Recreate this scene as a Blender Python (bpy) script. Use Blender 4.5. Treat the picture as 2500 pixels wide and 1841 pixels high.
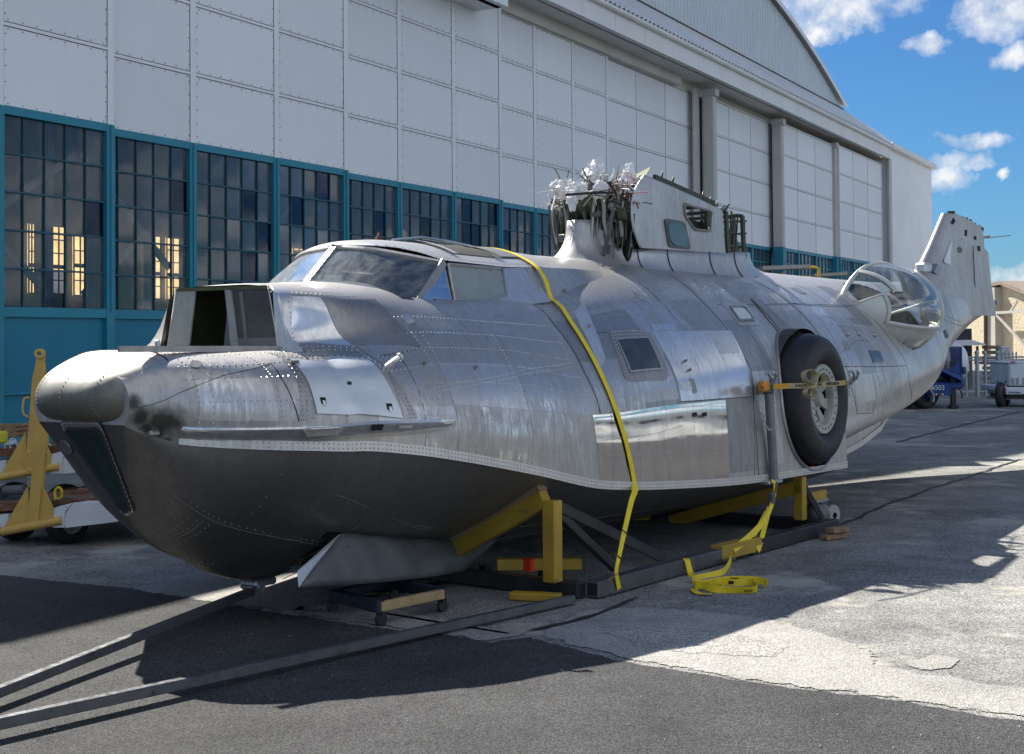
import bpy, bmesh, math, random
import numpy as np
from mathutils import Vector, Matrix, noise as mnoise

for o in list(bpy.data.objects):
    bpy.data.objects.remove(o)
sc = bpy.context.scene
random.seed(7)

# ------------------------------------------------------------------ camera
F = 3444.0                      # focal length in pixels of a 2500 px wide picture
CAM_H = 1.75
PITCH = math.radians(1.5)
ROLL = math.radians(0.45)
CX = 1250.0
CY = 829 - F * math.tan(PITCH)
_f = np.array([0, math.cos(PITCH), math.sin(PITCH)])
_u0 = np.array([0, -math.sin(PITCH), math.cos(PITCH)])
_r0 = np.array([1.0, 0, 0])
_r = _r0 * math.cos(ROLL) - _u0 * math.sin(ROLL)
_u = _r0 * math.sin(ROLL) + _u0 * math.cos(ROLL)
CAM = np.array([0, 0, CAM_H])
cam_data = bpy.data.cameras.new('camera')
cam = bpy.data.objects.new('camera', cam_data)
sc.collection.objects.link(cam)
cam_data.sensor_fit = 'HORIZONTAL'
cam_data.sensor_width = 36.0
cam_data.lens = 36.0 * F / 2500.0
cam_data.shift_y = (CY - 920.5) / 2500.0
cam_data.clip_start = 0.1
cam_data.clip_end = 6000
M = Matrix.Identity(4)
for i in range(3):
    M[i][0], M[i][1], M[i][2], M[i][3] = _r[i], _u[i], -_f[i], CAM[i]
cam.matrix_world = M
sc.camera = cam

# ------------------------------------------------------------------ directions of the two big things
FUS_A = math.atan(2540 / F)
fu = np.array([math.sin(FUS_A), math.cos(FUS_A), 0])      # aft along the fuselage
fv = np.array([math.cos(FUS_A), -math.sin(FUS_A), 0])     # out to port
FO = np.array([-2.63536565, 8.11530408, 0.0])             # point on the ground under the bow
HAN_A = math.atan(1840 / F)
hu = np.array([math.sin(HAN_A), math.cos(HAN_A), 0])      # along the hangar doors
hn = np.array([math.cos(HAN_A), -math.sin(HAN_A), 0])     # out of the doors
HO = np.array([-7.07941989, 19.5, 0.0])

# ------------------------------------------------------------------ sun and sky
sun_dir = fu * 0.24 - fv * 1.0
sun_dir[2] = 1.0
sun_dir = sun_dir / np.linalg.norm(sun_dir)
SUN_EL = math.asin(sun_dir[2])
SUN_AZ = math.atan2(sun_dir[0], sun_dir[1])
sd = bpy.data.lights.new('sun', 'SUN')
sd.energy = 4.6
sd.angle = math.radians(0.5)
sd.color = (1.0, 0.95, 0.87)
so = bpy.data.objects.new('sun', sd)
sc.collection.objects.link(so)
so.rotation_euler = Vector(sun_dir).to_track_quat('Z', 'Y').to_euler()
so.location = (0, 0, 40)

world = bpy.data.worlds.new('World')
sc.world = world
world.use_nodes = True
wn = world.node_tree
wn.nodes.clear()
def W(t, **k):
    n = wn.nodes.new(t)
    for a, b in k.items():
        setattr(n, a, b)
    return n
def WL(a, b): wn.links.new(a, b)
def wmath(op, a, b=None, clamp=False):
    n = W('ShaderNodeMath', operation=op)
    n.use_clamp = clamp
    for i, x in enumerate((a, b)):
        if x is None: continue
        if isinstance(x, (int, float)): n.inputs[i].default_value = x
        else: WL(x, n.inputs[i])
    return n.outputs[0]
sky = W('ShaderNodeTexSky', sky_type='NISHITA')
sky.sun_disc = False
sky.sun_elevation = SUN_EL
sky.sun_rotation = SUN_AZ
sky.altitude = 0
sky.air_density = 1.0
sky.dust_density = 0.25
sky.ozone_density = 3.0
tint = W('ShaderNodeMix', data_type='RGBA', blend_type='MULTIPLY')
tint.inputs[0].default_value = 1.0
tint.inputs[7].default_value = (0.32, 0.60, 0.88, 1)
WL(sky.outputs[0], tint.inputs[6])
bg_sky = W('ShaderNodeBackground')
bg_sky.inputs[1].default_value = 0.052
WL(tint.outputs[2], bg_sky.inputs[0])
tc = W('ShaderNodeTexCoord')
sep = W('ShaderNodeSeparateXYZ')
WL(tc.outputs['Generated'], sep.inputs[0])
az = wmath('ARCTAN2', sep.outputs[0], sep.outputs[1])
el = wmath('ARCSINE', sep.outputs[2])
# clouds over the whole sky: a flat layer seen in perspective
den = wmath('ADD', wmath('MAXIMUM', sep.outputs[2], 0.0), 0.10)
cv = W('ShaderNodeCombineXYZ')
WL(wmath('DIVIDE', sep.outputs[0], den), cv.inputs[0])
WL(wmath('DIVIDE', sep.outputs[1], den), cv.inputs[1])
cn = W('ShaderNodeTexNoise')
cn.inputs['Scale'].default_value = 0.62
cn.inputs['Detail'].default_value = 5
cn.inputs['Roughness'].default_value = 0.55
WL(cv.outputs[0], cn.inputs['Vector'])
thr = wmath('MULTIPLY_ADD', el, 0.045); thr.node.inputs[2].default_value = 0.462      # unseen clouds gathered towards the horizon to light the shaded hangar
gen = wmath('MULTIPLY', wmath('SUBTRACT', cn.outputs[0], thr), 9.0, True)
# the clouds in view (azimuth, elevation, half sizes, in degrees)
def px2ae(x, y):
    d = _f + _r * (x - CX) / F - _u * (y - CY) / F
    d = d / np.linalg.norm(d)
    return math.atan2(d[0], d[1]), math.asin(d[2])
blobs = [(2050, 12, 200, 58), (1990, 80, 100, 34), (2440, 22, 105, 72), (2262, 112, 58, 27), (2490, 138, 66, 34), (2380, 345, 84, 24),
         (2345, 388, 72, 24), (2300, 440, 80, 34), (2455, 428, 22, 14), (2520, 690, 110, 46)]
wnz = W('ShaderNodeTexNoise')
wnz.inputs['Scale'].default_value = 46
wnz.inputs['Detail'].default_value = 5
wnz.inputs['Roughness'].default_value = 0.6
WL(tc.outputs['Generated'], wnz.inputs['Vector'])
wsp = W('ShaderNodeSeparateColor')
WL(wnz.outputs['Color'], wsp.inputs[0])
azw = wmath('MULTIPLY_ADD', wsp.outputs[0], 0.034)
azw.node.inputs[2].default_value = 0; WL(az, azw.node.inputs[2])
elw = wmath('MULTIPLY_ADD', wsp.outputs[1], 0.024); WL(el, elw.node.inputs[2])
acc = None
for (x, y, rx, ry) in blobs:
    a0, e0 = px2ae(x, y)
    da = wmath('MULTIPLY_ADD', azw, F / rx); da.node.inputs[2].default_value = -(a0 + 0.017) * F / rx
    de = wmath('MULTIPLY_ADD', elw, F / ry); de.node.inputs[2].default_value = -(e0 + 0.012) * F / ry
    q = wmath('MULTIPLY_ADD', da, da); WL(wmath('MULTIPLY', de, de), q.node.inputs[2])
    acc = q if acc is None else wmath('MINIMUM', acc, q)
local = wmath('MULTIPLY', wmath('ADD', wmath('SUBTRACT', 1.25, acc), wmath('MULTIPLY', wmath('SUBTRACT', wsp.outputs[2], 0.52), 3.0)), 0.62, True)
# the view sector keeps the clouds listed above, everywhere else the layer
secx = wmath('MULTIPLY', wmath('LESS_THAN', wmath('ABSOLUTE', wmath('SUBTRACT', az, 0.25)), 0.20), wmath('LESS_THAN', el, 0.26))
cm = W('ShaderNodeMix', data_type='FLOAT')
WL(secx, cm.inputs[0]); WL(gen, cm.inputs[2]); WL(local, cm.inputs[3])
cover = wmath('MULTIPLY', cm.outputs[0], wmath('GREATER_THAN', el, 0.0))
ccol = W('ShaderNodeValToRGB')
ccol.color_ramp.elements[0].position = 0.35; ccol.color_ramp.elements[0].color = (0.62, 0.68, 0.78, 1)
ccol.color_ramp.elements[1].position = 0.62; ccol.color_ramp.elements[1].color = (0.97, 0.97, 0.96, 1)
WL(wsp.outputs[2], ccol.inputs[0])
bg_c = W('ShaderNodeBackground')
vdot = W('ShaderNodeVectorMath', operation='DOT_PRODUCT'); WL(tc.outputs['Generated'], vdot.inputs[0]); vdot.inputs[1].default_value = tuple(-sun_dir)   # clouds facing the sun brightened to lift the shaded hangar wall
cst = wmath('MULTIPLY_ADD', wmath('MAXIMUM', vdot.outputs['Value'], 0.0), 0.75); cst.node.inputs[2].default_value = 0.46
WL(cst, bg_c.inputs[1])
WL(ccol.outputs[0], bg_c.inputs[0])
mixw = W('ShaderNodeMixShader')
WL(wmath('MULTIPLY', cover, 0.96), mixw.inputs[0]); WL(bg_sky.outputs[0], mixw.inputs[1]); WL(bg_c.outputs[0], mixw.inputs[2])
wo = W('ShaderNodeOutputWorld')
WL(mixw.outputs[0], wo.inputs[0])

sc.view_settings.view_transform = 'Standard'
sc.view_settings.look = 'None'
sc.view_settings.exposure = 1.18
sc.view_settings.gamma = 1.0
sc.view_settings.use_curve_mapping = False

# ------------------------------------------------------------------ pixel rays -> points of the place
def ray(x, y): return _f + _r * (x - CX) / F - _u * (y - CY) / F
def proj(p):
    d = np.asarray(p, float) - CAM
    z = d @ _f
    return np.array([CX + F * (d @ _r) / z, CY - F * (d @ _u) / z])
def fus(s, t, z): return FO + fu * s + fv * t + np.array([0, 0, z])
def fs(x, y, **k):
    """pixel -> fuselage coordinates (s aft, t port, z up), one of them given"""
    r = ray(x, y)
    a = np.array([r @ fu, r @ fv, r[2]]); c = CAM - FO
    b = np.array([c @ fu, c @ fv, c[2]])
    key = list(k)[0]; i = 'stz'.index(key)
    return b + a * ((k[key] - b[i]) / a[i])
def hs(x, y, n=0.0):
    """pixel -> hangar coordinates (k along, n out, z up) on the plane n"""
    r = ray(x, y); c = CAM - HO
    p = c + r * ((n - c @ hn) / (r @ hn))
    return np.array([p @ hu, p @ hn, p[2]])
def gnd(x, y, z=0.0):
    r = ray(x, y)
    p = CAM + r * ((z - CAM_H) / r[2])
    return p
def atd(x, y, d):
    """pixel -> world point at depth d (metres along y)"""
    r = ray(x, y)
    return CAM + r * (d / r[1])
cy = sc.cycles
cy.max_bounces = 6; cy.diffuse_bounces = 2; cy.glossy_bounces = 3; cy.transmission_bounces = 3; cy.transparent_max_bounces = 10
cy.caustics_reflective = False; cy.caustics_refractive = False
cy.sample_clamp_indirect = 6.0
cy.use_adaptive_sampling = True; cy.adaptive_threshold = 0.02
cy.use_denoising = True
world.cycles.sampling_method = 'MANUAL'; world.cycles.sample_map_resolution = 512
# ================================================================== helpers
COL = sc.collection
def link(o):
    COL.objects.link(o); return o
def mobj(name, verts, faces, mat=None, parent=None, smooth=False, mats=None, fm=None):
    me = bpy.data.meshes.new(name)
    me.from_pydata([tuple(map(float, v)) for v in verts], [], faces)
    if mats:
        for m in mats: me.materials.append(m)
        if fm is not None: me.polygons.foreach_set('material_index', fm)
    elif mat: me.materials.append(mat)
    if smooth: me.polygons.foreach_set('use_smooth', [True] * len(me.polygons))
    me.update()
    o = bpy.data.objects.new(name, me); link(o)
    if parent: o.parent = parent
    return o
def tag(o, label=None, cat=None, group=None, kind=None):
    if label: o['label'] = label
    if cat: o['category'] = cat
    if group: o['group'] = group
    if kind: o['kind'] = kind
    return o
def empty(name, loc=(0, 0, 0), rz=0, parent=None):
    o = bpy.data.objects.new(name, None); link(o)
    o.location = loc; o.rotation_euler = (0, 0, rz)
    o.empty_display_size = 0.2
    if parent: o.parent = parent
    return o
class MB:
    """collects shapes, builds ONE mesh object"""
    def __init__(s): s.v = []; s.f = []
    def add(s, v, f):
        n = len(s.v); s.v += [tuple(map(float, p)) for p in v]; s.f += [[i + n for i in q] for q in f]; return s
    def box(s, c, size, ax=None, bev=0.0):
        """box centred at c with half-axes; ax = 3 unit vectors"""
        c = np.asarray(c, float); a = [np.array(q, float) for q in (ax if ax is not None else ((1, 0, 0), (0, 1, 0), (0, 0, 1)))]
        h = [x / 2 for x in size]
        if bev <= 0:
            P = []
            for i in (-1, 1):
                for j in (-1, 1):
                    for k in (-1, 1):
                        P.append(c + a[0] * h[0] * i + a[1] * h[1] * j + a[2] * h[2] * k)
            return s.add(P, [(0, 1, 3, 2), (4, 6, 7, 5), (0, 4, 5, 1), (2, 3, 7, 6), (0, 2, 6, 4), (1, 5, 7, 3)])
        b = min(bev, min(h) * 0.9)
        P = []; idx = {}
        for i in (-1, 1):
            for j in (-1, 1):
                for k in (-1, 1):
                    for ax_ in range(3):
                        hh = [h[0] - b, h[1] - b, h[2] - b]; hh[ax_] = h[ax_]
                        idx[(i, j, k, ax_)] = len(P)
                        P.append(c + a[0] * hh[0] * i + a[1] * hh[1] * j + a[2] * hh[2] * k)
        Fc = []
        for ax_ in range(3):
            o1, o2 = [q for q in range(3) if q != ax_]
            for sg in (-1, 1):
                q = []
                for (m, n) in ((-1, -1), (1, -1), (1, 1), (-1, 1)):
                    t = [0, 0, 0]; t[ax_] = sg; t[o1] = m; t[o2] = n
                    q.append(idx[(t[0], t[1], t[2], ax_)])
                Fc.append(q)
        for ax_ in range(3):   # edges along ax_
            o1, o2 = [q for q in range(3) if q != ax_]
            for m in (-1, 1):
                for n in (-1, 1):
                    t1 = [0, 0, 0]; t1[o1] = m; t1[o2] = n
                    ta = list(t1); ta[ax_] = -1; tb = list(t1); tb[ax_] = 1
                    Fc.append([idx[(*ta, o1)], idx[(*tb, o1)], idx[(*tb, o2)], idx[(*ta, o2)]])
        for i in (-1, 1):
            for j in (-1, 1):
                for k in (-1, 1):
                    Fc.append([idx[(i, j, k, 0)], idx[(i, j, k, 1)], idx[(i, j, k, 2)]])
        return s.add(P, Fc)
    def bar(s, p, q, w, h, up=(0, 0, 1), bev=0.0):
        """rectangular bar from p to q, w across, h along up"""
        p = np.asarray(p, float); q = np.asarray(q, float); d = q - p; L = np.linalg.norm(d); d = d / L
        up = np.asarray(up, float); sd_ = np.cross(d, up)
        if np.linalg.norm(sd_) < 1e-6: sd_ = np.cross(d, (1, 0, 0))
        sd_ = sd_ / np.linalg.norm(sd_); u2 = np.cross(sd_, d)
        return s.box((p + q) / 2, (L, w, h), (d, sd_, u2), bev)
    def tube(s, pts, r, n=8, cap=True):
        pts = [np.asarray(p, float) for p in pts]; m = len(pts)
        R = r if isinstance(r, (list, tuple)) else [r] * m
        V = []; prev = None
        for i, p in enumerate(pts):
            d = pts[min(i + 1, m - 1)] - pts[max(i - 1, 0)]; d = d / (np.linalg.norm(d) + 1e-12)
            if prev is None:
                a = np.cross(d, (0, 0, 1))
                if np.linalg.norm(a) < 1e-3: a = np.cross(d, (1, 0, 0))
            else:
                a = prev - d * (prev @ d)
            a = a / (np.linalg.norm(a) + 1e-12); prev = a; b = np.cross(d, a)
            for k in range(n):
                an = 2 * math.pi * k / n
                V.append(p + (a * math.cos(an) + b * math.sin(an)) * R[i])
        Fc = []
        for i in range(m - 1):
            for k in range(n):
                Fc.append((i * n + k, i * n + (k + 1) % n, (i + 1) * n + (k + 1) % n, (i + 1) * n + k))
        if cap:
            Fc.append(tuple(range(n))[::-1]); Fc.append(tuple(range((m - 1) * n, m * n)))
        return s.add(V, Fc)
    def lathe(s, c, axis, prof, n=32, closed=False):
        """prof = [(radius, along axis)]"""
        c = np.asarray(c, float); d = np.asarray(axis, float); d = d / np.linalg.norm(d)
        a = np.cross(d, (0, 0, 1))
        if np.linalg.norm(a) < 1e-3: a = np.cross(d, (1, 0, 0))
        a = a / np.linalg.norm(a); b = np.cross(d, a); V = []
        for (r, h) in prof:
            for k in range(n):
                an = 2 * math.pi * k / n
                V.append(c + d * h + (a * math.cos(an) + b * math.sin(an)) * r)
        m = len(prof); Fc = []
        for i in range(m - 1 + (1 if closed else 0)):
            j = (i + 1) % m
            for k in range(n):
                Fc.append((i * n + k, i * n + (k + 1) % n, j * n + (k + 1) % n, j * n + k))
        return s.add(V, Fc)
    def prism(s, poly, off):
        """polygon (3d points) extruded by vector off"""
        n = len(poly); off = np.asarray(off, float)
        A = [np.asarray(p, float) for p in poly]; B = [p + off for p in A]
        Fc = [tuple(range(n)), tuple(range(2 * n - 1, n - 1, -1))]
        for i in range(n):
            j = (i + 1) % n
            Fc.append((i, i + n, j + n, j))
        return s.add(A + B, Fc)
    def ribbon(s, pts, side, thick=0.003):
        """flat band through pts; side[i] = half-width vector; two-sided with thickness along the normal"""
        m = len(pts); V = []
        pts = [np.asarray(p, float) for p in pts]; side = [np.asarray(q, float) for q in side]
        for i, p in enumerate(pts):
            d = pts[min(i + 1, m - 1)] - pts[max(i - 1, 0)]
            nn = np.cross(side[i], d); nn = nn / (np.linalg.norm(nn) + 1e-12) * thick / 2
            V += [p - side[i] - nn, p + side[i] - nn, p + side[i] + nn, p - side[i] + nn]
        Fc = [(0, 1, 2, 3), (4 * m - 1, 4 * m - 2, 4 * m - 3, 4 * m - 4)]
        for i in range(m - 1):
            a = 4 * i; b = a + 4
            for k in range(4):
                Fc.append((a + k, b + k, b + (k + 1) % 4, a + (k + 1) % 4))
        return s.add(V, Fc)
    def build(s, name, mat, parent=None, smooth=False):
        o = mobj(name, s.v, s.f, mat, parent)
        if smooth: smooth_by_angle(o)
        return o
def smooth_by_angle(o, ang=35):
    me = o.data
    bm = bmesh.new(); bm.from_mesh(me)
    bmesh.ops.recalc_face_normals(bm, faces=bm.faces)
    ca = math.radians(ang)
    for f in bm.faces: f.smooth = True
    for e in bm.edges:
        e.smooth = not (len(e.link_faces) == 2 and e.calc_face_angle(0) > ca)
    bm.to_mesh(me); bm.free(); me.update()
def catmull(P, n):
    """n points through the control points P"""
    P = [np.asarray(p, float) for p in P]; m = len(P); out = []
    for i in range(n):
        x = i / (n - 1) * (m - 1); k = min(int(x), m - 2); f = x - k
        p1, p2 = P[k], P[k + 1]
        p0 = P[k - 1] if k > 0 else 2 * p1 - p2
        p3 = P[k + 2] if k + 2 < m else 2 * p2 - p1
        out.append(0.5 * ((2 * p1) + (-p0 + p2) * f + (2 * p0 - 5 * p1 + 4 * p2 - p3) * f * f + (-p0 + 3 * p1 - 3 * p2 + p3) * f ** 3))
    return out

# ================================================================== materials
class NT:
    def __init__(s, name):
        s.m = bpy.data.materials.new(name); s.m.use_nodes = True; s.t = s.m.node_tree
        s.b = s.t.nodes['Principled BSDF']; s.tc = s.t.nodes.new('ShaderNodeTexCoord')
        s.out = s.t.nodes['Material Output']
    def n(s, t, **k):
        x = s.t.nodes.new(t)
        for a, b in k.items(): setattr(x, a, b)
        return x
    def l(s, a, b): s.t.links.new(a, b)
    def math(s, op, a, b=None, clamp=False):
        n = s.n('ShaderNodeMath', operation=op); n.use_clamp = clamp
        for i, x in enumerate((a, b)):
            if x is None: continue
            if isinstance(x, (int, float)): n.inputs[i].default_value = x
            else: s.l(x, n.inputs[i])
        return n.outputs[0]
    def coord(s, scale=(1, 1, 1), kind='Object'):
        m = s.n('ShaderNodeMapping'); s.l(s.tc.outputs[kind], m.inputs[0]); m.inputs['Scale'].default_value = scale
        return m.outputs[0]
    def noise(s, scale, detail=4, rough=0.55, sc3=(1, 1, 1), dist=0.0, kind='Object'):
        n = s.n('ShaderNodeTexNoise'); s.l(s.coord(sc3, kind), n.inputs['Vector'])
        n.inputs['Scale'].default_value = scale; n.inputs['Detail'].default_value = detail
        n.inputs['Roughness'].default_value = rough; n.inputs['Distortion'].default_value = dist
        return n.outputs[0]
    def ramp(s, x, stops):
        r = s.n('ShaderNodeValToRGB'); s.l(x, r.inputs[0]); e = r.color_ramp.elements
        while len(e) < len(stops): e.new(0.5)
        for q, (p, c) in zip(e, stops):
            q.position = p; q.color = (c, c, c, 1) if isinstance(c, (int, float)) else (*c, 1)
        return r.outputs[0]
    def mix(s, f, a, b, blend='MIX'):
        n = s.n('ShaderNodeMix', data_type='RGBA', blend_type=blend)
        for i, x in ((0, f), (6, a), (7, b)):
            if isinstance(x, (int, float)): n.inputs[i].default_value = x if i == 0 else (x, x, x, 1)
            elif isinstance(x, tuple): n.inputs[i].default_value = (*x, 1)
            else: s.l(x, n.inputs[i])
        return n.outputs[2]
    def bump(s, h, strength=0.3, dist=0.01):
        b = s.n('ShaderNodeBump'); b.inputs['Strength'].default_value = strength; b.inputs['Distance'].default_value = dist
        s.l(h, b.inputs['Height']); s.l(b.outputs[0], s.b.inputs['Normal'])
    def set(s, **k):
        for a, x in k.items():
            i = s.b.inputs[{'col': 'Base Color', 'rough': 'Roughness', 'metal': 'Metallic', 'trans': 'Transmission Weight', 'alpha': 'Alpha', 'spec': 'Specular IOR Level', 'sheen': 'Sheen Weight', 'coat': 'Coat Weight'}[a]]
            if isinstance(x, (int, float)): i.default_value = x
            elif isinstance(x, tuple): i.default_value = (*x, 1)
            else: s.l(x, i)
        return s
def paint(name, col, rough=0.5, var=0.15, scale=3.0, metal=0.0, dirt=None, dirt_amt=0.5, bump=0.15, fine=60):
    t = NT(name)
    a = tuple(c * (1 - var) for c in col); b = tuple(min(1, c * (1 + var)) for c in col)
    c = t.ramp(t.noise(scale, 6), [(0.3, a), (0.7, b)])
    if dirt:
        d = t.ramp(t.noise(scale * 2.3, 8, 0.65), [(1 - dirt_amt - 0.04, 0.0), (1 - dirt_amt + 0.06, 1.0)])
        c = t.mix(d, c, dirt)
    t.set(col=c, rough=t.ramp(t.noise(scale * 4, 5), [(0.3, max(0.02, rough - 0.1)), (0.7, min(1, rough + 0.12))]), metal=metal)
    if bump: t.bump(t.noise(fine, 4), bump, 0.004)
    return t.m
def alu(name, base=0.55, rough=0.42, polish=0.5, tint_=(1.04, 1.0, .95), scuff=1.0, bumpy=0.25, metal=0.66, stains=None):
    """weathered bare aluminium: dull oxide, vertical streaks, rubbed bright spots"""
    t = NT(name)
    big = t.noise(1.1, 5, 0.6)
    st = t.noise(9.0, 5, 0.7, (2.2, 1.0, 0.20))
    fine = t.noise(34.0, 4, 0.6, (1.6, 1.0, 0.35))
    v = t.mix(0.5, big, st); v = t.mix(0.25, v, fine)
    lo = tuple(base * 0.74 * c for c in tint_); hi = tuple(min(1, base * 1.20 * c) for c in tint_)
    col = t.ramp(v, [(0.36, lo), (0.64, hi)])
    rb = t.noise(2.1, 7, 0.72, (1.3, 1.0, 0.55), 0.4)
    sc_ = t.ramp(t.noise(22.0, 4, 0.75, (2.0, 1.0, 0.30)), [(0.46, 0.0), (0.62, 1.0)])
    spots = t.math('MULTIPLY', t.ramp(rb, [(polish - 0.02, 0.0), (polish + 0.14, 1.0)]), sc_)
    r1 = t.ramp(v, [(0.36, min(1, rough + 0.10)), (0.64, max(0.05, rough - 0.09))])
    r2 = t.mix(t.math('MULTIPLY', spots, 0.8 * scuff), r1, 0.17)
    col2 = t.mix(t.math('MULTIPLY', spots, 0.85 * scuff), col, tuple(min(1, base * 1.55 * c) for c in (tint_[0] * .96, tint_[1], tint_[2] * 1.05)))
    mt = metal
    if stains:
        acc_ = None
        for (c, r) in stains:
            vd = t.n('ShaderNodeVectorMath', operation='DISTANCE'); t.l(t.tc.outputs['Object'], vd.inputs[0]); vd.inputs[1].default_value = c
            q = t.math('SUBTRACT', 1.0, t.math('DIVIDE', vd.outputs['Value'], r))
            acc_ = q if acc_ is None else t.math('MAXIMUM', acc_, q)
        k = t.math('MULTIPLY', t.math('ADD', acc_, t.math('MULTIPLY', t.math('SUBTRACT', t.noise(9, 5, .65), .55), 1.3)), 1.5, True)
        k = t.math('MULTIPLY', k, t.math('GREATER_THAN', acc_, -0.35))
        col2 = t.mix(k, col2, (.050, .058, .045)); mt = t.math('SUBTRACT', metal, t.math('MULTIPLY', k, metal * .7))
    t.set(col=col2, rough=r2, metal=mt)
    t.bump(t.mix(0.8, fine, t.noise(2.6, 3, 0.5)), bumpy, 0.012)
    return t.m
def glass(name, tintc=(0.55, 0.62, 0.62), gloss=0.35, rough=0.03, wav=0.0, dust_sheen=0.0, dsc=(3, 3, .6)):
    """thin pane: mostly see-through, mirror-like at grazing angles"""
    t = NT(name)
    tr = t.n('ShaderNodeBsdfTransparent'); tr.inputs[0].default_value = (*tintc, 1)
    gl = t.n('ShaderNodeBsdfGlossy'); gl.inputs['Roughness'].default_value = rough; gl.inputs[0].default_value = (0.95, 0.97, 1, 1)
    if wav:
        b = t.n('ShaderNodeBump'); b.inputs['Strength'].default_value = wav; b.inputs['Distance'].default_value = 0.02
        t.l(t.noise(1.3, 2), b.inputs['Height']); t.l(b.outputs[0], gl.inputs['Normal'])
    lw = t.n('ShaderNodeLayerWeight'); lw.inputs[0].default_value = gloss
    f = t.math('ADD', t.math('MULTIPLY', lw.outputs['Fresnel'], 0.9), 0.03, True)
    mx = t.n('ShaderNodeMixShader'); t.l(f, mx.inputs[0]); t.l(tr.outputs[0], mx.inputs[1]); t.l(gl.outputs[0], mx.inputs[2])
    last = mx.outputs[0]
    if dust_sheen:  # dusty film that also stands in for bright sky reflections
        df = t.n('ShaderNodeBsdfDiffuse'); df.inputs[0].default_value = (.62, .64, .62, 1)
        m2 = t.n('ShaderNodeMixShader'); t.l(t.ramp(t.noise(3.0, 5, .65, dsc), [(.35, dust_sheen * .25), (.7, dust_sheen)]), m2.inputs[0]); t.l(last, m2.inputs[1]); t.l(df.outputs[0], m2.inputs[2]); last = m2.outputs[0]
    t.l(last, t.out.inputs[0])
    return t.m
# ================================================================== ground
def asphalt(name, lo, hi, agg=0.5, aggscale=95.0, patch=None, warm=(1.0, 0.985, 0.95), stain=0.35):
    t = NT(name)
    big = t.noise(0.35, 3, 0.6)
    mid = t.noise(2.3, 5, 0.65)
    v = t.mix(0.5, big, mid)
    c = t.ramp(v, [(0.36, tuple(lo * w for w in warm)), (0.62, tuple(hi * w for w in warm))])
    vo = t.n('ShaderNodeTexVoronoi'); t.l(t.coord(), vo.inputs['Vector']); vo.inputs['Scale'].default_value = aggscale
    sp = t.ramp(vo.outputs['Color'], [(0.25, 1 - agg), (0.85, 1 + agg * 0.9)])
    c = t.mix(1.0, c, sp, 'MULTIPLY')
    gr = t.ramp(t.noise(aggscale * 1.8, 1, 0.7), [(0.3, 0.72), (0.7, 1.25)])
    c = t.mix(1.0, c, gr, 'MULTIPLY')
    st = t.ramp(t.noise(0.9, 5, 0.7), [(0.58, 1.0), (0.72, 1 - stain)])
    c = t.mix(1.0, c, st, 'MULTIPLY')
    if patch:
        p = t.ramp(t.noise(patch[0], 6, 0.68, patch[2]), [(patch[1], 0.0), (patch[1] + 0.045, 1.0)])
        # worn surfacing with stones standing out against the pale screed below
        c = t.mix(p, c, t.mix(1.0, patch[3], t.ramp(mid, [(0.3, 0.85), (0.7, 1.1)]), 'MULTIPLY'))
    t.set(col=c, rough=0.9, spec=0.25)
    t.bump(vo.outputs['Distance'], 0.5, 0.01)
    return t.m
m_apron = asphalt('weathered_apron', 0.17, 0.36, 0.5, 110.0, (0.55, 0.545, (1.0, 1.0, 1), (0.40, 0.385, 0.335)), (1.0, .985, .93))
m_tar = asphalt('fresh_asphalt', 0.050, 0.086, 0.6, 150.0, None, (1.0, 1.0, 1.0), 0.25)
m_conc = asphalt('pale_concrete', 0.29, 0.42, 0.22, 90.0, None, (1.0, 0.975, 0.90), 0.35)
m_agg = asphalt('exposed_aggregate', 0.26, 0.44, 0.45, 110.0, None, (1.0, 0.97, 0.90), 0.3)
g = mobj('ground', [(-1500, -600, 0), (1500, -600, 0), (1500, 2600, 0), (-1500, 2600, 0)], [(0, 1, 2, 3)], m_apron)
tag(g, kind='structure')
def worn(mat, name):
    """copy of a ground material whose border frays into the ground below"""
    m = mat.copy(); m.name = name; nt = m.node_tree; out = nt.nodes['Material Output']; b = nt.nodes['Principled BSDF']
    at = nt.nodes.new('ShaderNodeAttribute'); at.attribute_name = 'inner'
    tcn = nt.nodes.new('ShaderNodeTexCoord'); nz = nt.nodes.new('ShaderNodeTexNoise'); nz.inputs['Scale'].default_value = 7; nz.inputs['Detail'].default_value = 8; nz.inputs['Roughness'].default_value = .7
    nt.links.new(tcn.outputs['Object'], nz.inputs['Vector'])
    m1 = nt.nodes.new('ShaderNodeMath'); m1.operation = 'MULTIPLY_ADD'; nt.links.new(nz.outputs[0], m1.inputs[0]); m1.inputs[1].default_value = 1.6; m1.inputs[2].default_value = -1.3
    m2 = nt.nodes.new('ShaderNodeMath'); m2.operation = 'ADD'; nt.links.new(m1.outputs[0], m2.inputs[0]); nt.links.new(at.outputs['Fac'], m2.inputs[1])
    m3 = nt.nodes.new('ShaderNodeMath'); m3.operation = 'MULTIPLY'; m3.use_clamp = True; nt.links.new(m2.outputs[0], m3.inputs[0]); m3.inputs[1].default_value = 14
    tr = nt.nodes.new('ShaderNodeBsdfTransparent'); mx = nt.nodes.new('ShaderNodeMixShader')
    nt.links.new(m3.outputs[0], mx.inputs[0]); nt.links.new(tr.outputs[0], mx.inputs[1]); nt.links.new(b.outputs[0], mx.inputs[2]); nt.links.new(mx.outputs[0], out.inputs[0])
    return m
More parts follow.
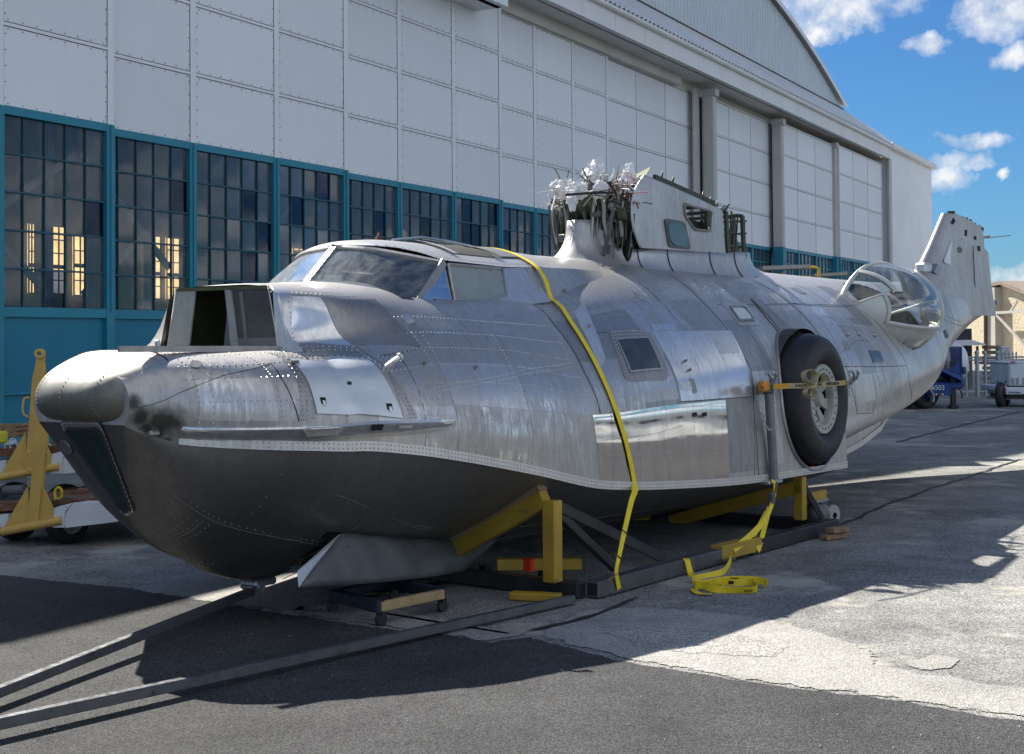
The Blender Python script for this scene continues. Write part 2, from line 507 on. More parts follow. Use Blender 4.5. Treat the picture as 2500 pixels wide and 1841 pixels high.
def ragged(name, pix, z, mat, amp=0.03, step=0.08, seed=0, close_extra=None, rim=0.16):
    P = [gnd(x, y) for x, y in pix] + [np.array([*q, 0.0]) for q in (close_extra or [])]
    V = []
    for i in range(len(P)):
        a, b = P[i], P[(i + 1) % len(P)]
        L = np.linalg.norm(b - a); n = max(1, min(90, int(L / step)))
        for k in range(n):
            p = a + (b - a) * k / n
            w = mnoise.noise_vector(Vector((p[0] * 2.1 + seed, p[1] * 2.1, seed))) * amp * 1.6 + mnoise.noise_vector(Vector((p[0] * 11 + seed, p[1] * 11, 3.0))) * amp * 0.7
            V.append(np.array([p[0] + w[0], p[1] + w[1], z]))
    n = len(V); area = sum(V[i][0] * V[(i + 1) % n][1] - V[(i + 1) % n][0] * V[i][1] for i in range(n)); sg = 1 if area > 0 else -1
    Q = []; R_ = []
    for i in range(n):
        d = V[(i + 2) % n] - V[i - 2]; nn = np.array([-d[1], d[0], 0]) * sg; nn = nn / (np.linalg.norm(nn) + 1e-9)
        Q.append(V[i] - nn * rim * .5); R_.append(V[i] + nn * rim * .6)
    Fc = [(i, (i + 1) % n, n + (i + 1) % n, n + i) for i in range(n)] + [tuple(range(n, 2 * n))]
    o = mobj(name, Q + R_, Fc, mat)
    at = o.data.attributes.new('inner', 'FLOAT', 'POINT'); at.data.foreach_set('value', [0.0] * n + [1.0] * n)
    return tag(o, kind='structure')
m_tar, m_conc, m_agg = worn(m_tar, 'fresh_asphalt_edge'), worn(m_conc, 'pale_concrete_edge'), worn(m_agg, 'aggregate_edge')
tar_px = [(-350, 1345), (0, 1406), (327, 1439), (545, 1476), (726, 1503), (963, 1537), (1047, 1546), (1199, 1570), (1300, 1556), (1430, 1590), (1527, 1616), (1783, 1660), (2100, 1700), (2500, 1759), (2900, 1815)]
ragged('asphalt_patch', tar_px, 0.003, m_tar, 0.02, 0.07, 1, [(5.3, 12.4), (28, 66), (95, 66), (95, -70), (-60, -70), (-60, 6), (-14, 11.2)], .08)
ragged('concrete_patch', [(322, 1440), (400, 1412), (500, 1394), (610, 1402), (800, 1400), (1000, 1400), (1150, 1420), (1000, 1445), (820, 1452), (735, 1500), (660, 1488), (545, 1472), (430, 1458)], 0.005, m_conc, 0.02, 0.06, 5)
ragged('concrete_patch', [(735, 1500), (840, 1476), (960, 1490), (1120, 1520), (1290, 1548), (1190, 1566), (1060, 1548), (960, 1534), (800, 1512)], 0.006, m_conc, 0.02, 0.06, 9)
ragged('concrete_patch', [(1315, 1552), (1400, 1495), (1560, 1480), (1750, 1495), (1900, 1515), (2050, 1560), (2130, 1590), (2150, 1625), (2300, 1650), (2450, 1675), (2600, 1690), (2900, 1730), (2900, 1800), (2500, 1752), (2100, 1694), (1783, 1655), (1527, 1611), (1420, 1583)], 0.005, m_conc, 0.025, 0.07, 12)
ragged('aggregate_patch', [(1460, 1545), (1600, 1530), (1800, 1552), (1930, 1580), (1880, 1610), (1700, 1600), (1560, 1580)], 0.007, m_agg, 0.03, 0.06, 15)
ragged('aggregate_patch', [(690, 1462), (800, 1448), (905, 1462), (960, 1482), (850, 1500), (745, 1490)], 0.0075, m_agg, 0.02, 0.05, 17)
ragged('concrete_patch', [(2210, 1620), (2290, 1600), (2350, 1612), (2330, 1634), (2250, 1638)], 0.005, m_conc, 0.02, 0.08, 19, None, .05)
# cracks sealed with tar
m_seal = paint('tar_seal', (0.02, 0.02, 0.022), 0.6)
def crack(pix, w=0.025, seed=0):
    P = [gnd(x, y) for x, y in pix]; Q = []
    for i in range(len(P) - 1):
        n = max(2, int(np.linalg.norm(P[i + 1] - P[i]) / 0.12))
        for k in range(n):
            p = P[i] + (P[i + 1] - P[i]) * k / n
            j = mnoise.noise_vector(Vector((p[0] * 3 + seed, p[1] * 3, 0))) * 0.05
            Q.append(np.array([p[0] + j[0], p[1] + j[1], 0.0095]))
    V = []; Fc = []
    for i, p in enumerate(Q):
        d = Q[min(i + 1, len(Q) - 1)] - Q[max(i - 1, 0)]; n2 = np.array([-d[1], d[0], 0]); n2 = n2 / (np.linalg.norm(n2) + 1e-9)
        ww = w * (0.5 + abs(mnoise.noise(Vector((p[0] * 5, p[1] * 5, seed))))) * (0.15 if i in (0, len(Q) - 1) else 1)
        V += [p - n2 * ww, p + n2 * ww]
        if i: Fc.append((2 * i - 2, 2 * i - 1, 2 * i + 1, 2 * i))
    tag(mobj('tar_crack', V, Fc, m_seal), kind='structure')
crack([(1290, 1545), (1390, 1520), (1450, 1500), (1530, 1470), (1597, 1452)], 0.03, 1)
crack([(2050, 1284), (2150, 1240), (2280, 1190), (2345, 1172), (2500, 1120)], 0.03, 2)
crack([(2190, 1080), (2320, 1046), (2420, 1022), (2500, 1004)], 0.05, 3)
crack([(2045, 1240), (2120, 1243), (2160, 1244)], 0.02, 4)

# ================================================================== hangar
hangar = empty('hangar', tuple(HO), math.atan2(hu[1], hu[0]))
tag(hangar, 'huge white hangar with teal glazed sliding doors and an arched corrugated gable', 'hangar')
m_white = paint('hangar_white', (0.84, 0.86, 0.87), 0.55, 0.05, 0.7, dirt=None, bump=0.05)
def panel_white():
    t = NT('hangar_panel_white')
    v = t.noise(0.8, 5)
    c = t.ramp(v, [(0.3, (0.82, 0.85, 0.87)), (0.7, (0.87, 0.89, 0.90))])
    st = t.ramp(t.noise(1.2, 6, 0.6, (3.0, 3.0, 0.12)), [(0.55, 0.0), (0.75, 1.0)])
    c = t.mix(t.math('MULTIPLY', st, 0.5), c, (0.88, 0.88, 0.85))
    oi = t.n('ShaderNodeObjectInfo'); c = t.mix(1.0, c, t.ramp(oi.outputs['Random'], [(0.0, 0.91), (1.0, 1.0)]), 'MULTIPLY')
    dr = t.ramp(t.noise(2.4, 6, 0.7, (4.0, 4.0, 0.10)), [(0.60, 0.0), (0.80, 1.0)])
    c = t.mix(t.math('MULTIPLY', dr, 0.35), c, (0.40, 0.36, 0.31))
    t.set(col=c, rough=t.ramp(t.noise(3, 4), [(0.3, 0.42), (0.7, 0.62)]), spec=0.4)
    t.bump(t.noise(1.1, 2), 0.30, 0.04)
    return t.m
m_panel = panel_white()
m_teal = paint('teal_paint', (0.020, 0.230, 0.320), 0.5, 0.12, 1.2, bump=0.06)
m_teal_d = paint('teal_sheet', (0.004, 0.190, 0.300), 0.45, 0.10, 0.8, bump=0.05)
m_rust = paint('rust_seam', (0.10, 0.055, 0.04), 0.9, 0.5, 8)
m_bar = paint('glazing_bar_paint', (0.008, 0.085, 0.125), 0.5, 0.15, 1.5)
m_bolt = paint('bolt_head', (0.30, 0.27, 0.25), 0.8, 0.3, 3)
m_dark = paint('dark_void', (0.02, 0.02, 0.02), 0.95, 0.2)
m_pane = glass('hangar_glass', (0.58, 0.62, 0.66), 0.19, 0.035, 0.1, 0.12, (4, 4, .5))
m_pane2 = glass('hangar_glass_blue', (0.20, 0.26, 0.44), 0.17, 0.03, 0.1)
m_int = paint('hangar_inside_steel', (0.75, 0.70, 0.62), 0.8, 0.1)
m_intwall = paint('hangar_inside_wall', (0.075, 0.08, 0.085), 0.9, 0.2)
Z_SILL, Z_BLUE, ROWS = 2.22, 5.05, [5.05, 6.20, 7.37, 8.52, 9.66]
unit_cache = {}
def unit_box(name, sx, sy, sz, mat, parent, loc, bev=0.0, key=None):
    k = (name, round(sx, 4), round(sy, 4), round(sz, 4), mat.name)
    if k in unit_cache:
        o = bpy.data.objects.new(name, unit_cache[k]); link(o); o.parent = parent
    else:
        o = MB().box((0, 0, 0), (sx, sy, sz), None, bev).build(name, mat, parent); unit_cache[k] = o.data
    o.location = loc
    return o
pane_n = 0
def door_leaf(k0, posts, n, right, small=False, ROWS=ROWS):
    """one sliding leaf: k0..right, posts = module edges"""
    global pane_n
    th = 0.12
    leaf = MB()
    post_w = 0.14
    # white upper frame posts and rails
    for i, p in enumerate(posts):
        leaf.box((p, -n + 0.0, (Z_BLUE + ROWS[-1]) / 2), (post_w, th, ROWS[-1] - Z_BLUE))
    for z in ROWS[1:]:
        leaf.box(((posts[0] + posts[-1]) / 2, -n + 0.012, z), (posts[-1] - posts[0], th, 0.055))
    L = leaf.build('hangar_door', m_white, hangar)
    # teal frame
    tf = MB()
    for i, p in enumerate(posts):
        tf.box((p, -n - 0.004, Z_BLUE / 2), (post_w + 0.03, th, Z_BLUE))
        tf.box((p, -n - 0.075, (Z_BLUE + Z_SILL) / 2), (0.03, 0.02, Z_BLUE - Z_SILL))
    tf.box(((posts[0] + posts[-1]) / 2, -n + 0.002, Z_BLUE - 0.05), (posts[-1] - posts[0], th, 0.12))
    tf.box(((posts[0] + posts[-1]) / 2, -n + 0.002, Z_SILL - 0.03), (posts[-1] - posts[0], th, 0.14))
    tf.box(((posts[0] + posts[-1]) / 2, -n + 0.004, 1.05), (posts[-1] - posts[0], th, 0.03))
    tf.build('teal_frame', m_teal, L)
    bars = MB(); seams = MB(); bolts = MB()
    zl = [Z_SILL + 0.04 + (Z_BLUE - 0.11 - Z_SILL - 0.04) * i / 5 for i in range(6)]
    for i in range(len(posts) - 1):
        a, b = posts[i] + post_w / 2, posts[i + 1] - post_w / 2
        # lower sheet
        unit_box('lower_sheet', b - a, 0.03, Z_SILL - 0.1, m_teal_d, L, ((a + b) / 2, -n + 0.02, (Z_SILL - 0.1) / 2))
        nc = 5 if not small else 4
        for j in range(1, nc):
            bars.box((a + (b - a) * j / nc, -n, (zl[0] + zl[-1]) / 2), (0.013, 0.04, zl[-1] - zl[0]))
        for z in zl[1:-1]:
            bars.box(((a + b) / 2, -n - 0.004, z), (b - a, 0.05, 0.026))
        for j in range(nc):
            for r in range(5):
                pane_n += 1
                w = (b - a) / nc; h = zl[r + 1] - zl[r]
                mt = m_pane2 if random.random() < 0.13 else m_pane
                o = unit_box('window_pane', w - 0.012, 0.006, h - 0.02, mt, L, (a + w * (j + 0.5), -n + 0.012, (zl[r] + zl[r + 1]) / 2))
                o.rotation_euler = (random.uniform(-0.012, 0.012), 0, random.uniform(-0.012, 0.012))
        # white sheet panels and their rusty joints
        for r in range(4):
            z0, z1 = ROWS[r] + (0.03 if r else 0.0), ROWS[r + 1] - 0.03
            unit_box('panel', b - a - 0.02, 0.02, z1 - z0 - 0.015, m_panel, L, ((a + b) / 2, -n - 0.045, (z0 + z1) / 2))
            seams.box(((a + b) / 2, -n - 0.052, z1 - 0.001), (b - a, 0.02, 0.011))
            seams.box((b - 0.004, -n - 0.052, (z0 + z1) / 2), (0.010, 0.02, z1 - z0))
            for q in range(8):
                x = a + (b - a) * (q + 0.3) / 7.6
                bolts.box((x, -n - 0.062, z0 + 0.035), (0.014, 0.014, 0.014)); bolts.box((x, -n - 0.062, z1 - 0.04), (0.014, 0.014, 0.014))
            for q in range(5):
                z = z0 + (z1 - z0) * (q + 0.5) / 5
                bolts.box((b - 0.035, -n - 0.062, z), (0.014, 0.014, 0.014)); bolts.box((a + 0.03, -n - 0.062, z), (0.014, 0.014, 0.014))
    bars.build('glazing_bars', m_bar, L)
    seams.build('rusty_joint', m_rust, L)
    tag(bolts.build('bolt', m_bolt, L), kind='stuff')
    return L
door_leaf(-6.7, [-4.4, -2.2, -0.07, 2.06], 0.0, 2.1, False, [5.05, 6.20, 7.37, 8.35, 9.30])
door_leaf(2.1, [2.05, 4.21, 6.45, 8.62], -0.25, 8.6)
door_leaf(8.6, [8.75, 10.93, 13.16, 15.34], -0.50, 15.4)
door_leaf(15.4, [15.5, 17.62, 19.85, 22.06], -0.75, 22.1)
# far bays: doors between columns
def far_bay(posts, n):
    L = MB()
    for p in posts: L.box((p, -n, (Z_BLUE + ROWS[-1]) / 2), (0.12, 0.12, ROWS[-1] - Z_BLUE))
    for z in ROWS[1:]: L.box(((posts[0] + posts[-1]) / 2, -n + 0.012, z), (posts[-1] - posts[0], 0.12, 0.055))
    L = L.build('hangar_door', m_white, hangar)
    tf = MB(); se = MB(); pn = MB()
    for i in range(len(posts) - 1):
        a, b = posts[i], posts[i + 1]
        tf.box((a, -n - 0.004, Z_BLUE / 2), (0.17, 0.125, Z_BLUE))
        for j in range(1, 5): tf.box((a + (b - a) * j / 5, -n, (Z_BLUE + Z_SILL) / 2), (0.03, 0.05, Z_BLUE - Z_SILL))
        for r in range(4):
            z0, z1 = ROWS[r] + (0.03 if r else 0), ROWS[r + 1] - 0.03
            unit_box('panel', b - a - 0.14, 0.02, z1 - z0 - 0.015, m_panel, L, ((a + b) / 2, -n - 0.045, (z0 + z1) / 2))
            se.box(((a + b) / 2, -n - 0.052, z1 - 0.001), (b - a, 0.02, 0.016)); se.box((b - 0.065, -n - 0.052, (z0 + z1) / 2), (0.014, 0.02, z1 - z0))
        pn.box(((a + b) / 2, -n + 0.012, (Z_BLUE + Z_SILL) / 2), (b - a - 0.1, 0.006, Z_BLUE - Z_SILL))
    tf.box(((posts[0] + posts[-1]) / 2, -n + 0.002, Z_BLUE - 0.05), (posts[-1] - posts[0], 0.126, 0.12))
    for r in range(1, 5): tf.box(((posts[0] + posts[-1]) / 2, -n - 0.002, Z_SILL + (Z_BLUE - Z_SILL) * r / 5), (posts[-1] - posts[0], 0.05, 0.035))
    tf.box(((posts[0] + posts[-1]) / 2, -n + 0.002, Z_SILL / 2), (posts[-1] - posts[0], 0.06, Z_SILL))
    tf.build('teal_frame', m_teal, L); se.build('rusty_joint', m_rust, L)
    tag(pn.build('window_pane', m_pane, L), kind='stuff')
far_bay([22.25, 24.42, 26.70, 28.98], -0.85)
far_bay([29.7, 32.0, 34.3, 36.7], -0.65)
far_bay([36.6, 38.6, 41.0, 43.5], -0.25)
far_bay([43.9, 46.1, 48.6, 51.1], -0.06)
# columns between the far bays
m_col = paint('column_paint', (0.52, 0.50, 0.46), 0.6, 0.08, 1.5, dirt=(0.12, 0.08, 0.06), dirt_amt=0.28)
for kx, yl in ((29.15, 0), (36.35, 0), (43.65, 0)):
    c = MB().box((kx, 0.26, (Z_BLUE + 9.75) / 2), (0.30, 0.36, 9.75 - Z_BLUE), None, 0.02).box((kx, 0.22, 9.65), (0.36, 0.44, 0.22)).build('column', m_col, hangar)
    MB().box((kx, 0.25, Z_BLUE / 2), (0.32, 0.38, Z_BLUE)).build('teal_column_base', m_teal, c)
for _k in (28.7, 36.0, 43.3): MB().box((_k + 1.6, 1.12, 4.8), (4.2, .1, 9.7)).build('infill', m_white, hangar)
MB().box((28.78, .60, 7.4), (.5, .06, 4.7)).build('infill', m_col, hangar)
# header over the doors, soffit, fascia, pent roof
m_soff = paint('soffit_paint', (0.66, 0.65, 0.60), 0.75, 0.08, 1.0, dirt=(0.20, 0.17, 0.13), dirt_amt=0.24)
hb = MB()
hb.box((33.0, 0.98, 9.83), (38.0, 0.3, 0.36)); hb.box((33.0, 0.55, 9.99), (38.0, 1.1, 0.06))
hb.build('header', m_soff, hangar)
MB().box((20.9, 0.72, 9.92), (13.2, 0.30, 0.50)).build('header', m_soff, hangar)
MB().box((11.2, 0.25, 9.5), (6.0, 1.0, 0.40)).build('header_beam', m_white, hangar)
MB().box((11.2, -0.25, 9.55), (6.0, 0.30, 0.5)).build('header_beam', m_white, hangar)
MB().box((2.0, 0.75, 9.25), (12.4, 1.0, 0.30)).build('header_beam', m_white, hangar)
m_fascia = paint('fascia_paint', (0.78, 0.78, 0.76), 0.5, 0.05, 1.0, bump=0.04)
fb = MB()
for i in range(18):
    a = 14.2 + (51.6 - 14.2) * i / 18; b = 14.2 + (51.6 - 14.2) * (i + 1) / 18
    fb.box(((a + b) / 2, -0.25, 10.2), (b - a - 0.02, 0.10, 0.52))
fb.build('fascia', m_fascia, hangar)
gm = MB(); gm.box((32.9, -0.33, 10.50), (37.4, 0.22, 0.14), None, 0.04); gm.box((32.9, -0.30, 9.95), (37.4, 0.05, 0.05)); gm.box((32.9, -0.18, 10.21), (37.3, 0.06, 0.56))
gm.build('gutter', m_fascia, hangar)
m_corr = paint('corrugated_steel', (0.62, 0.66, 0.68), 0.45, 0.06, 0.6, metal=0.3, bump=0.03)
def corrugated(name, x0, x1, fbot, ftop, pitch, depth, mat, parent, axis):
    """vertical ribs between a lower and an upper line; fbot/ftop(x) -> (y, z); axis = relief direction (y, z)"""
    V = []; Fc = []; n = int((x1 - x0) / pitch); col = 0
    for i in range(n + 1):
        for (dx, o) in ((0.0, 0), (0.45, 0), (0.55, 1), (0.9, 1)):
            x = x0 + (i + dx) * pitch
            if x > x1: break
            yb, zb = fbot(x); yt, zt = ftop(x)
            V += [(x, yb + axis[0] * depth * o, zb + axis[1] * depth * o), (x, yt + axis[0] * depth * o, zt + axis[1] * depth * o)]
            if col: Fc.append((2 * col - 2, 2 * col - 1, 2 * col + 1, 2 * col))
            col += 1
    return mobj(name, V, Fc, mat, parent)
corrugated('pent_roof', 14.2, 54.2, lambda x: (-0.42, 10.56), lambda x: (2.0 if x < 51.7 else 2.0 - (x - 51.7) * 0.45, 12.45 if x < 51.7 else 12.45 - (x - 51.7) * 0.36), 0.30, 0.05, m_corr, hangar, (-0.5, 0.8))
AC, AH_, AB, ACR = 29.0, 22.7, 12.45, 16.35
def arch(x):
    q = min(1.0, abs(x - AC) / AH_)
    return AB + (ACR - AB) * (1 - q ** 2.15) * (1 - .12 * min(1.0, max(0.0, (AC - x) / 9.0)))
corrugated('gable_wall', AC - AH_, AC + AH_, lambda x: (2.0, AB - 0.05), lambda x: (2.0, arch(x)), 0.32, 0.06, m_corr, hangar, (-1, 0))
V = []; Fc = []
nA = 60
for i in range(nA + 1):
    x = AC - AH_ - 0.3 + (2 * AH_ + 0.6) * i / nA
    z = arch(x)
    for (y, dz) in ((1.72, -0.02), (1.72, 0.20), (30.0, 0.20), (30.0, -0.02)): V.append((x, y, z + dz))
    if i:
        a = 4 * (i - 1); b = 4 * i
        for k in range(3): Fc.append((a + k, b + k, b + k + 1, a + k + 1))
mobj('barrel_roof', V, Fc, m_fascia, hangar)
MB().box((AC, 1.93, AB - 0.02), (2 * AH_, 0.10, 0.10)).build('flashing', m_rust, hangar)
# end pier
pier = MB().box((56.25, 3.0, 5.25), (9.3, 6.5, 10.5)).build('end_pier', m_white, hangar)
MB().box((56.3, 2.95, 10.55), (9.7, 6.9, 0.26), None, 0.03).build('coping', m_fascia, pier)
MB().box((51.75, -0.21, 5.0), (0.5, 0.10, 10.0)).build('corner_pilaster', m_col, pier)
# building volume: side roof, back wall, floor and end walls seen through the glass
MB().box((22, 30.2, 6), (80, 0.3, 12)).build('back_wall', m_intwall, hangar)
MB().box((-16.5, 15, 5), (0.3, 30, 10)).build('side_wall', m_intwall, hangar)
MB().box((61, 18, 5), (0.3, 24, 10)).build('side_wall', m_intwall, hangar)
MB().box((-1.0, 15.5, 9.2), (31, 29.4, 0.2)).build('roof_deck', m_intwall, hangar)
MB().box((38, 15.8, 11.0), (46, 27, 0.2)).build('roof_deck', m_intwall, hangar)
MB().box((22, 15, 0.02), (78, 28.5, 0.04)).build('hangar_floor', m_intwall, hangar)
MB().box((-10.5, 0.1, 4.55), (12.2, 0.2, 9.1)).build('front_wall', m_white, hangar)
# steel braces behind the glass
for (x0, z0, x1, z1, y) in ((-0.6, 3.0, 1.9, 4.6, 0.55), (-0.6, 4.0, 1.6, 2.4, 0.6), (2.3, 4.7, 4.3, 3.0, 0.8), (2.4, 2.5, 4.4, 4.0, 0.85),
                            (6.5, 3.4, 8.6, 5.0, 0.8), (8.8, 4.4, 10.8, 2.9, 1.05), (13.3, 3.0, 15.2, 4.9, 1.05), (10.9, 3.5, 8.9, 2.5, 1.1)):
    MB().bar((x0, y, z0), (x1, y, z1), 0.05, 0.11).build('brace', m_int, hangar)
for x in (1.75, 4.0, 6.25, 8.45, 10.75, 12.95, 15.1): MB().box((x, 0.95, 4.8), (0.12, 0.16, 9.0)).build('stanchion', m_int, hangar)
# tall windows in the back wall; emission stands in for sunlight through them
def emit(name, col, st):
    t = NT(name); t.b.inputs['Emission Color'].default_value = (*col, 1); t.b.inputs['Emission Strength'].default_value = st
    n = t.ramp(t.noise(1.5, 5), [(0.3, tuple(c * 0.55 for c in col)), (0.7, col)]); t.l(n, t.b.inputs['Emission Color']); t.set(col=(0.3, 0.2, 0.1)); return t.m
m_glow = emit('window_sun_glow', (1.0, 0.60, 0.24), 2.4)
m_glow.cycles.emission_sampling = 'NONE'
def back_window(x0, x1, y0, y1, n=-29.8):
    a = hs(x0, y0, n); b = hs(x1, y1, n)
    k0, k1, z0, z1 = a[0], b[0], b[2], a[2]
    w = MB().box(((k0 + k1) / 2, -n, (z0 + z1) / 2), (k1 - k0, 0.05, z1 - z0)).build('glow_window', m_glow, hangar)
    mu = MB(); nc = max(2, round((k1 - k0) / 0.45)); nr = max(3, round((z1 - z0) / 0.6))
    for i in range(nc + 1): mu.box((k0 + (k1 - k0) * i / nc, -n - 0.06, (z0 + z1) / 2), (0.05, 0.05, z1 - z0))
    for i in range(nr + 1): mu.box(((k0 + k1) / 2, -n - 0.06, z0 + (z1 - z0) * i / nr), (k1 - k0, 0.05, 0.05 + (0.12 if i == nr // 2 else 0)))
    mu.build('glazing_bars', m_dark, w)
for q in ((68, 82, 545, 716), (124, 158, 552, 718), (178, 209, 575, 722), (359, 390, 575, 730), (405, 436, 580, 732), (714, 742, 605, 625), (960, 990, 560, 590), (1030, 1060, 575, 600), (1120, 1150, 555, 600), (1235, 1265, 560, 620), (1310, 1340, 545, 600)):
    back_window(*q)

# loose stones and grit on the apron
gm_ = MB(); rg = random.Random(3)
for k in range(420):
    x, y = rg.uniform(0, 2500), 1841 - (1841 - 1190) * rg.random() ** 1.3
    q_ = gnd(x, y); r_ = rg.choice((.002, .003, .003, .004, .006)); V_ = []
    for (a_, b_, c_) in ((1, 0, .3), (-.5, .87, .2), (-.5, -.87, .3), (.1, .1, 1.1)): V_.append((q_[0] + a_ * r_ * rg.uniform(.7, 1.3), q_[1] + b_ * r_ * rg.uniform(.7, 1.3), .006 + c_ * r_))
    gm_.add(V_, [(0, 1, 3), (1, 2, 3), (2, 0, 3), (0, 2, 1)])
tag(gm_.build('gravel', paint('stone_chip', (.42, .41, .38), .8, .3, 40)), 'small pale stone chips scattered over the apron', 'gravel', None, 'stuff')
# ================================================================== flying boat fuselage
plane = empty('seaplane_fuselage', tuple(FO), math.atan2(fu[1], fu[0]))
tag(plane, 'wingless bare aluminium flying boat fuselage resting on a steel cradle', 'aircraft fuselage')
def L3(p): return (p[0], -p[1], p[2])          # (s, t, z) -> local
m_alu = alu('weathered_aluminium', 0.47, 0.42, 0.50)
m_alu_nose = alu('nose_aluminium', 0.46, 0.40, 0.56, (1.02, 1.0, 0.97), 0.6)
m_alu_l = alu('light_aluminium', 0.68, 0.36, 0.50, scuff=0.7)
m_alu_d = alu('dark_aluminium', 0.34, 0.40, 0.58, scuff=0.6)
m_alu_b = alu('bright_aluminium', 0.74, 0.22, 0.45, (1.0, 1.0, 1.0), 0.8, 0.15)
m_belly = alu('belly_aluminium', 0.20, 0.44, 0.62, (1.05, 1.0, 0.95), 0.25, 0.2)  # darkened base also stands in for the dark ground it reflects
m_aft = alu('aft_aluminium', 0.55, 0.40, 0.55, scuff=0.6)
def mirror():
    t = NT('polished_aluminium')
    t.set(col=t.ramp(t.noise(14, 5, 0.6, (1, 1, 0.3)), [(0.35, 0.66), (0.65, 0.80)]), metal=1.0, rough=t.ramp(t.noise(6, 6, 0.65), [(0.4, 0.025), (0.75, 0.10)]))
    t.bump(t.noise(2.0, 1, 0.4), 0.06, 0.03)
    return t.m
m_mirror = mirror()
m_plate = paint('grey_primer', (0.62, 0.65, 0.67), 0.42, 0.06, 2.0, metal=0.55)
m_seam = paint('seam_dark', (0.035, 0.035, 0.04), 0.8, 0.2)  # dark gap colour of seams, joints and seals
m_rivet = alu('rivet_aluminium', 0.62, 0.28, 0.5)
m_green = paint('zinc_chromate', (0.10, 0.115, 0.05), 0.7, 0.25, 6, dirt=(0.04, 0.035, 0.02), dirt_amt=0.35)
m_olive = paint('olive_primer', (0.05, 0.062, 0.035), 0.6, 0.3, 5)
m_black = paint('black_interior', (0.012, 0.013, 0.014), 0.8, 0.3)
m_grimy = glass('smoky_perspex', (0.35, 0.36, 0.33), 0.45, 0.06)
m_wind = glass('windscreen_glass', (0.70, 0.78, 0.78), 0.50, 0.05, 0.4, 0.30, (1.2, 6, 6))
m_blis = glass('blister_perspex', (0.78, 0.84, 0.82), 0.46, 0.03, 0.5, 0.10)
m_cloudy = paint('cloudy_perspex', (0.30, 0.335, 0.32), 0.30, 0.10, 3)
m_dkwin = paint('dark_window', (0.055, 0.065, 0.07), 0.22, 0.25, 4)

# --- lines of the hull: each station lists 7 points from the chine up to the centre of the deck
ST = {
 0.18: [(.40,1.28),(.44,1.35),(.445,1.42),(.41,1.50),(.33,1.56),(.18,1.595),(0,1.60)],
 0.45: [(.56,1.17),(.62,1.28),(.63,1.40),(.59,1.53),(.49,1.63),(.28,1.69),(0,1.70)],
 0.80: [(.90,1.13),(.93,1.26),(.92,1.40),(.85,1.54),(.70,1.64),(.40,1.695),(0,1.70)],
 1.10: [(1.08,1.11),(1.11,1.25),(1.08,1.40),(1.00,1.55),(.82,1.66),(.45,1.70),(0,1.70)],
 1.24: [(1.14,1.10),(1.16,1.25),(1.13,1.40),(1.05,1.56),(.88,1.66),(.50,1.70),(0,1.70)],
 1.27: [(1.15,1.10),(1.17,1.25),(1.13,1.42),(1.03,1.59),(.60,1.71),(.485,2.06),(0,2.115)],
 1.65: [(1.27,1.06),(1.29,1.23),(1.24,1.42),(1.11,1.61),(.84,1.79),(.62,2.06),(0,2.14)],
 2.00: [(1.35,1.00),(1.37,1.20),(1.31,1.42),(1.17,1.65),(.98,1.86),(.66,2.08),(0,2.16)],
 2.70: [(1.44,.86),(1.46,1.10),(1.40,1.38),(1.26,1.63),(1.08,1.84),(.78,2.04),(0,2.17)],
 3.45: [(1.512,.70),(1.50,1.05),(1.47,1.30),(1.34,1.55),(1.15,1.81),(.88,2.04),(0,2.26)],
 4.50: [(1.519,.61),(1.505,1.00),(1.47,1.35),(1.36,1.60),(1.14,1.89),(.78,2.19),(0,2.40)],
 5.90: [(1.517,.54),(1.50,1.00),(1.46,1.35),(1.36,1.62),(1.14,1.92),(.67,2.30),(0,2.45)],
 7.72: [(1.52,.52),(1.50,1.00),(1.47,1.35),(1.37,1.64),(1.08,2.00),(.62,2.31),(0,2.46)],
}
KEEL = [(0.18,1.28),(0.28,1.10),(0.40,.88),(0.50,.69),(0.61,.58),(0.77,.47),(1.03,.35),(1.15,.28),(1.45,.19),(1.8,.15),(2.5,.12),(3.4,.10),(5.5,.08),(7.72,.06)]
# closed oval sections of the afterbody: 9 points bottom centre -> top centre
SA = {
 7.72: [(0,.60),(.80,.60),(1.44,.74),(1.50,1.00),(1.47,1.35),(1.37,1.64),(1.08,2.00),(.62,2.31),(0,2.46)],
 8.60: [(0,.66),(.78,.67),(1.34,.82),(1.42,1.05),(1.39,1.36),(1.29,1.63),(1.01,1.98),(.56,2.31),(0,2.46)],
 10.0: [(0,.74),(.70,.76),(1.14,.92),(1.25,1.15),(1.25,1.36),(1.14,1.61),(.88,1.96),(.46,2.30),(0,2.45)],
 12.0: [(0,.94),(.40,.96),(.76,1.10),(.91,1.32),(.92,1.50),(.84,1.74),(.65,2.04),(.34,2.32),(0,2.44)],
 14.0: [(0,1.44),(.16,1.46),(.31,1.56),(.39,1.72),(.40,1.88),(.37,2.05),(.30,2.24),(.19,2.42),(0,2.50)],
 15.8: [(0,1.96),(.06,1.965),(.11,2.00),(.14,2.07),(.14,2.15),(.13,2.25),(.11,2.36),(.07,2.46),(0,2.50)],
 16.7: [(0,2.14),(.04,2.14),(.07,2.16),(.08,2.19),(.08,2.23),(.07,2.27),(.06,2.31),(.04,2.34),(0,2.35)],
 16.95:[(0,2.19),(.03,2.19),(.05,2.21),(.05,2.23),(.05,2.25),(.04,2.27),(.03,2.28),(.02,2.29),(0,2.29)],
}
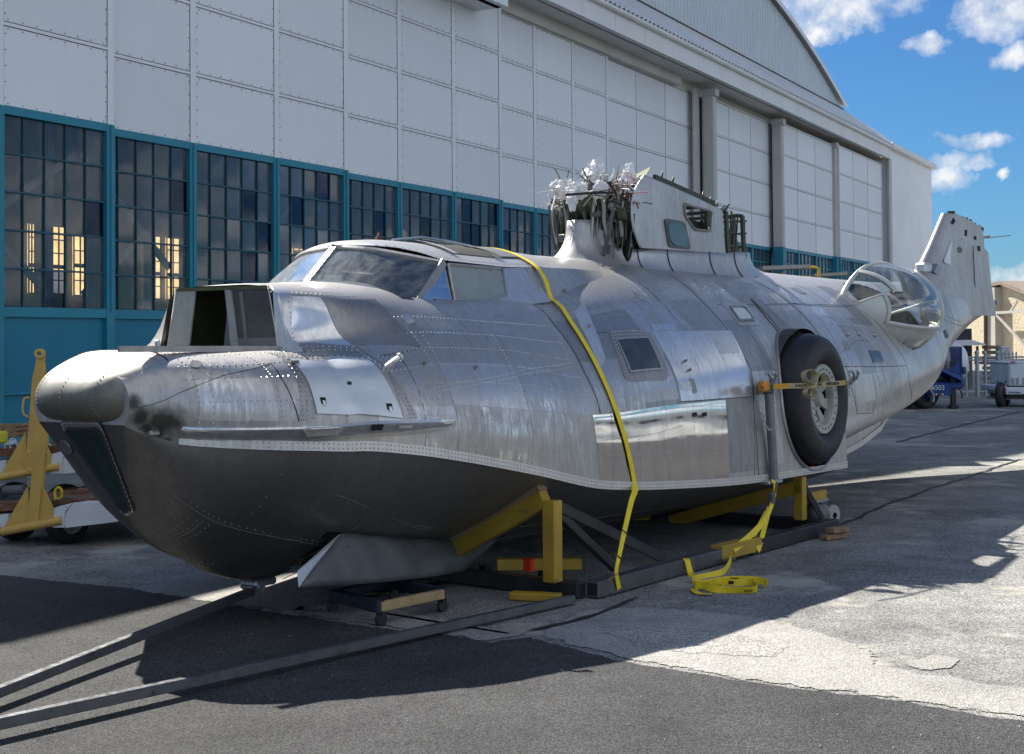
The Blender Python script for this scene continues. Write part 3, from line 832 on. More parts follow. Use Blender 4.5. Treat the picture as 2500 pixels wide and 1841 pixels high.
def pchip(xs, ys, x):
    xs = np.asarray(xs, float); ys = np.asarray(ys, float)
    h = np.diff(xs); d = np.diff(ys) / h; n = len(xs); m = np.zeros(n)
    for i in range(1, n - 1):
        if d[i - 1] * d[i] > 0:
            w1 = 2 * h[i] + h[i - 1]; w2 = h[i] + 2 * h[i - 1]
            m[i] = (w1 + w2) / (w1 / d[i - 1] + w2 / d[i])
    m[0] = d[0]; m[-1] = d[-1]
    x = np.clip(x, xs[0], xs[-1]); k = np.clip(np.searchsorted(xs, x, side='right') - 1, 0, n - 2)
    t = (x - xs[k]) / h[k]
    return ((1 + 2 * t) * (1 - t) ** 2 * ys[k] + t * (1 - t) ** 2 * h[k] * m[k] + t * t * (3 - 2 * t) * ys[k + 1] + t * t * (t - 1) * h[k] * m[k + 1])
_tabs = {}
def _table(tab):
    xs = sorted(tab); g = np.unique(np.concatenate([np.arange(xs[0], xs[-1], 0.01), xs, [xs[-1]]]))
    n = len(tab[xs[0]])
    A = np.stack([np.stack([pchip(xs, [tab[x][i][c] for x in xs], g) for c in (0, 1)], -1) for i in range(n)], 1)
    return g, A
def curve_pt(tab, s, w):
    if id(tab) not in _tabs: _tabs[id(tab)] = _table(tab)
    g, A = _tabs[id(tab)]
    i = min(max(int(np.searchsorted(g, s, side='right')) - 1, 0), len(g) - 2); fr = min(max((s - g[i]) / (g[i + 1] - g[i]), 0), 1)
    m = A.shape[1]; x = min(max(w, 0), 1) * (m - 1); k = min(int(x), m - 2); f = x - k
    def P(j): return A[i, j] * (1 - fr) + A[i + 1, j] * fr
    p1, p2 = P(k), P(k + 1)
    if k > 0: p0 = P(k - 1)
    elif tab is SA: p0 = P(1) * np.array([-1, 1])
    else: p0 = 2 * p1 - p2
    if k + 2 < m: p3 = P(k + 2)
    else: p3 = P(m - 2) * np.array([-1, 1])       # mirror over the centre line
    return 0.5 * ((2 * p1) + (-p0 + p2) * f + (2 * p0 - 5 * p1 + 4 * p2 - p3) * f * f + (-p0 + 3 * p1 - 3 * p2 + p3) * f ** 3)
def hull(s, w):
    """point of the port skin (s, t, z): main hull up to the step, afterbody behind it (w kept comparable)"""
    if s <= 7.72:
        q = curve_pt(ST, s, w)
    else:
        q = curve_pt(SA, s, 0.25 + 0.75 * w)     # w=0 at the lower knuckle
    return np.array([s, q[0], q[1]])
def hull_n(s, w, e=0.01):
    a = hull(s + e, w) - hull(s - e, w); b = hull(s, min(1, w + e)) - hull(s, max(0, w - e))
    n = np.cross(a, b); n = n / (np.linalg.norm(n) + 1e-12)
    return n if n[1] + 0.3 * n[2] > 0 else -n
def hp(s, w, d=0.0):
    p = hull(s, w)
    return p + hull_n(s, w) * d if d else p
# pixel -> (s, w) on the port skin
_gs = np.concatenate([np.linspace(0.19, 7.70, 380), np.linspace(7.74, 16.9, 240)]); _gw = np.linspace(0, 0.995, 90)
_P3 = np.array([[hull(s, w) for w in _gw] for s in _gs])
_PW = FO + _P3[..., 0:1] * fu + _P3[..., 1:2] * fv + _P3[..., 2:3] * np.array([0, 0, 1.0])
_D = _PW - CAM; _Z = _D @ _f
_G = np.stack([CX + F * (_D @ _r) / _Z, CY - F * (_D @ _u) / _Z], -1)
_N = np.cross(np.gradient(_P3, axis=0), np.gradient(_P3, axis=1))
_N = np.where(((_N[..., 1] + 0.3 * _N[..., 2]) > 0)[..., None], _N, -_N)
_NW = _N[..., 0:1] * fu + _N[..., 1:2] * fv + _N[..., 2:3] * np.array([0, 0, 1.0])
_V = (-(_D * _NW).sum(-1)) > 0
def px(x, y):
    d = (_G[:, :, 0] - x) ** 2 + (_G[:, :, 1] - y) ** 2 + (~_V) * 1e7
    i, j = np.unravel_index(np.argmin(d), d.shape); s, w = _gs[i], _gw[j]
    for _ in range(4):
        e = 0.004
        p0 = proj(fus(*hull(s, w))); s2 = s + e if abs(s + e - 7.72) > 0.02 else s - e
        a = (proj(fus(*hull(s2, w))) - p0) / (s2 - s); w2 = w + e if w < 0.99 else w - e
        b = (proj(fus(*hull(s, w2))) - p0) / (w2 - w)
        A = np.array([a, b]).T; r_ = np.array([x, y]) - p0
        if abs(np.linalg.det(A)) < 1e-3 or np.linalg.norm(r_) > 25: break
        q = np.linalg.solve(A, r_)
        s_, w_ = s + np.clip(q[0], -.05, .05), min(max(w + np.clip(q[1], -.03, .03), 0), 1)
        if (s_ - 7.72) * (s - 7.72) < 0: break
        s, w = s_, w_
    return s, w
# wheel bay
WS, WZ, WR = 7.03, 1.185, 0.60
def in_well(p): return (p[0] - WS) ** 2 + (p[2] - WZ) ** 2 < (WR + 0.035) ** 2
def loft_hull():
    S = sorted(set([round(x, 4) for x in np.concatenate([np.linspace(0.18, 1.24, 24), [1.27, 1.30, 1.34], np.linspace(1.40, 6.5, 92), np.linspace(6.52, 7.72, 49)])]))
    NW = 56
    up = []; 
    for s in S: up.append([hull(s, j / NW) for j in range(NW + 1)])
    V = []; Fc = []
    def strip(sign):
        base = len(V)
        for row in up:
            for p in row: V.append((p[0], -p[1] * sign, p[2]))
        m = NW + 1
        for i in range(len(S) - 1):
            for j in range(NW):
                c = (up[i][j] + up[i + 1][j + 1]) / 2
                if 2.12 < c[0] < 3.45 and c[2] > 2.0 and c[1] < .80: continue          # open under the canopy
                if .45 < c[0] < 1.22 and c[2] > 1.66 and c[1] < .30: continue   # bow hatch
                if 1.24 <= c[0] <= 1.27 and c[2] > 1.70 and c[1] < .56: continue     # bulkhead opening
                if sign == 1 and in_well(c): continue
                q = (base + i * m + j, base + (i + 1) * m + j, base + (i + 1) * m + j + 1, base + i * m + j + 1)
                Fc.append(q if sign == 1 else q[::-1])
    strip(1); strip(-1)
    st_ = [(tuple(L3(hull(*px(x, y)))), r) for x, y, r in ((395, 1035, .16), (385, 1060, .10), (345, 1015, .09), (362, 1045, .07), (380, 1085, .07), (325, 985, .07), (395, 1108, .05))]
    return mobj('hull_skin', V, Fc, alu('stained_aluminium', 0.45, 0.42, 0.49, stains=st_), plane, True), S
hull_skin, SS = loft_hull()
def keel_z(s): return float(pchip([k[0] for k in KEEL], [k[1] for k in KEEL], s))
def bottom_pt(s, q):
    """q 0 keel .. 1 chine"""
    c = hull(s, 0.0); zk = keel_z(s)
    wf = max(0.03, .40 - (s - .18) / .32 * .36)      # flat bow face, then a narrow keel strip
    kf = float(np.interp(s, [.5, 1.1], [.4, .04])); cx_ = float(np.interp(s, [.5, .8, 3.4], [1.02, .86, .52])); cz_ = float(np.interp(s, [.5, .8, 3.4], [.55, .34, .44]))
    if q < kf: return np.array([s, wf * q / kf, zk])
    f = (q - kf) / (1 - kf)
    a = np.array([wf, zk]); m_ = np.array([c[1] * cx_, zk + (c[2] - zk) * cz_]); b = c[1:]
    p = (1 - f) ** 2 * a + 2 * f * (1 - f) * m_ + f * f * b
    return np.array([s, *p])
def in_gear_bay(p): return 1.63 - .26 * (p[1] - .12) < p[0] < 3.3 and p[1] < .78 - .16 * (p[0] - 1.4)
def loft_bottom():
    S = [s for s in SS]; NB = 22; V = []; Fc = []
    for sign in (1, -1):
        base = len(V); rows = [[bottom_pt(s, j / NB) for j in range(NB + 1)] for s in S]
        for r_ in rows:
            for p in r_: V.append((p[0], -p[1] * sign, p[2]))
        m = NB + 1
        for i in range(len(S) - 1):
            for j in range(NB):
                c = (rows[i][j] + rows[i + 1][j + 1]) / 2
                if in_gear_bay(c): continue
                q = (base + i * m + j, base + i * m + j + 1, base + (i + 1) * m + j + 1, base + (i + 1) * m + j)
                Fc.append(q if sign == 1 else q[::-1])
    # main step transom
    row = [bottom_pt(7.72, j / NB) for j in range(NB + 1)]
    poly = [(p[0], -p[1], p[2]) for p in row] + [(7.72, -1.49, .72)] + [(7.72, 1.49, .72)] + [(p[0], p[1], p[2]) for p in row[::-1]]
    b = len(V); V += poly; Fc.append(tuple(range(b, b + len(poly))))
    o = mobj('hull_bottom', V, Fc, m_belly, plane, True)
    return o
hull_bottom = loft_bottom()
# inside of the nose wheel bay
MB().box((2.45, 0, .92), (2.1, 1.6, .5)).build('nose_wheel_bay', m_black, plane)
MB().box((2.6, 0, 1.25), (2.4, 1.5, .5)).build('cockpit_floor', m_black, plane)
def loft_aft():
    S = np.concatenate([np.linspace(7.72, 12, 70), np.linspace(12.1, 16.95, 60)]); NA_ = 64; V = []; Fc = []
    for sign in (1, -1):
        base = len(V); rows = []
        for s in S: rows.append([np.array([s, *curve_pt(SA, s, j / NA_)]) for j in range(NA_ + 1)])
        for r_ in rows:
            for p in r_: V.append((p[0], -p[1] * sign, p[2]))
        m = NA_ + 1
        for i in range(len(S) - 1):
            for j in range(NA_):
                c = (rows[i][j] + rows[i + 1][j + 1]) / 2
                if in_well(c) and sign == 1: continue
                if ((c[0] - 10.85) / .80) ** 2 + ((c[2] - 2.0) / .40) ** 2 < 1 and c[1] > .25: continue          # blister openings
                q = (base + i * m + j, base + (i + 1) * m + j, base + (i + 1) * m + j + 1, base + i * m + j + 1)
                Fc.append(q if sign == 1 else q[::-1])
    return mobj('aft_skin', V, Fc, m_aft, plane, True)
aft_skin = loft_aft()
# afterbody planing bottom behind the step
def loft_skirt():
    prof = [(7.72, 1.44, .60, .24), (8.4, 1.37, .66, .27), (9.2, 1.25, .76, .34), (9.9, 1.06, .86, .44), (10.45, .84, .95, .55)]
    V = []; Fc = []
    for i, (s, tc_, zc_, zk_) in enumerate(prof):
        P = [(0, zk_), (tc_ * .5, zk_ + (zc_ - zk_) * .42), (tc_, zc_), (tc_, zc_ + .03), (tc_ + .01, 1.25)]
        V += [(s, -t, z) for t, z in P] + [(s, t, z) for t, z in P[1:]]
    def idx(i, j, sg): return i * 9 + (j if sg == 1 or j == 0 else 4 + j)
    for i in range(len(prof) - 1):
        for sg in (1, -1):
            for j in range(4): Fc.append((idx(i, j, sg), idx(i + 1, j, sg), idx(i + 1, j + 1, sg), idx(i, j + 1, sg)))
    e = len(prof) - 1
    Fc.append(tuple([idx(e, j, 1) for j in (4, 3, 2, 1, 0)] + [idx(e, j, -1) for j in (1, 2, 3, 4)]))
    return mobj('afterbody_bottom', V, Fc, m_aft, plane)
skirt = loft_skirt()
mb = MB()
_pp = [(7.74, 1.447, .60), (8.4, 1.377, .66), (9.2, 1.257, .76), (9.9, 1.067, .86), (10.45, .847, .95)]
mb.ribbon([L3((s, t + .004, z + .03)) for s, t, z in _pp], [(0, 0, .028)] * 5, .008)
mb.bar(L3((7.73, 1.505, .53)), L3((7.73, 1.47, .76)), .02, .03, (1, 0, 0))
mb.build('chine_strip', m_alu_l, plane)

# --- patches, seams, rivets, bands on the skin
def patch(name, corners, mat, d=0.004, parent=None, nu=14, nv=10, rnd=0.0, conv=True, skirt=True):
    """curved plate over the skin; corners in pixel order: top-left, top-right, bottom-right, bottom-left"""
    C4 = [np.array(px(*c)) if conv else np.array(c) for c in corners]
    V = []; Fc = []
    def uv(a, b):
        if rnd > 0:     # rounded corners: squash the square grid towards a superellipse
            x, y = 2 * a - 1, 2 * b - 1; r_ = max(abs(x), abs(y))
            if r_ > 1e-6:
                p = 2 / rnd if rnd < 1 else 2.0; L = (abs(x) ** p + abs(y) ** p) ** (1 / p); x, y = x * r_ / L, y * r_ / L
            a, b = (x + 1) / 2, (y + 1) / 2
        return C4[0] * (1 - a) * (1 - b) + C4[1] * a * (1 - b) + C4[2] * a * b + C4[3] * (1 - a) * b
    for i in range(nv + 1):
        for j in range(nu + 1):
            q = uv(j / nu, i / nv); V.append(L3(hp(q[0], q[1], d)))
    m = nu + 1
    for i in range(nv):
        for j in range(nu): Fc.append((i * m + j, i * m + j + 1, (i + 1) * m + j + 1, (i + 1) * m + j))
    if skirt:
        ring = [j for j in range(m)] + [i * m + nu for i in range(1, nv + 1)] + [nv * m + j for j in range(nu - 1, -1, -1)] + [i * m for i in range(nv - 1, 0, -1)]
        b = len(V)
        for k in ring:
            i, j = divmod(k, m); q = uv(j / nu, i / nv); V.append(L3(hp(q[0], q[1], -0.004)))
        for a in range(len(ring)):
            a2 = (a + 1) % len(ring); Fc.append((ring[a], ring[a2], b + a2, b + a))
    o = mobj(name, V, Fc, mat, parent or plane)
    smooth_by_angle(o, 40)
    return o
def sw_line(pts, conv=True, step=0.05):
    Q = [np.array(px(*p)) if conv else np.array(p) for p in pts]
    out = []
    for i in range(len(Q) - 1):
        L = np.linalg.norm(hull(*Q[i + 1]) - hull(*Q[i])); n = max(1, int(round(L / step)))
        for k in range(n): out.append(Q[i] + (Q[i + 1] - Q[i]) * k / n)
    out.append(Q[-1]); return out
SEAM = MB(); RIV = {}
def band(target, pts, w, d=0.002, conv=True, thick=0.002, step=0.08):
    L = sw_line(pts, conv, step); P = [hp(q[0], q[1], d) for q in L]; S_ = []
    for i in range(len(P)):
        t = P[min(i + 1, len(P) - 1)] - P[max(i - 1, 0)]; n = hull_n(*L[i]); v_ = np.cross(n, t); v_ = v_ / (np.linalg.norm(v_) + 1e-12) * w / 2
        S_.append(L3(v_))
    target.ribbon([L3(p) for p in P], S_, thick)
def seam(pts, w=0.007, conv=True): band(SEAM, pts, w, 0.0015, conv)
def rivets(pts, pitch=0.035, r=0.006, conv=True, key='rivet_row', d=0.0):
    mb = RIV.setdefault(key, MB())
    L = sw_line(pts, conv, pitch)
    for q in L:
        p = hp(q[0], q[1], d + 0.001); n = hull_n(*q); a = np.cross(n, (1, 0, 0)); a = a / (np.linalg.norm(a) + 1e-9); b = np.cross(n, a)
        V = [L3(p + (a * math.cos(k * math.pi / 3) + b * math.sin(k * math.pi / 3)) * r) for k in range(6)] + [L3(p + n * r * 0.75)]
        mb.add(V, [(k, (k + 1) % 6, 6) for k in range(6)])
# ---------------- skin plates, seams and rivets (pixel corners are mapped onto the skin)
seam([(1300,742),(1365,807),(1409,873),(1425,907),(1467,1025)])
seam([(1637,673),(1700,722),(1754,778),(1801,847),(1834,905),(1840,1000),(1852,1160)])
seam([(1838,686),(1929,740),(2008,831),(2036,890)])
seam([(2041,708),(2117,765),(2208,878),(2219,933)])
seam([(928,870),(1032,850)])
seam([(283,900),(356,863)], .006)
seam([(332,996),(436,960),(548,916),(657,889)], .003)
seam([(661,887),(686,923),(722,999),(730,1030)], .006)
seam([(1560,690),(1660,790),(1740,900),(1770,976)], .004)
seam([(1690,683),(1800,775),(1870,880),(1900,960)], .004)
seam([(1880,690),(1975,750),(2050,860),(2080,950)], .005)
seam([(1945,696),(2040,752),(2130,880),(2150,960)], .004)
seam([(1750,744),(1960,745),(2070,750)], .005)
seam([(2041,895),(2130,896),(2210,893)], .006)
seam([(1930,742),(2085,746)], .005)
seam([(2055,860),(2090,832),(2120,833)], .004)
seam([(2080,950),(2092,1010),(2131,1008),(2137,980)], .005)
seam([(2219,933),(2225,975)], .005)
seam([(1430,812),(1480,812)], .005)
seam([(1660,981),(1835,969)], .005)
seam([(1772,976),(1779,1172)], .004)
seam([(1830,909),(1842,1165)], .004)
seam([(2290,770),(2380,800),(2400,790)], .005)
seam([(2312,772),(2345,785)], .005)
for s_ in (1.75,): seam([(s_, .02), (s_, .2), (s_, .4), (s_, .5)], .004, False)
for s_ in (12.1, 13.0, 14.0): seam([(s_, .1), (s_, .4), (s_, .7), (s_, .95)], .005, False)
# rivet rows
for w_ in (.22, .30, .38, .46, .54, .62, .70): rivets([(1.42, w_), (2.2, w_), (3.38, w_ - .01)], .034, .006, False)
for s_ in (1.42, 1.95, 2.02, 2.66, 3.36): rivets([(s_, .06), (s_, .3), (s_, .62 if s_ > 1.9 else .78)], .030, .006, False)
for s_ in (.50, .56, .86, 1.16, 1.22): rivets([(s_, .10), (s_, .5), (s_, .82)], .030, .006, False)
for w_ in (.12, .34, .5, .62, .74, .80): rivets([(.46, w_), (1.24, w_)], .034, .006, False)
rivets([(1003,972),(1072,955),(1217,930),(1391,897)], .028, .006)
rivets([(1003,961),(1072,944),(1217,919),(1391,886)], .028, .006)
for s_ in (3.40, 3.52, 4.12, 4.72, 5.32, 5.84, 5.97, 6.45): rivets([(s_, .06), (s_, .35), (s_, .65), (s_, .92)], .045, .0045, False)
for w_ in (.20, .33, .46, .58, .70, .80): rivets([(3.55, w_), (5.85, w_)], .045, .0042, False)
for w_ in (.40, .55, .68, .80): rivets([(5.98, w_), (7.6, w_), ], .05, .0042, False)
for s_ in (7.95, 8.36, 9.16, 9.85): rivets([(s_, .2), (s_, .5), (s_, .92)], .05, .0045, False)
for w_ in (.3, .5, .66, .8): rivets([(7.95, w_), (9.8, w_)], .055, .0045, False)
# the skin is a patchwork of sheets, each with its own sheen
rs = random.Random(21)
VAR = [alu('sheet_aluminium_%d' % k, b_, r_, pl_, tint_=tn_, scuff=sf_) for k, (b_, r_, pl_, tn_, sf_) in enumerate(((.38, .44, .48, (1.02, 1.0, .98), 1.1), (.46, .40, .46, (1.0, 1.0, 1.0), 1.2), (.57, .36, .49, (1.03, 1.0, .97), .9), (.43, .48, .44, (1.04, 1.0, .95), 1.3), (.33, .42, .50, (1.0, 1.0, 1.0), .9)))]
def sheet(s0, s1, w0, w1, m): P_0('skin_sheet', [(s0, w1), (s1, w1), (s1, w0), (s0, w0)], m, .0016, None, 10, 8, 0.0, False)
P_0 = patch
SE = [1.42, 2.0, 2.68, 3.42]; WE = [.03, .27, .47]
for i in range(len(SE) - 1):
    for j in range(len(WE) - 1): sheet(SE[i] + .004, SE[i + 1] - .004, WE[j] + .003, WE[j + 1] - .003, rs.choice(VAR))
for a, b, c, d in ((3.47, 4.1, .03, .34), (4.1, 5.86, .03, .30), (3.47, 4.6, .34, .52), (4.6, 5.86, .30, .52), (3.47, 4.5, .52, .72), (4.5, 5.3, .52, .74), (5.3, 5.86, .52, .74), (4.0, 5.0, .74, .86), (5.92, 6.36, .04, .40), (5.92, 6.36, .40, .66), (5.92, 6.6, .66, .80), (6.62, 7.4, .70, .82)): sheet(a + .004, b - .004, c + .003, d - .003, rs.choice(VAR))
for a, b, c, d in ((7.8, 8.5, .62, .80), (8.5, 9.3, .62, .82), (7.78, 8.4, .40, .62), (8.4, 9.1, .34, .62), (9.1, 9.75, .30, .62), (8.4, 9.7, .14, .34), (9.3, 9.75, .62, .84), (12.2, 12.95, .3, .7), (13.05, 13.9, .3, .75)): sheet(a + .004, b - .004, c + .003, d - .003, rs.choice(VAR))
for a, b, c, d in ((.5, .84, .2, .5),): sheet(a, b, c, d, rs.choice(VAR))
# chine strip with two rivet rows
cs = MB(); NSC = 90
SCH = [0.44 + (7.70 - 0.44) * i / NSC for i in range(NSC + 1)]
cs.ribbon([L3(hull(s, 0) + np.array([0, .007, .020])) for s in SCH], [(0, 0, .030)] * (NSC + 1), .010)
chine = cs.build('chine_strip', m_alu_l, plane)
rv = MB()
for s in np.arange(.5, 7.7, .028):
    for dz in (.034, .008):
        p = hull(s, 0) + np.array([0, .013, dz])
        V = [L3(p + np.array([math.cos(k * math.pi / 3), 0, math.sin(k * math.pi / 3)]) * .0065) for k in range(6)] + [L3(p + np.array([0, .005, 0]))]
        rv.add(V, [(k, (k + 1) % 6, 6) for k in range(6)])
tag(rv.build('rivet_row', m_rivet, chine), kind='stuff')
# plates on the flank
P_ = patch
P_('doubler_plate', [(652,862),(700,862),(770,1024),(729,1028)], m_alu_d, .004)
P_('doubler_plate', [(868,846),(905,872),(1020,1022),(984,1024)], m_alu_d, .004)
P_('doubler_plate', [(690,861),(860,846),(893,874),(705,878)], m_alu_d, .0045)
hatch = P_('hatch_plate', [(706,881),(896,881),(981,1022),(772,1010)], m_plate, .016)
for x, y in ((786,979),(947,994)):
    P_('latch_slot', [(x-8,y-7),(x+6,y-7),(x+9,y+8),(x-4,y+8)], m_black, .018, hatch, 2, 2)
    P_('latch', [(x-2,y+1),(x+4,y+1),(x+8,y+13),(x+1,y+13)], m_rivet, .024, hatch, 2, 2)
P_('latch_slot', [(709,887),(728,885),(728,891),(712,893)], m_black, .018, hatch, 2, 2)
P_('finger_hole', [(846,934),(853,934),(854,941),(847,941)], m_black, .018, hatch, 2, 2)
rivets([(702,876),(898,876)], .03, .006, d=.006); rivets([(662,866),(738,1024)], .03, .006, d=.006); rivets([(675,866),(750,1024)], .03, .006, d=.006)
rivets([(690,868),(765,1020)], .03, .006, d=.006); rivets([(890,872),(1003,1020)], .03, .006, d=.006); rivets([(902,876),(1014,1020)], .03, .006, d=.006)
rivets([(700,866),(860,850)], .025, .007, d=.006); rivets([(700,872),(872,858)], .025, .007, d=.006)
P_('skin_panel', [(690,722),(781,726),(859,842),(731,855)], m_alu_b, .004)
P_('skin_panel', [(784,727),(915,731),(1030,848),(863,842)], m_alu_d, .0035)
P_('skin_panel', [(868,846),(925,838),(1028,852),(928,868)], m_alu, .003)
rivets([(700,727),(738,850)], .03, .006, d=.005); rivets([(692,714),(860,722)], .03, .006)
P_('oval_plate', [(978,770),(1004,770),(1012,789),(992,792)], m_alu_l, .008, None, 8, 8, .45)
mirror_panel = P_('polished_panel', [(1446,1013),(1770,976),(1780,1172),(1465,1181)], m_mirror, .004, None, 26, 20)
for x in (1490, 1555, 1625, 1690, 1735): rivets([(x, 1010 - (x - 1446) * .09), (x + 9, 1176)], .03, .0045, d=.005)
rivets([(1448,1078),(1600,1058),(1662,1040)], .03, .0045, d=.005); rivets([(1452,1020),(1768,984)], .03, .0045, d=.005); rivets([(1466,1172),(1776,1166)], .03, .0045, d=.005)
for x in (1694, 1718): P_('drain_hole', [(x-6,1008),(x+6,1006),(x+7,1016),(x-5,1018)], m_black, .0065, mirror_panel, 3, 3, .5)
P_('skin_panel', [(1400,762),(1423,740),(1478,880),(1462,900)], m_alu_l, .003)
P_('skin_panel', [(1590,809),(1783,807),(1835,967),(1662,980)], m_alu_b, .0035, None, 18, 12)
P_('skin_panel', [(1725,808),(1782,808),(1805,862),(1757,864)], m_alu_l, .006)
P_('skin_panel', [(1588,792),(1640,790),(1655,806),(1596,808)], m_alu_b, .0035)
P_('access_panel', [(1656,933),(1690,930),(1700,950),(1664,952)], m_alu_l, .0065)
P_('access_panel', [(1680,925),(1692,925),(1700,958),(1692,961)], m_alu_d, .008)
door = P_('hatch_door', [(1478,806),(1578,805),(1636,930),(1523,934)], m_alu_d, .006, None, 16, 14, .35)
P_('door_window', [(1502,830),(1580,826),(1613,902),(1537,909)], m_dkwin, .0105, door, 14, 12, .25)
fr = MB()
for a, b in (((1502,830),(1580,826)), ((1580,826),(1613,902)), ((1613,902),(1537,909)), ((1537,909),(1502,830))): band(fr, [a, b], .014, .012, True, .006)
fr.build('window_frame', m_alu, door)
rivets([(1490,812),(1572,810),(1628,926),(1530,930),(1490,812)], .028, .005, d=.007); rivets([(1494,820),(1574,817),(1620,918),(1534,922),(1494,820)], .028, .005, d=.007)
sw = P_('port_window', [(1759,740),(1820,740),(1857,795),(1805,796)], m_alu, .005, None, 10, 8)
P_('window_pane', [(1784,753),(1816,753),(1836,780),(1806,782)], paint('milky_pane', (.62,.64,.62), .25, .08), .011, sw, 10, 8, .35)
wf_ = MB()
for a, b in (((1782,751),(1817,751)), ((1817,751),(1839,782)), ((1839,782),(1804,784)), ((1804,784),(1782,751))): band(wf_, [a, b], .022, .012, True, .008)
wf_.build('window_frame', m_alu_d, sw)
rivets([(1770,745),(1818,745),(1848,790),(1806,791),(1770,745)], .028, .005, d=.006)
P_('leg_door', [(1833,731),(1856,736),(1952,832),(1914,826)], m_alu_d, .012, None, 12, 6)
seam([(1832,730),(1872,778),(1912,828)], .022)
P_('rear_panel_window', [(2119,856),(2146,857),(2157,884),(2131,886)], m_dkwin, .008, None, 8, 8, .2)
P_('access_panel', [(2072,777),(2092,777),(2105,791),(2087,791)], m_alu_d, .005)
P_('access_panel', [(2054,833),(2069,833),(2078,855),(2063,855)], m_alu_d, .005)
P_('access_panel', [(1930,703),(1944,703),(1968,716),(1954,717)], m_alu_d, .005)
P_('access_panel', [(2073,907),(2092,906),(2097,923),(2078,925)], m_plate, .006)
P_('skin_panel', [(2080,918),(2128,914),(2135,975),(2090,990)], m_aft, .003)
tag(SEAM.build('skin_seam', m_seam, plane), kind='stuff')
for k, mb in RIV.items(): tag(mb.build(k, m_rivet, plane), kind='stuff')
# bolts and stubs on the flank
for (x, y) in ((1158,900),(1033,890),(1670,883),(1680,905),(2068,820),(2095,819),(2134,822),(1435,800),(1378,714)):
    q = px(x, y); p = hp(*q); n = hull_n(*q)
    MB().tube([L3(p), L3(p + n * .03)], .011, 8).build('bolt', m_alu_d, plane)
q = px(940, 897); p = hp(*q); n = hull_n(*q)
MB().tube([L3(p - n * .01), L3(p + n * .05 + np.array([.04, 0, 0])), L3(p + n * .07 + np.array([.09, 0, .012]))], .016, 10).tube([L3(p + n * .07 + np.array([.088, 0, .012])), L3(p + n * .072 + np.array([.10, 0, .016]))], .026, 10).build('drain_stub', m_alu_l, plane, True)
# spray rail (long handrail fairing) on the bow flank
sr = MB(); NR = 46; rows = []
A_ = np.array(px(438, 1052)); B_ = np.array(px(1113, 1034))
hw = MB()
for i in range(NR + 1):
    f = i / NR; q = A_ + (B_ - A_) * f; q[1] += 0.004 * math.sin(math.pi * f)
    p = hull(*q); n = hull_n(*q); n = np.array([n[0], n[1], 0]); n = n / np.linalg.norm(n)
    tp = max(0.02, math.sin(math.pi * min(1, f * 1.0)) ** .45)
    rows.append([p + np.array([0, 0, .028]) - n * .01, p + np.array([0, 0, .026]) + n * .055 * tp, p + np.array([0, 0, .014]) + n * .062 * tp, p + np.array([0, 0, .002]) + n * .055 * tp, p + np.array([0, 0, -.055 * tp]) - n * .005])
V = []; Fc = []
for r_ in rows: V += [L3(p) for p in r_]
for i in range(NR):
    for j in range(4): Fc.append((i * 5 + j, i * 5 + j + 1, (i + 1) * 5 + j + 1, (i + 1) * 5 + j))
rail = mobj('spray_rail', V, Fc, m_alu_b, plane); smooth_by_angle(rail, 30)
fl = MB(); LP = []
for i in range(NR + 1):
    f = i / NR; q = A_ + (B_ - A_) * f; tp = math.sin(math.pi * f) ** .5 if 0 < f < 1 else 0
    LP.append((q[0], q[1] - .058 * tp))
band(fl, LP, .022, .004, False, .004); fl.build('flange', m_alu_d, rail)
def on_rail(f, up, out):
    q = A_ + (B_ - A_) * f; p = hull(*q); n = hull_n(*q); n = np.array([n[0], n[1], 0]); n = n / np.linalg.norm(n)
    return L3(p + n * out + np.array([0, 0, up]))
MB().tube([on_rail(.345, .012, .05), on_rail(.36, .014, .078), on_rail(.45, .014, .078), on_rail(.465, .012, .05)], .011, 8).build('grab_handle', m_rivet, rail, True)
MB().prism([on_rail(.335, .012, .066), on_rail(.475, .012, .066), on_rail(.455, -.030, .046), on_rail(.355, -.030, .046)], (0, -.002, 0)).build('handle_recess', m_alu_l, rail)
MB().prism([on_rail(.585, .014, .068), on_rail(.635, .014, .068), on_rail(.63, -.022, .052), on_rail(.59, -.022, .052)], (0, -.004, 0)).build('lamp_recess', m_black, rail)
MB().prism([on_rail(.70, .004, .063), on_rail(.765, .004, .062), on_rail(.755, -.014, .054), on_rail(.705, -.014, .054)], (0, -.003, 0)).build('slot', m_alu_l, rail)
# bow face: flat forefoot with the aimer's window
def face(x, y, d=0.0):
    r = ray(x, y); a = np.array([r @ fu, r @ fv, r[2]]); c = CAM - FO; b = np.array([c @ fu, c @ fv, c[2]])
    n = np.array([-.59, 0, -.32]); n = n / np.linalg.norm(n); p0 = np.array([.18, 0, 1.28]) + n * d
    return b + a * (((p0 - b) @ n) / (a @ n))
fn = np.array([-.59, 0, -.32]); fn = fn / np.linalg.norm(fn)
def rounded(poly, r=.22, n=4):
    out = []; m = len(poly)
    for i in range(m):
        a, b, c = poly[i - 1], poly[i], poly[(i + 1) % m]
        p = b + (a - b) * r; q = b + (c - b) * r
        for k in range(n + 1):
            f = k / n; out.append((1 - f) ** 2 * p + 2 * f * (1 - f) * b + f * f * q)
    return out
Wp_ = [(158, 1046), (247, 1046), (320, 1240), (306, 1248), (292, 1240)]
ctr = np.mean([face(*p) for p in Wp_], axis=0)
win = MB().prism([L3(p) for p in rounded([face(x, y, .006) for x, y in Wp_], .12)], L3(fn * .006)).build('bow_window', paint('green_plexiglass', (.028, .048, .044), .20, .25, 3, metal=0.0), plane)
rg = [face(x, y, .006) for x, y in Wp_]; rg2 = rounded(rg, .12)
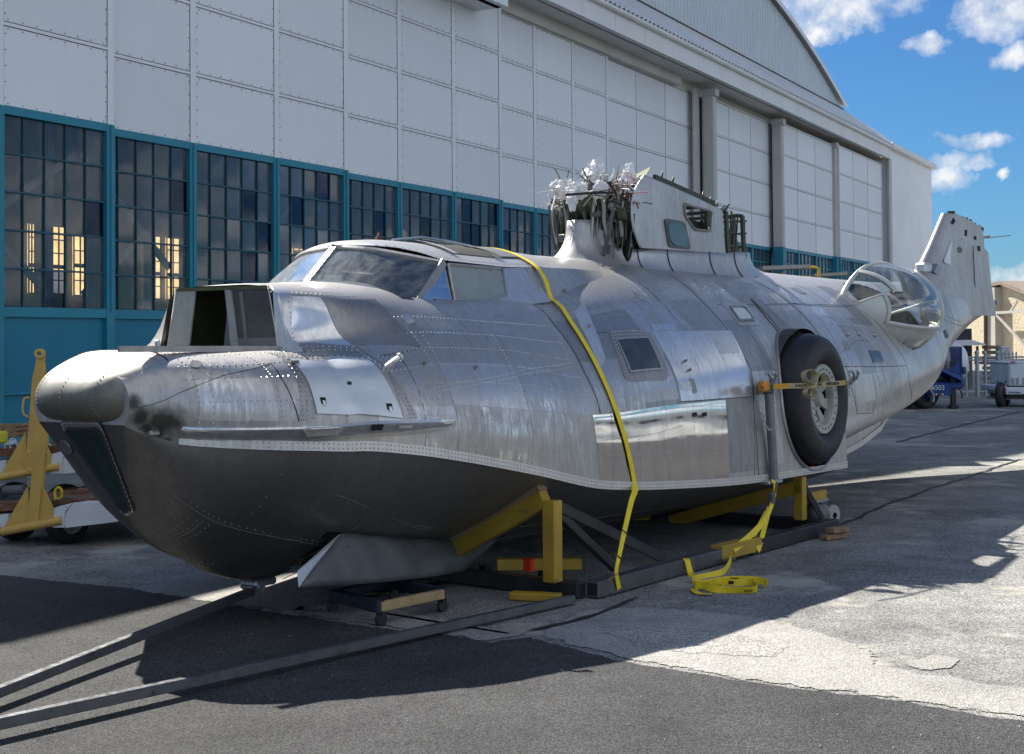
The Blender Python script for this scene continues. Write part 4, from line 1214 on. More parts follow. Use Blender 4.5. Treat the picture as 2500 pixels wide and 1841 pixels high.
MB().tube([L3(p + fn * .006) for p in rg2 + rg2[:1]], .010, 6).build('window_seal', m_seam, win)
rg3 = [ctr + (p - ctr) * 1.16 for p in rg2]
V = [L3(p + fn * .004) for p in rg2] + [L3(p + fn * .003) for p in rg3]; n_ = len(rg2)
mobj('window_frame', V, [(i, (i + 1) % n_, n_ + (i + 1) % n_, n_ + i) for i in range(n_)], m_alu_nose, win)
rw = MB()
for k, p in enumerate([rg3[i] * (1 - f) + rg3[(i + 1) % n_] * f for i in range(n_) for f in ((0,) if np.linalg.norm(rg3[(i + 1) % n_] - rg3[i]) < .06 else np.arange(0, 1, .035 / np.linalg.norm(rg3[(i + 1) % n_] - rg3[i])))]):
    p = ctr + (p - ctr) * .955 + fn * .005
    rw.add([L3(p + np.array([0, math.cos(a), 0]) * .006 + np.cross(fn, (0, 1, 0)) * math.sin(a) * .006) for a in np.arange(6) * math.pi / 3] + [L3(p + fn * .004)], [(j, (j + 1) % 6, 6) for j in range(6)])
tag(rw.build('rivet_row', m_rivet, win), kind='stuff')
cp = face(160, 1092, .006)
MB().lathe(L3(cp), L3(fn), [(0, .004), (.05, .004), (.052, 0)], 24).build('round_cover', m_alu_d, plane)
# close the forward end of the skin behind the nose cap
sec = [hull(.18, j / 20) for j in range(21)]
poly = [L3(p) for p in sec] + [L3((p[0], -p[1], p[2])) for p in sec[::-1][1:]]
mobj('bow_bulkhead', poly, [tuple(range(len(poly)))], m_alu_nose, plane)
# nose cap
prof = catmull([(.46,1.705),(.32,1.66),(.19,1.605),(.10,1.545),(.045,1.47),(.04,1.39),(.09,1.32),(.20,1.285),(.42,1.275)], 30)
V = []; Fc = []; NT_ = 34
for i in range(NT_ + 1):
    a = -1 + 2 * i / NT_; t = math.copysign(abs(a) ** .8, a) * .475; f = max(0.0, 1 - abs(t / .478) ** 3.2) ** .5
    for (s, z) in prof: V.append((.44 + (s - .44) * f, -t, 1.48 + (z - 1.48) * (.55 + .45 * f)))
m_ = len(prof)
for i in range(NT_):
    for j in range(m_ - 1): Fc.append((i * m_ + j, i * m_ + j + 1, (i + 1) * m_ + j + 1, (i + 1) * m_ + j))
def nosemat():
    t = NT('stained_nose_aluminium')
    v = t.noise(4, 6, 0.6); z = t.n('ShaderNodeSeparateXYZ'); t.l(t.tc.outputs['Object'], z.inputs[0])
    band_ = t.math('ADD', z.outputs[2], t.math('MULTIPLY', t.math('SUBTRACT', v, .5), .35))
    k = t.ramp(band_, [(0.0, 1.0), (1.0, 0.0)]); k.node.color_ramp.elements[0].position = .0
    mr = t.n('ShaderNodeMapRange'); t.l(band_, mr.inputs[0]); mr.inputs[1].default_value = 1.43; mr.inputs[2].default_value = 1.58; mr.inputs[3].default_value = 1; mr.inputs[4].default_value = 0
    c = t.mix(mr.outputs[0], t.ramp(v, [(.3, (.34, .33, .30)), (.7, (.50, .48, .43))]), (.15, .145, .115))
    t.set(col=c, metal=t.math('SUBTRACT', .40, t.math('MULTIPLY', mr.outputs[0], .25)), rough=t.ramp(v, [(.3, .60), (.7, .45)]))
    t.bump(t.noise(7, 3), .12, .02)
    return t.m
nose = mobj('nose_cap', V, Fc, nosemat(), plane, True)
SEAM2 = MB()
e1 = [np.array(V[i * m_ + 0]) for i in range(NT_ + 1)]; SEAM2.tube(e1, .005, 5)
SEAM2.build('cap_joint', m_seam, nose)
nr_ = MB()
for i in range(1, NT_):
    for j in (2, m_ - 4):
        c_ = np.array(V[i * m_ + j]); nr_.lathe(c_, (c_[0] - .5, c_[1] * .6, (c_[2] - 1.47) * 2 + .001), [(.005, 0), (.004, .004), (0, .005)], 6)
for k in (9, 17, 25):
    for j in range(3, m_ - 3):
        c_ = np.array(V[k * m_ + j]); nr_.lathe(c_, (c_[0] - .5, c_[1] * .3, (c_[2] - 1.47) * 2 + .001), [(.0045, 0), (.004, .003), (0, .004)], 6)
tag(nr_.build('rivet_row', m_alu_d, nose), kind='stuff')
# stain on the bow
# bow deck coaming
MB().bar(L3((.22, .30, 1.713)), L3((1.28, .57, 1.703)), .035, .036).build('coaming', m_alu_d, plane)
q = fs(385, 850, t=0.1)
MB().box(L3((q[0], q[1], q[2] + .02)), (.025, .035, .06), None, .006).build('deck_lug', m_plate, plane)
# round port on the bow shoulder, eye fitting on the forefoot
q = px(478, 890); n = hull_n(*q)
MB().lathe(L3(hp(*q, .002)), L3(n), [(0, .004), (.034, .004), (.036, 0)], 20).build('round_cover', m_alu_d, plane)
q = np.array(px(345, 1122)); p = hull(max(.3, q[0]), .02)
MB().box(L3(p + np.array([0, .02, 0])), (.07, .04, .035), None, .01).build('tow_eye', m_alu_d, plane)
# ---------------- bulkhead opening behind the bow deck
def bk(x, y, s=1.255): return fs(x, y, s=s)
def quad(name, pts, mat, parent, off=(0, 0, 0), th=.012, axis=(1, 0, 0)):
    return MB().prism([L3(np.asarray(p) + np.asarray(off)) for p in pts], L3(np.asarray(axis) * th)).build(name, mat, parent)
m_oldp = paint('chipped_primer', (.42, .43, .39), .6, .15, 9, dirt=(.10, .10, .07), dirt_amt=.36)
m_grey = paint('grey_sheet', (.20, .20, .20), .55, .12, 4)
bulk = quad('bulkhead_frame', [bk(406,855), bk(428,704), bk(477,706), bk(460,855)], m_oldp, plane)
quad('top_rail', [bk(428,704), bk(655,696), bk(655,705), bk(428,712)], m_green, bulk, (-.004, 0, 0))
quad('partition', [bk(517,855), bk(531,712), bk(551,712), bk(566,855)], m_grey, bulk, (.10, 0, 0))
quad('post', [bk(550,708), bk(564,708), bk(584,855), bk(566,855)], m_oldp, bulk, (-.006, 0, 0), .03)
quad('lower_sheet', [bk(575,826), bk(677,824), bk(682,856), bk(581,856)], m_grey, bulk)
quad('pane', [bk(566,706), bk(657,704), bk(677,824), bk(580,826)], paint('sooty_pane', (.075, .075, .07), .18, .5, 3), bulk, (.004, 0, 0), .006)
quad('pane_frame', [bk(584,712), bk(592,712), bk(604,826), bk(597,826)], m_grey, bulk, (-.003, 0, 0))
quad('inner_wall', [(1.3, -.50, 1.72), (2.2, -.50, 1.72), (2.2, -.50, 2.06), (1.3, -.50, 2.06)], m_green, bulk, (0, 0, 0), .01, (0, 1, 0))
quad('inner_back', [(2.2, -.5, 1.6), (2.2, .5, 1.6), (2.2, .5, 2.1), (2.2, -.5, 2.1)], m_grey, bulk)
quad('inner_floor', [(1.27, -.5, 1.62), (2.2, -.5, 1.62), (2.2, .5, 1.62), (1.27, .5, 1.62)], m_black, bulk, (0, 0, 0), .01, (0, 0, 1))
P_('edge_strip', [(657,697),(690,702),(727,855),(683,856)], m_alu_l, .006)
er = MB()
for f in np.arange(0, 1, .028):
    p = bk(656, 697) * (1 - f) + bk(683, 855) * f
    er.add([L3(p + np.array([-.008, math.cos(a) * .007, math.sin(a) * .007])) for a in np.arange(6) * math.pi / 3] + [L3(p + np.array([-.014, 0, 0]))], [(j, (j + 1) % 6, 6) for j in range(6)])
    p = bk(410, 855) * (1 - f) + bk(431, 704) * f
    er.add([L3(p + np.array([-.004, math.cos(a) * .006, math.sin(a) * .006])) for a in np.arange(6) * math.pi / 3] + [L3(p + np.array([-.009, 0, 0]))], [(j, (j + 1) % 6, 6) for j in range(6)])
tag(er.build('rivet_row', m_rivet, bulk), kind='stuff')
# ---------------- cockpit canopy
def cpts(L): return [fs(x, y, t=t) for x, y, t in L]
bot = catmull(cpts([(751,689,0.0),(820,691,.25),(880,697,.46),(930,712,.60),(1010,751,.78)]), 18)
top = catmull(cpts([(818,604,0.0),(900,609,.30),(985,623,.52),(1078,641,.68)]), 18)
canopy = None
def mir(P): return [np.array([p[0], -p[1], p[2]]) for p in P]
def strip2(name, A, B, mat, parent, nv=6, bulge=0.0, off=0.0):
    V = []; Fc = []; n = len(A)
    for j in range(nv + 1):
        f = j / nv
        for i in range(n):
            p = A[i] * (1 - f) + B[i] * f; o_ = bulge * 4 * f * (1 - f); sg = 1 if p[1] >= 0 else -1
            V.append(L3(p + np.array([-o_ * .5, sg * o_, o_ * .4])))
    for j in range(nv):
        for i in range(n - 1): Fc.append((j * n + i, j * n + i + 1, (j + 1) * n + i + 1, (j + 1) * n + i))
    return mobj(name, V, Fc, mat, parent, True)
# roof
def lerp(x, xs, ys): return float(np.interp(x, xs, ys))
def roof_pt(s, a):
    w = lerp(s, [2.31,2.36,2.45,2.56,2.70,3.4,3.8,4.4,5.4], [.02,.26,.46,.60,.69,.715,.73,.66,.45])
    ze = lerp(s, [2.31,2.45,2.70,3.4,3.8,4.4,5.4], [2.43,2.40,2.31,2.285,2.30,2.31,2.32])
    zc = lerp(s, [2.31,2.45,2.6,3.9,4.4,5.4], [2.435,2.468,2.48,2.475,2.45,2.46])
    return np.array([s, w * a, ze + (zc - ze) * (1 - abs(a) ** 2.3)])
RS = list(np.linspace(2.31, 2.7, 14)) + list(np.linspace(2.78, 5.4, 34)); V = []; Fc = []; NA2 = 20
for s in RS:
    for j in range(NA2 + 1): V.append(L3(roof_pt(s, -1 + 2 * j / NA2)))
m2 = NA2 + 1
for i in range(len(RS) - 1):
    for j in range(NA2): Fc.append((i * m2 + j, i * m2 + j + 1, (i + 1) * m2 + j + 1, (i + 1) * m2 + j))
canopy = mobj('canopy_roof', V, Fc, alu('canopy_aluminium', .62, .36, .55, (1.02, 1.0, .96), .4), plane, True)
for sg, A, B in ((1, bot, top), (-1, mir(bot), mir(top))):
    strip2('windscreen_pane', A, B, m_wind, canopy, 8, .012)
    fr = MB(); fr.ribbon([L3(p + np.array([-.004, sg * .006, -.006])) for p in A], [(0, 0, .022)] * len(A), .012); fr.build('windscreen_frame', m_alu_l, canopy)
    fr = MB(); fr.tube([L3(p + np.array([-.004, sg * .004, .004])) for p in B], .016, 6); fr.build('windscreen_frame', m_alu_l, canopy)
MB().bar(L3(bot[0] + np.array([-.01, 0, 0])), L3(top[0] + np.array([-.01, 0, 0])), .05, .022, (-.7, 0, .7)).build('centre_post', m_alu_l, canopy)
for sg in (1, -1):
    def M2(L): return [np.array([p[0], sg * p[1], p[2]]) for p in cpts(L)]
    a, b = M2([(1084,639,.69),(1010,753,.79)])
    MB().bar(L3(a), L3(b), .06, .02, (0, -sg, .2)).build('window_post', m_alu_d, canopy)
    tri = M2([(1086,646,.69),(1107,747,.82),(1020,744,.80)])
    mobj('window_pane', [L3(p) for p in tri], [(0, 1, 2)], m_wind, canopy)
    mats = m_cloudy if sg == 1 else m_wind
    sl = M2([(1093,645,.70),(1223,656,.71),(1236,721,.845),(1145,751,.855),(1113,751,.83)])
    quad('sliding_window', sl, mats, canopy, (0, 0, 0), .006, (0, -sg, 0))
    fr = MB(); fr.tube([L3(p + np.array([0, sg * .004, 0])) for p in sl + sl[:1]], .012, 6); fr.build('window_frame', m_alu, canopy)
    af = M2([(1228,655,.71),(1322,650,.73),(1320,700,.83),(1240,722,.85)])
    quad('side_fairing', af, m_alu_l, canopy, (0, 0, 0), .008, (0, -sg, 0))
    # sill and rear side plating down to the hull
    up_ = [np.array(q) for q in cpts([(1010,751,.785),(1060,749,.80),(1107,747,.825),(1145,751,.858),(1190,737,.852),(1236,721,.848),(1290,708,.84),(1322,700,.835)])]
    lo_ = [np.array(q) for q in cpts([(992,763,.84),(1040,772,.88),(1090,774,.90),(1135,772,.92),(1190,762,.93),(1240,752,.94),(1290,744,.95),(1345,736,.96)])]
    A = [np.array([p[0], sg * p[1], p[2]]) for p in catmull(up_, 20)]; B = [np.array([p[0], sg * p[1], p[2]]) for p in catmull(lo_, 20)]
    strip2('sill_fairing', A, B, m_alu_l, canopy, 3)
    A = [roof_pt(s, sg * 1.0) for s in np.linspace(3.62, 5.4, 24)]
    B = []
    for s in np.linspace(3.62, 5.4, 24):
        tb = lerp(s, [3.62, 4.4, 5.4], [.90, .78, .60]); w = min(np.linspace(.6, 1, 120), key=lambda w: abs(hull(s, w)[1] - tb)); p = hull(s, w); B.append(np.array([p[0], sg * p[1], p[2] - .01]))
    strip2('spine_side', A, B, m_alu, canopy, 4)
# roof hatches: one opening painted as a black patch of shade, frames and rail
def roofpatch(name, s0, s1, a0, a1, mat, d=.006):
    V = []; Fc = []
    for i in range(7):
        for j in range(9):
            p = roof_pt(s0 + (s1 - s0) * i / 6, a0 + (a1 - a0) * j / 8); V.append(L3(p + np.array([0, 0, d])))
    for i in range(6):
        for j in range(8): Fc.append((i * 9 + j, i * 9 + j + 1, (i + 1) * 9 + j + 1, (i + 1) * 9 + j))
    return mobj(name, V, Fc, mat, canopy, True)
roofpatch('hatch_shade_patch', 2.98, 3.45, .05, .80, m_black, .005)
roofpatch('hatch_rim', 3.45, 3.50, 0, .85, m_olive, .02)
roofpatch('hatch_rim', 2.93, 2.98, 0, .85, m_alu_l, .02)
roofpatch('hatch_glass', 3.52, 3.78, .05, .80, m_alu_d, .012)
MB().tube([L3(roof_pt(2.85, .12) + np.array([0, 0, .01])), L3(roof_pt(3.2, .1) + np.array([0, 0, .05])), L3(roof_pt(3.55, .1) + np.array([0, 0, .035])), L3(roof_pt(3.85, .1) + np.array([0, 0, .008]))], .012, 6).build('hatch_rail', m_plate, canopy)
q = fs(925, 596, t=.1)
MB().box(L3((q[0], .1, 2.485)), (.07, .035, .02), None, .005).tube([L3((q[0] - .02, .1, 2.49)), L3((q[0] + .005, .1, 2.53))], .008, 6).build('cleat', paint('rusty_cleat', (.12, .05, .03), .8), canopy)
rr = MB()
for s in np.arange(2.4, 3.9, .032):
    for a in (.93, -.93, .99):
        p = roof_pt(s, a) + np.array([0, 0, .002])
        rr.add([L3(p + np.array([math.cos(k) * .006, math.sin(k) * .006, 0])) for k in np.arange(6) * math.pi / 3] + [L3(p + np.array([0, 0, .005]))], [(j, (j + 1) % 6, 6) for j in range(6)])
for i in range(len(bot) - 1):
    for f in np.arange(0, 1, .4):
        p = (bot[i] * (1 - f) + bot[i + 1] * f) + np.array([-.012, .010, -.008])
        rr.add([L3(p + np.array([math.cos(k) * .005, 0, math.sin(k) * .005])) for k in np.arange(6) * math.pi / 3] + [L3(p + np.array([-.003, .004, 0]))], [(j, (j + 1) % 6, 6) for j in range(6)])
tag(rr.build('rivet_row', m_rivet, canopy), kind='stuff')
# things one sees through the glass
m_canvas = paint('canvas', (.34, .34, .27), .9, .2, 12)
def lump(c, r, seed, mat, name, parent, n=14, amp=.35):
    V = []; Fc = []
    for i in range(n + 1):
        for j in range(2 * n):
            a = math.pi * i / n; b = math.pi * j / n; d = Vector((math.sin(a) * math.cos(b), math.sin(a) * math.sin(b), math.cos(a)))
            k = 1 + amp * mnoise.fractal(d * 1.7 + Vector((seed, 0, 0)), 1.0, 2.0, 4)
            V.append((c[0] + d.x * r[0] * k, c[1] + d.y * r[1] * k, c[2] + d.z * r[2] * k))
    for i in range(n):
        for j in range(2 * n):
            Fc.append((i * 2 * n + j, i * 2 * n + (j + 1) % (2 * n), (i + 1) * 2 * n + (j + 1) % (2 * n), (i + 1) * 2 * n + j))
    return mobj(name, V, Fc, mat, parent, True)
lump(L3((2.75, -.05, 2.08)), (.16, .22, .09), 3, m_canvas, 'canvas_bundle', canopy)
m_gear = paint('cockpit_metal', (.10, .11, .11), .5, .3, 8)
gg = MB()
gg.box(L3((2.5, 0, 2.0)), (.12, 1.0, .22)).build('instrument_panel', m_black, canopy)
for k, (s, t, z, r) in enumerate(((2.62, .3, 2.15, .13), (2.62, -.3, 2.15, .13))):
    MB().tube([L3((s, t + r * math.cos(a), z + r * math.sin(a))) for a in np.linspace(0, 2 * math.pi, 22)], .011, 6).tube([L3((s, t, z)), L3((s - .1, t, z - .3))], .02, 6).build('control_yoke', m_gear, canopy)
for t in (.36, -.36):
    MB().box(L3((3.05, t, 1.95)), (.06, .40, .62), None, .02).box(L3((2.85, t, 1.68)), (.4, .4, .08), None, .02).build('seat', m_gear, canopy)
MB().tube([L3((2.35, 0, 2.39)), L3((2.5, .1, 2.3)), L3((2.8, .5, 2.25))], .014, 6).tube([L3((2.9, .6, 2.2)), L3((2.9, .62, 1.9))], .012, 6).build('canopy_tube', m_plate, canopy)
# ---------------- pylon stump
pylon = None
m_pyl = alu('pylon_aluminium', .50, .46, .56, (1.0, 1.0, 1.0), .35)
FRONT = [fs(x, y, t=.42) for x, y in ((1569,427),(1549,460),(1540,495),(1541,542),(1552,585),(1561,606))]
REAR = [fs(x, y, t=.42) for x, y in ((1759,514),(1763,570),(1768,622))]
def grid_between(A, B, n):
    return [[A[i] * (1 - j / n) + B[i] * j / n for j in range(n + 1)] for i in range(len(A))]
fr_ = catmull(FRONT, 16); re_ = catmull(REAR, 16)
W2 = [fs(x, y, t=.42) for x, y in ((1660,499),(1729,517),(1726,565),(1686,561),(1664,530))]
def inpoly(p, poly):
    c = False; n = len(poly)
    for i in range(n):
        a, b = poly[i], poly[(i + 1) % n]
        if (a[2] > p[2]) != (b[2] > p[2]) and p[0] < (b[0] - a[0]) * (p[2] - a[2]) / (b[2] - a[2] + 1e-12) + a[0]: c = not c
    return c
def pyl_wall(sg):
    n = 48; G = grid_between(catmull(FRONT, 40), catmull(REAR, 40), n); V = []; Fc = []
    for r_ in G:
        for p in r_:
            b_ = .035 * math.sin(math.pi * min(1, max(0, (p[0] - 5.6) / 2.0)))
            V.append(L3((p[0], sg * (p[1] + b_), p[2])))
    m = n + 1
    for i in range(39):
        for j in range(n):
            c = (G[i][j] + G[i + 1][j + 1]) / 2
            if inpoly(c, W2): continue
            q = (i * m + j, (i + 1) * m + j, (i + 1) * m + j + 1, i * m + j + 1); Fc.append(q if sg == 1 else q[::-1])
    o = mobj('pylon_wall', V, Fc, m_pyl, plane, True)
    sm = o.modifiers.new('thickness', 'SOLIDIFY'); sm.thickness = .012; sm.offset = 0
    return o
pylon = pyl_wall(1); pyl_wall(-1)
def pt_wall(x, y, d=.0):
    p = fs(x, y, t=.45)
    return p + np.array([0, d, 0])
wfm = [pt_wall(*p) for p in ((1619,533),(1668,542),(1683,610),(1630,604))]
wf2 = rounded(wfm, .14); wc = np.mean(wfm, axis=0)
quad('window_frame', wf2, m_gear, pylon, (0, .020, 0), .028, (0, -1, 0))
quad('window_pane', rounded([wc + (p - wc) * .86 for p in wfm], .42, 6), paint('teal_pane', (.04, .13, .17), .10, .3, 2), pylon, (0, .026, 0), .006, (0, -1, 0))
w2r = rounded(W2, .16)
MB().tube([L3(p + np.array([0, .045, 0])) for p in w2r + w2r[:1]], .012, 6).build('window_seal', m_alu_d, pylon)
# flared skirt round the pylon foot
def skirt_ring(base):
    """plan outline (s, half-width) nose to tail"""
    return base
RIM = [(5.36,0),(5.38,.07),(5.45,.13),(5.60,.20),(5.75,.33),(5.95,.43),(6.5,.455),(7.1,.455),(7.5,.44),(7.9,.40),(8.25,.26),(8.52,.08),(8.55,0)]
BASE = [(4.92,0),(4.98,.16),(5.12,.30),(5.34,.44),(5.60,.58),(5.90,.70),(6.5,.76),(7.1,.77),(7.6,.74),(8.1,.64),(8.7,.45),(9.2,.18),(9.3,0)]
def rim_z(s): return lerp(s, [5.36,5.60,5.66,5.8,7.4,7.6,8.1,8.55], [2.80,2.80,2.56,2.55,2.58,2.60,2.62,2.64])
def hull_top_z(s, t):
    s = min(max(s, 4.0), 9.6)
    ws = np.linspace(.6, 1, 160); P = [hull(s, w) for w in ws]; k = int(np.argmin([abs(p[1] - t) for p in P])); return P[k][2]
NS = 66; rimc = catmull([(*p, 0) for p in RIM], NS); basec = catmull([(*p, 0) for p in BASE], NS)
V = []; Fc = []; nf = 9
for sg in (1, -1):
    b0 = len(V)
    for i in range(NS):
        r_, b_ = rimc[i], basec[i]; zr = rim_z(r_[0]); zb = hull_top_z(b_[0], max(0, b_[1])) - .012
        for k in range(nf + 1):
            f = k / nf; h = 1 - (1 - f) ** 2.0; vz = f ** 1.7
            V.append(L3((b_[0] + (r_[0] - b_[0]) * h, sg * max(0, b_[1] + (r_[1] - b_[1]) * h), zb + (zr - zb) * vz)))
    for i in range(NS - 1):
        for k in range(nf):
            q = (b0 + i * (nf + 1) + k, b0 + (i + 1) * (nf + 1) + k, b0 + (i + 1) * (nf + 1) + k + 1, b0 + i * (nf + 1) + k + 1); Fc.append(q if sg == 1 else q[::-1])
skirt_o = mobj('pylon_skirt', V, Fc, m_pyl, plane, True)
sm = skirt_o.modifiers.new('thickness', 'SOLIDIFY'); sm.thickness = .008
for i in (24, 30, 37, 44):
    st_ = MB(); st_.tube([np.array(V[i * (nf + 1) + k]) + np.array([0, -.004, .003]) for k in range(nf + 1)], .005, 5); st_.build('skirt_seam', m_seam, skirt_o)
st_ = MB(); st_.tube([np.array(V[i * (nf + 1) + 4]) + np.array([0, -.003, .003]) for i in range(22, 50)], .004, 5); st_.build('skirt_seam', m_seam, skirt_o)
# internal structure of the pylon, torn open in front and behind
m_wirec = [paint('wire_' + n, c, .6) for n, c in (('white', (.7, .7, .66)), ('black', (.02, .02, .02)), ('olive', (.10, .11, .06)), ('red', (.45, .10, .05)), ('steel', (.35, .35, .34)))]
rnd = random.Random(11)
m_zinc0 = paint('dull_cadmium', (.40, .40, .36), .4, .15, 9, metal=.7)
def rib(s, z0, z1, w0, w1, mat, name):
    """hoop frame across the pylon"""
    P = [L3((s, t, z)) for t, z in ((-w0, z0), (-w1, z1), (w1, z1), (w0, z0))]
    return MB().bar(P[0], P[1], .03, .05, (1, 0, 0)).bar(P[1], P[2], .03, .05, (1, 0, 0)).bar(P[2], P[3], .03, .05, (1, 0, 0)).build(name, mat, pylon)
for s, z1 in ((5.95, 3.14), (6.5, 3.12), (7.1, 3.02), (7.5, 3.0), (7.85, 2.98)): rib(s, 2.45, z1, .40, .38, m_olive, 'rib')
MB().box(L3((6.5, 0, 2.62)), (1.6, .7, .5)).build('inner_box', m_black, pylon)
MB().box(L3((6.75, -.36, 2.85)), (1.5, .02, .5)).build('inner_wall', m_green, pylon)
MB().box(L3((5.95, .02, 2.66)), (.5, .62, .44)).build('inner_box', m_black, pylon)
MB().box(L3((5.70, .08, 2.72)), (.06, .34, .42)).build('inner_plate', m_olive, pylon)
for k in range(85):      # pipes and hoses in the open nose
    s = rnd.uniform(5.44, 5.82); t = rnd.uniform(-.32, .38); z = rnd.uniform(2.46, 2.66); P = []
    ds_, dt_ = rnd.uniform(-.03, .03), rnd.uniform(-.05, .05)
    for j in range(5): s += ds_ * .5; t += dt_ * .5; P.append(L3((s + rnd.uniform(-.010, .010), t + rnd.uniform(-.010, .010), z))); z += rnd.uniform(.08, .13)
    MB().tube(catmull(P, 14), rnd.choice((.006, .008, .011, .018)), 6).build('pipe', rnd.choice((m_olive, m_gear, m_wirec[4], m_zinc0, m_wirec[1], m_wirec[4])), pylon, True)
for k in range(30):
    MB().box(L3((rnd.uniform(5.45, 5.85), rnd.uniform(-.25, .4), rnd.uniform(2.5, 3.12))), (rnd.uniform(.03, .07), rnd.uniform(.03, .08), rnd.uniform(.04, .10)), None, .006).build('bracket', rnd.choice((m_olive, m_gear, m_gear, m_black)), pylon)
for k in range(7):
    c = L3((rnd.uniform(5.55, 5.75), rnd.uniform(.0, .36), rnd.uniform(2.5, 3.0)))
    MB().lathe(c, (rnd.uniform(-1, 1), rnd.uniform(-1, 1), rnd.uniform(.4, 1)), [(.02, -.05), (.035, -.03), (.035, .0), (.05, .01), (.05, .03), (.03, .05)], 10).build('valve', rnd.choice((m_wirec[4], m_gear)), pylon, True)
# front hoop: a cup of primer-green skin that held the leading edge
V = []; Fc = []
for i in range(19):
    a = -1.25 + 2.5 * i / 18
    for k in range(8):
        f = k / 7; rad = .13 + .12 * math.sin(f * 1.5)
        V.append(L3((5.62 - rad * .95 * math.cos(a), rad * 1.1 * math.sin(a), 2.80 + .20 * f + .02 * math.sin(i * 1.7))))
for i in range(18):
    for k in range(7): Fc.append((i * 8 + k, (i + 1) * 8 + k, (i + 1) * 8 + k + 1, i * 8 + k + 1))
cup = mobj('leading_edge_skin', V, Fc, m_olive, pylon, True)
sm = cup.modifiers.new('thickness', 'SOLIDIFY'); sm.thickness = .01
for k in range(190):      # cut wires
    s = rnd.uniform(5.38, 5.85); t = rnd.uniform(-.30, .40); z = rnd.uniform(2.9, 3.12); P = [L3((s, t, z))]
    d = np.array([rnd.uniform(-.5, .35), rnd.uniform(-.7, .7), rnd.uniform(-.2, 1.0)])
    for j in range(4):
        s += d[0] * .06; t += d[1] * .06; z += d[2] * .055; d = d + np.array([rnd.uniform(-.4, .4), rnd.uniform(-.4, .4), rnd.uniform(-.55, .25)]); P.append(L3((s, t, z)))
    MB().tube(catmull(P, 8), rnd.choice((.004, .005, .008)), 4).build('wire', rnd.choice(m_wirec[:3] + m_wirec), pylon)
MB().tube([L3(fs(1382,476,t=.35)), L3(fs(1430,472,t=.4)), L3(fs(1500,470,t=.42))], .012, 6).build('hose', m_wirec[1], pylon)
# clear bags taped over the cable ends
def bag_mat():
    t = NT('clear_plastic_bag')
    tr = t.n('ShaderNodeBsdfTransparent'); gl = t.n('ShaderNodeBsdfGlossy'); gl.inputs['Roughness'].default_value = .18
    df = t.n('ShaderNodeBsdfDiffuse'); df.inputs[0].default_value = (.90, .91, .91, 1)
    m1 = t.n('ShaderNodeMixShader'); m1.inputs[0].default_value = .10; t.l(df.outputs[0], m1.inputs[1]); t.l(gl.outputs[0], m1.inputs[2])
    m2_ = t.n('ShaderNodeMixShader'); t.l(t.ramp(t.noise(18, 4), [(.35, .62), (.65, 1.0)]), m2_.inputs[0]); t.l(tr.outputs[0], m2_.inputs[1]); t.l(m1.outputs[0], m2_.inputs[2])
    t.l(m2_.outputs[0], t.out.inputs[0]); return t.m
m_bag = bag_mat()
def bag(x, y, t, w, h, tilt, seed, lab):
    """limp bag, its neck tied below, crumpled"""
    c = fs(x, y, t=t); V = []; Fc = []; n = 22; k_ = 18
    for i in range(k_ + 1):
        f = i / k_; rad = w * (.22 + .78 * math.sin(math.pi * min(1, f * .85 + .05)) ** .8) * (1.0 if f < .8 else 1 - (f - .8) * .9)
        for j in range(n):
            a = 2 * math.pi * j / n; d = Vector((math.cos(a), math.sin(a), f * 3))
            q = 1 + .55 * mnoise.fractal(d * 1.6 + Vector((seed, 0, 0)), .9, 2.1, 5)
            V.append(L3((c[0] + rad * q * math.cos(a) * .55 + tilt * f * h, c[1] + rad * q * math.sin(a), c[2] + (f - .5) * h + .03 * mnoise.noise(d * 3))))
    for i in range(k_):
        for j in range(n): Fc.append((i * n + j, i * n + (j + 1) % n, (i + 1) * n + (j + 1) % n, (i + 1) * n + j))
    o = mobj('plastic_bag', [tuple(fus(v[0], -v[1], v[2])) for v in V], Fc, m_bag)
    tag(o, lab, 'plastic bag', 'bags over the cut cables')
    return o
bag(1449, 432, .1, .10, .32, .15, 1.0, 'tallest clear plastic bag sticking up from the cut pylon cables')
bag(1384, 465, -.1, .12, .17, -.5, 5.0, 'clear plastic bag hanging out at the far left of the cut pylon cables')
bag(1533, 428, .25, .065, .22, .12, 9.0, 'narrow clear plastic bag at the right of the cut pylon cables, beside the white wall')
bag(1412, 466, .2, .09, .15, -.2, 13.0, 'wide crumpled plastic bag low in the middle of the cut pylon cables')
bag(1463, 462, .25, .07, .16, .1, 17.0, 'crumpled plastic bag just below the tallest bag on the pylon')
bag(1517, 448, .3, .07, .10, 0, 21.0, 'small plastic bag lying below the narrow bag on the pylon')
bag(1398, 492, .2, .05, .16, 0, 25.0, 'long thin plastic bag hanging down the green front cup of the pylon')
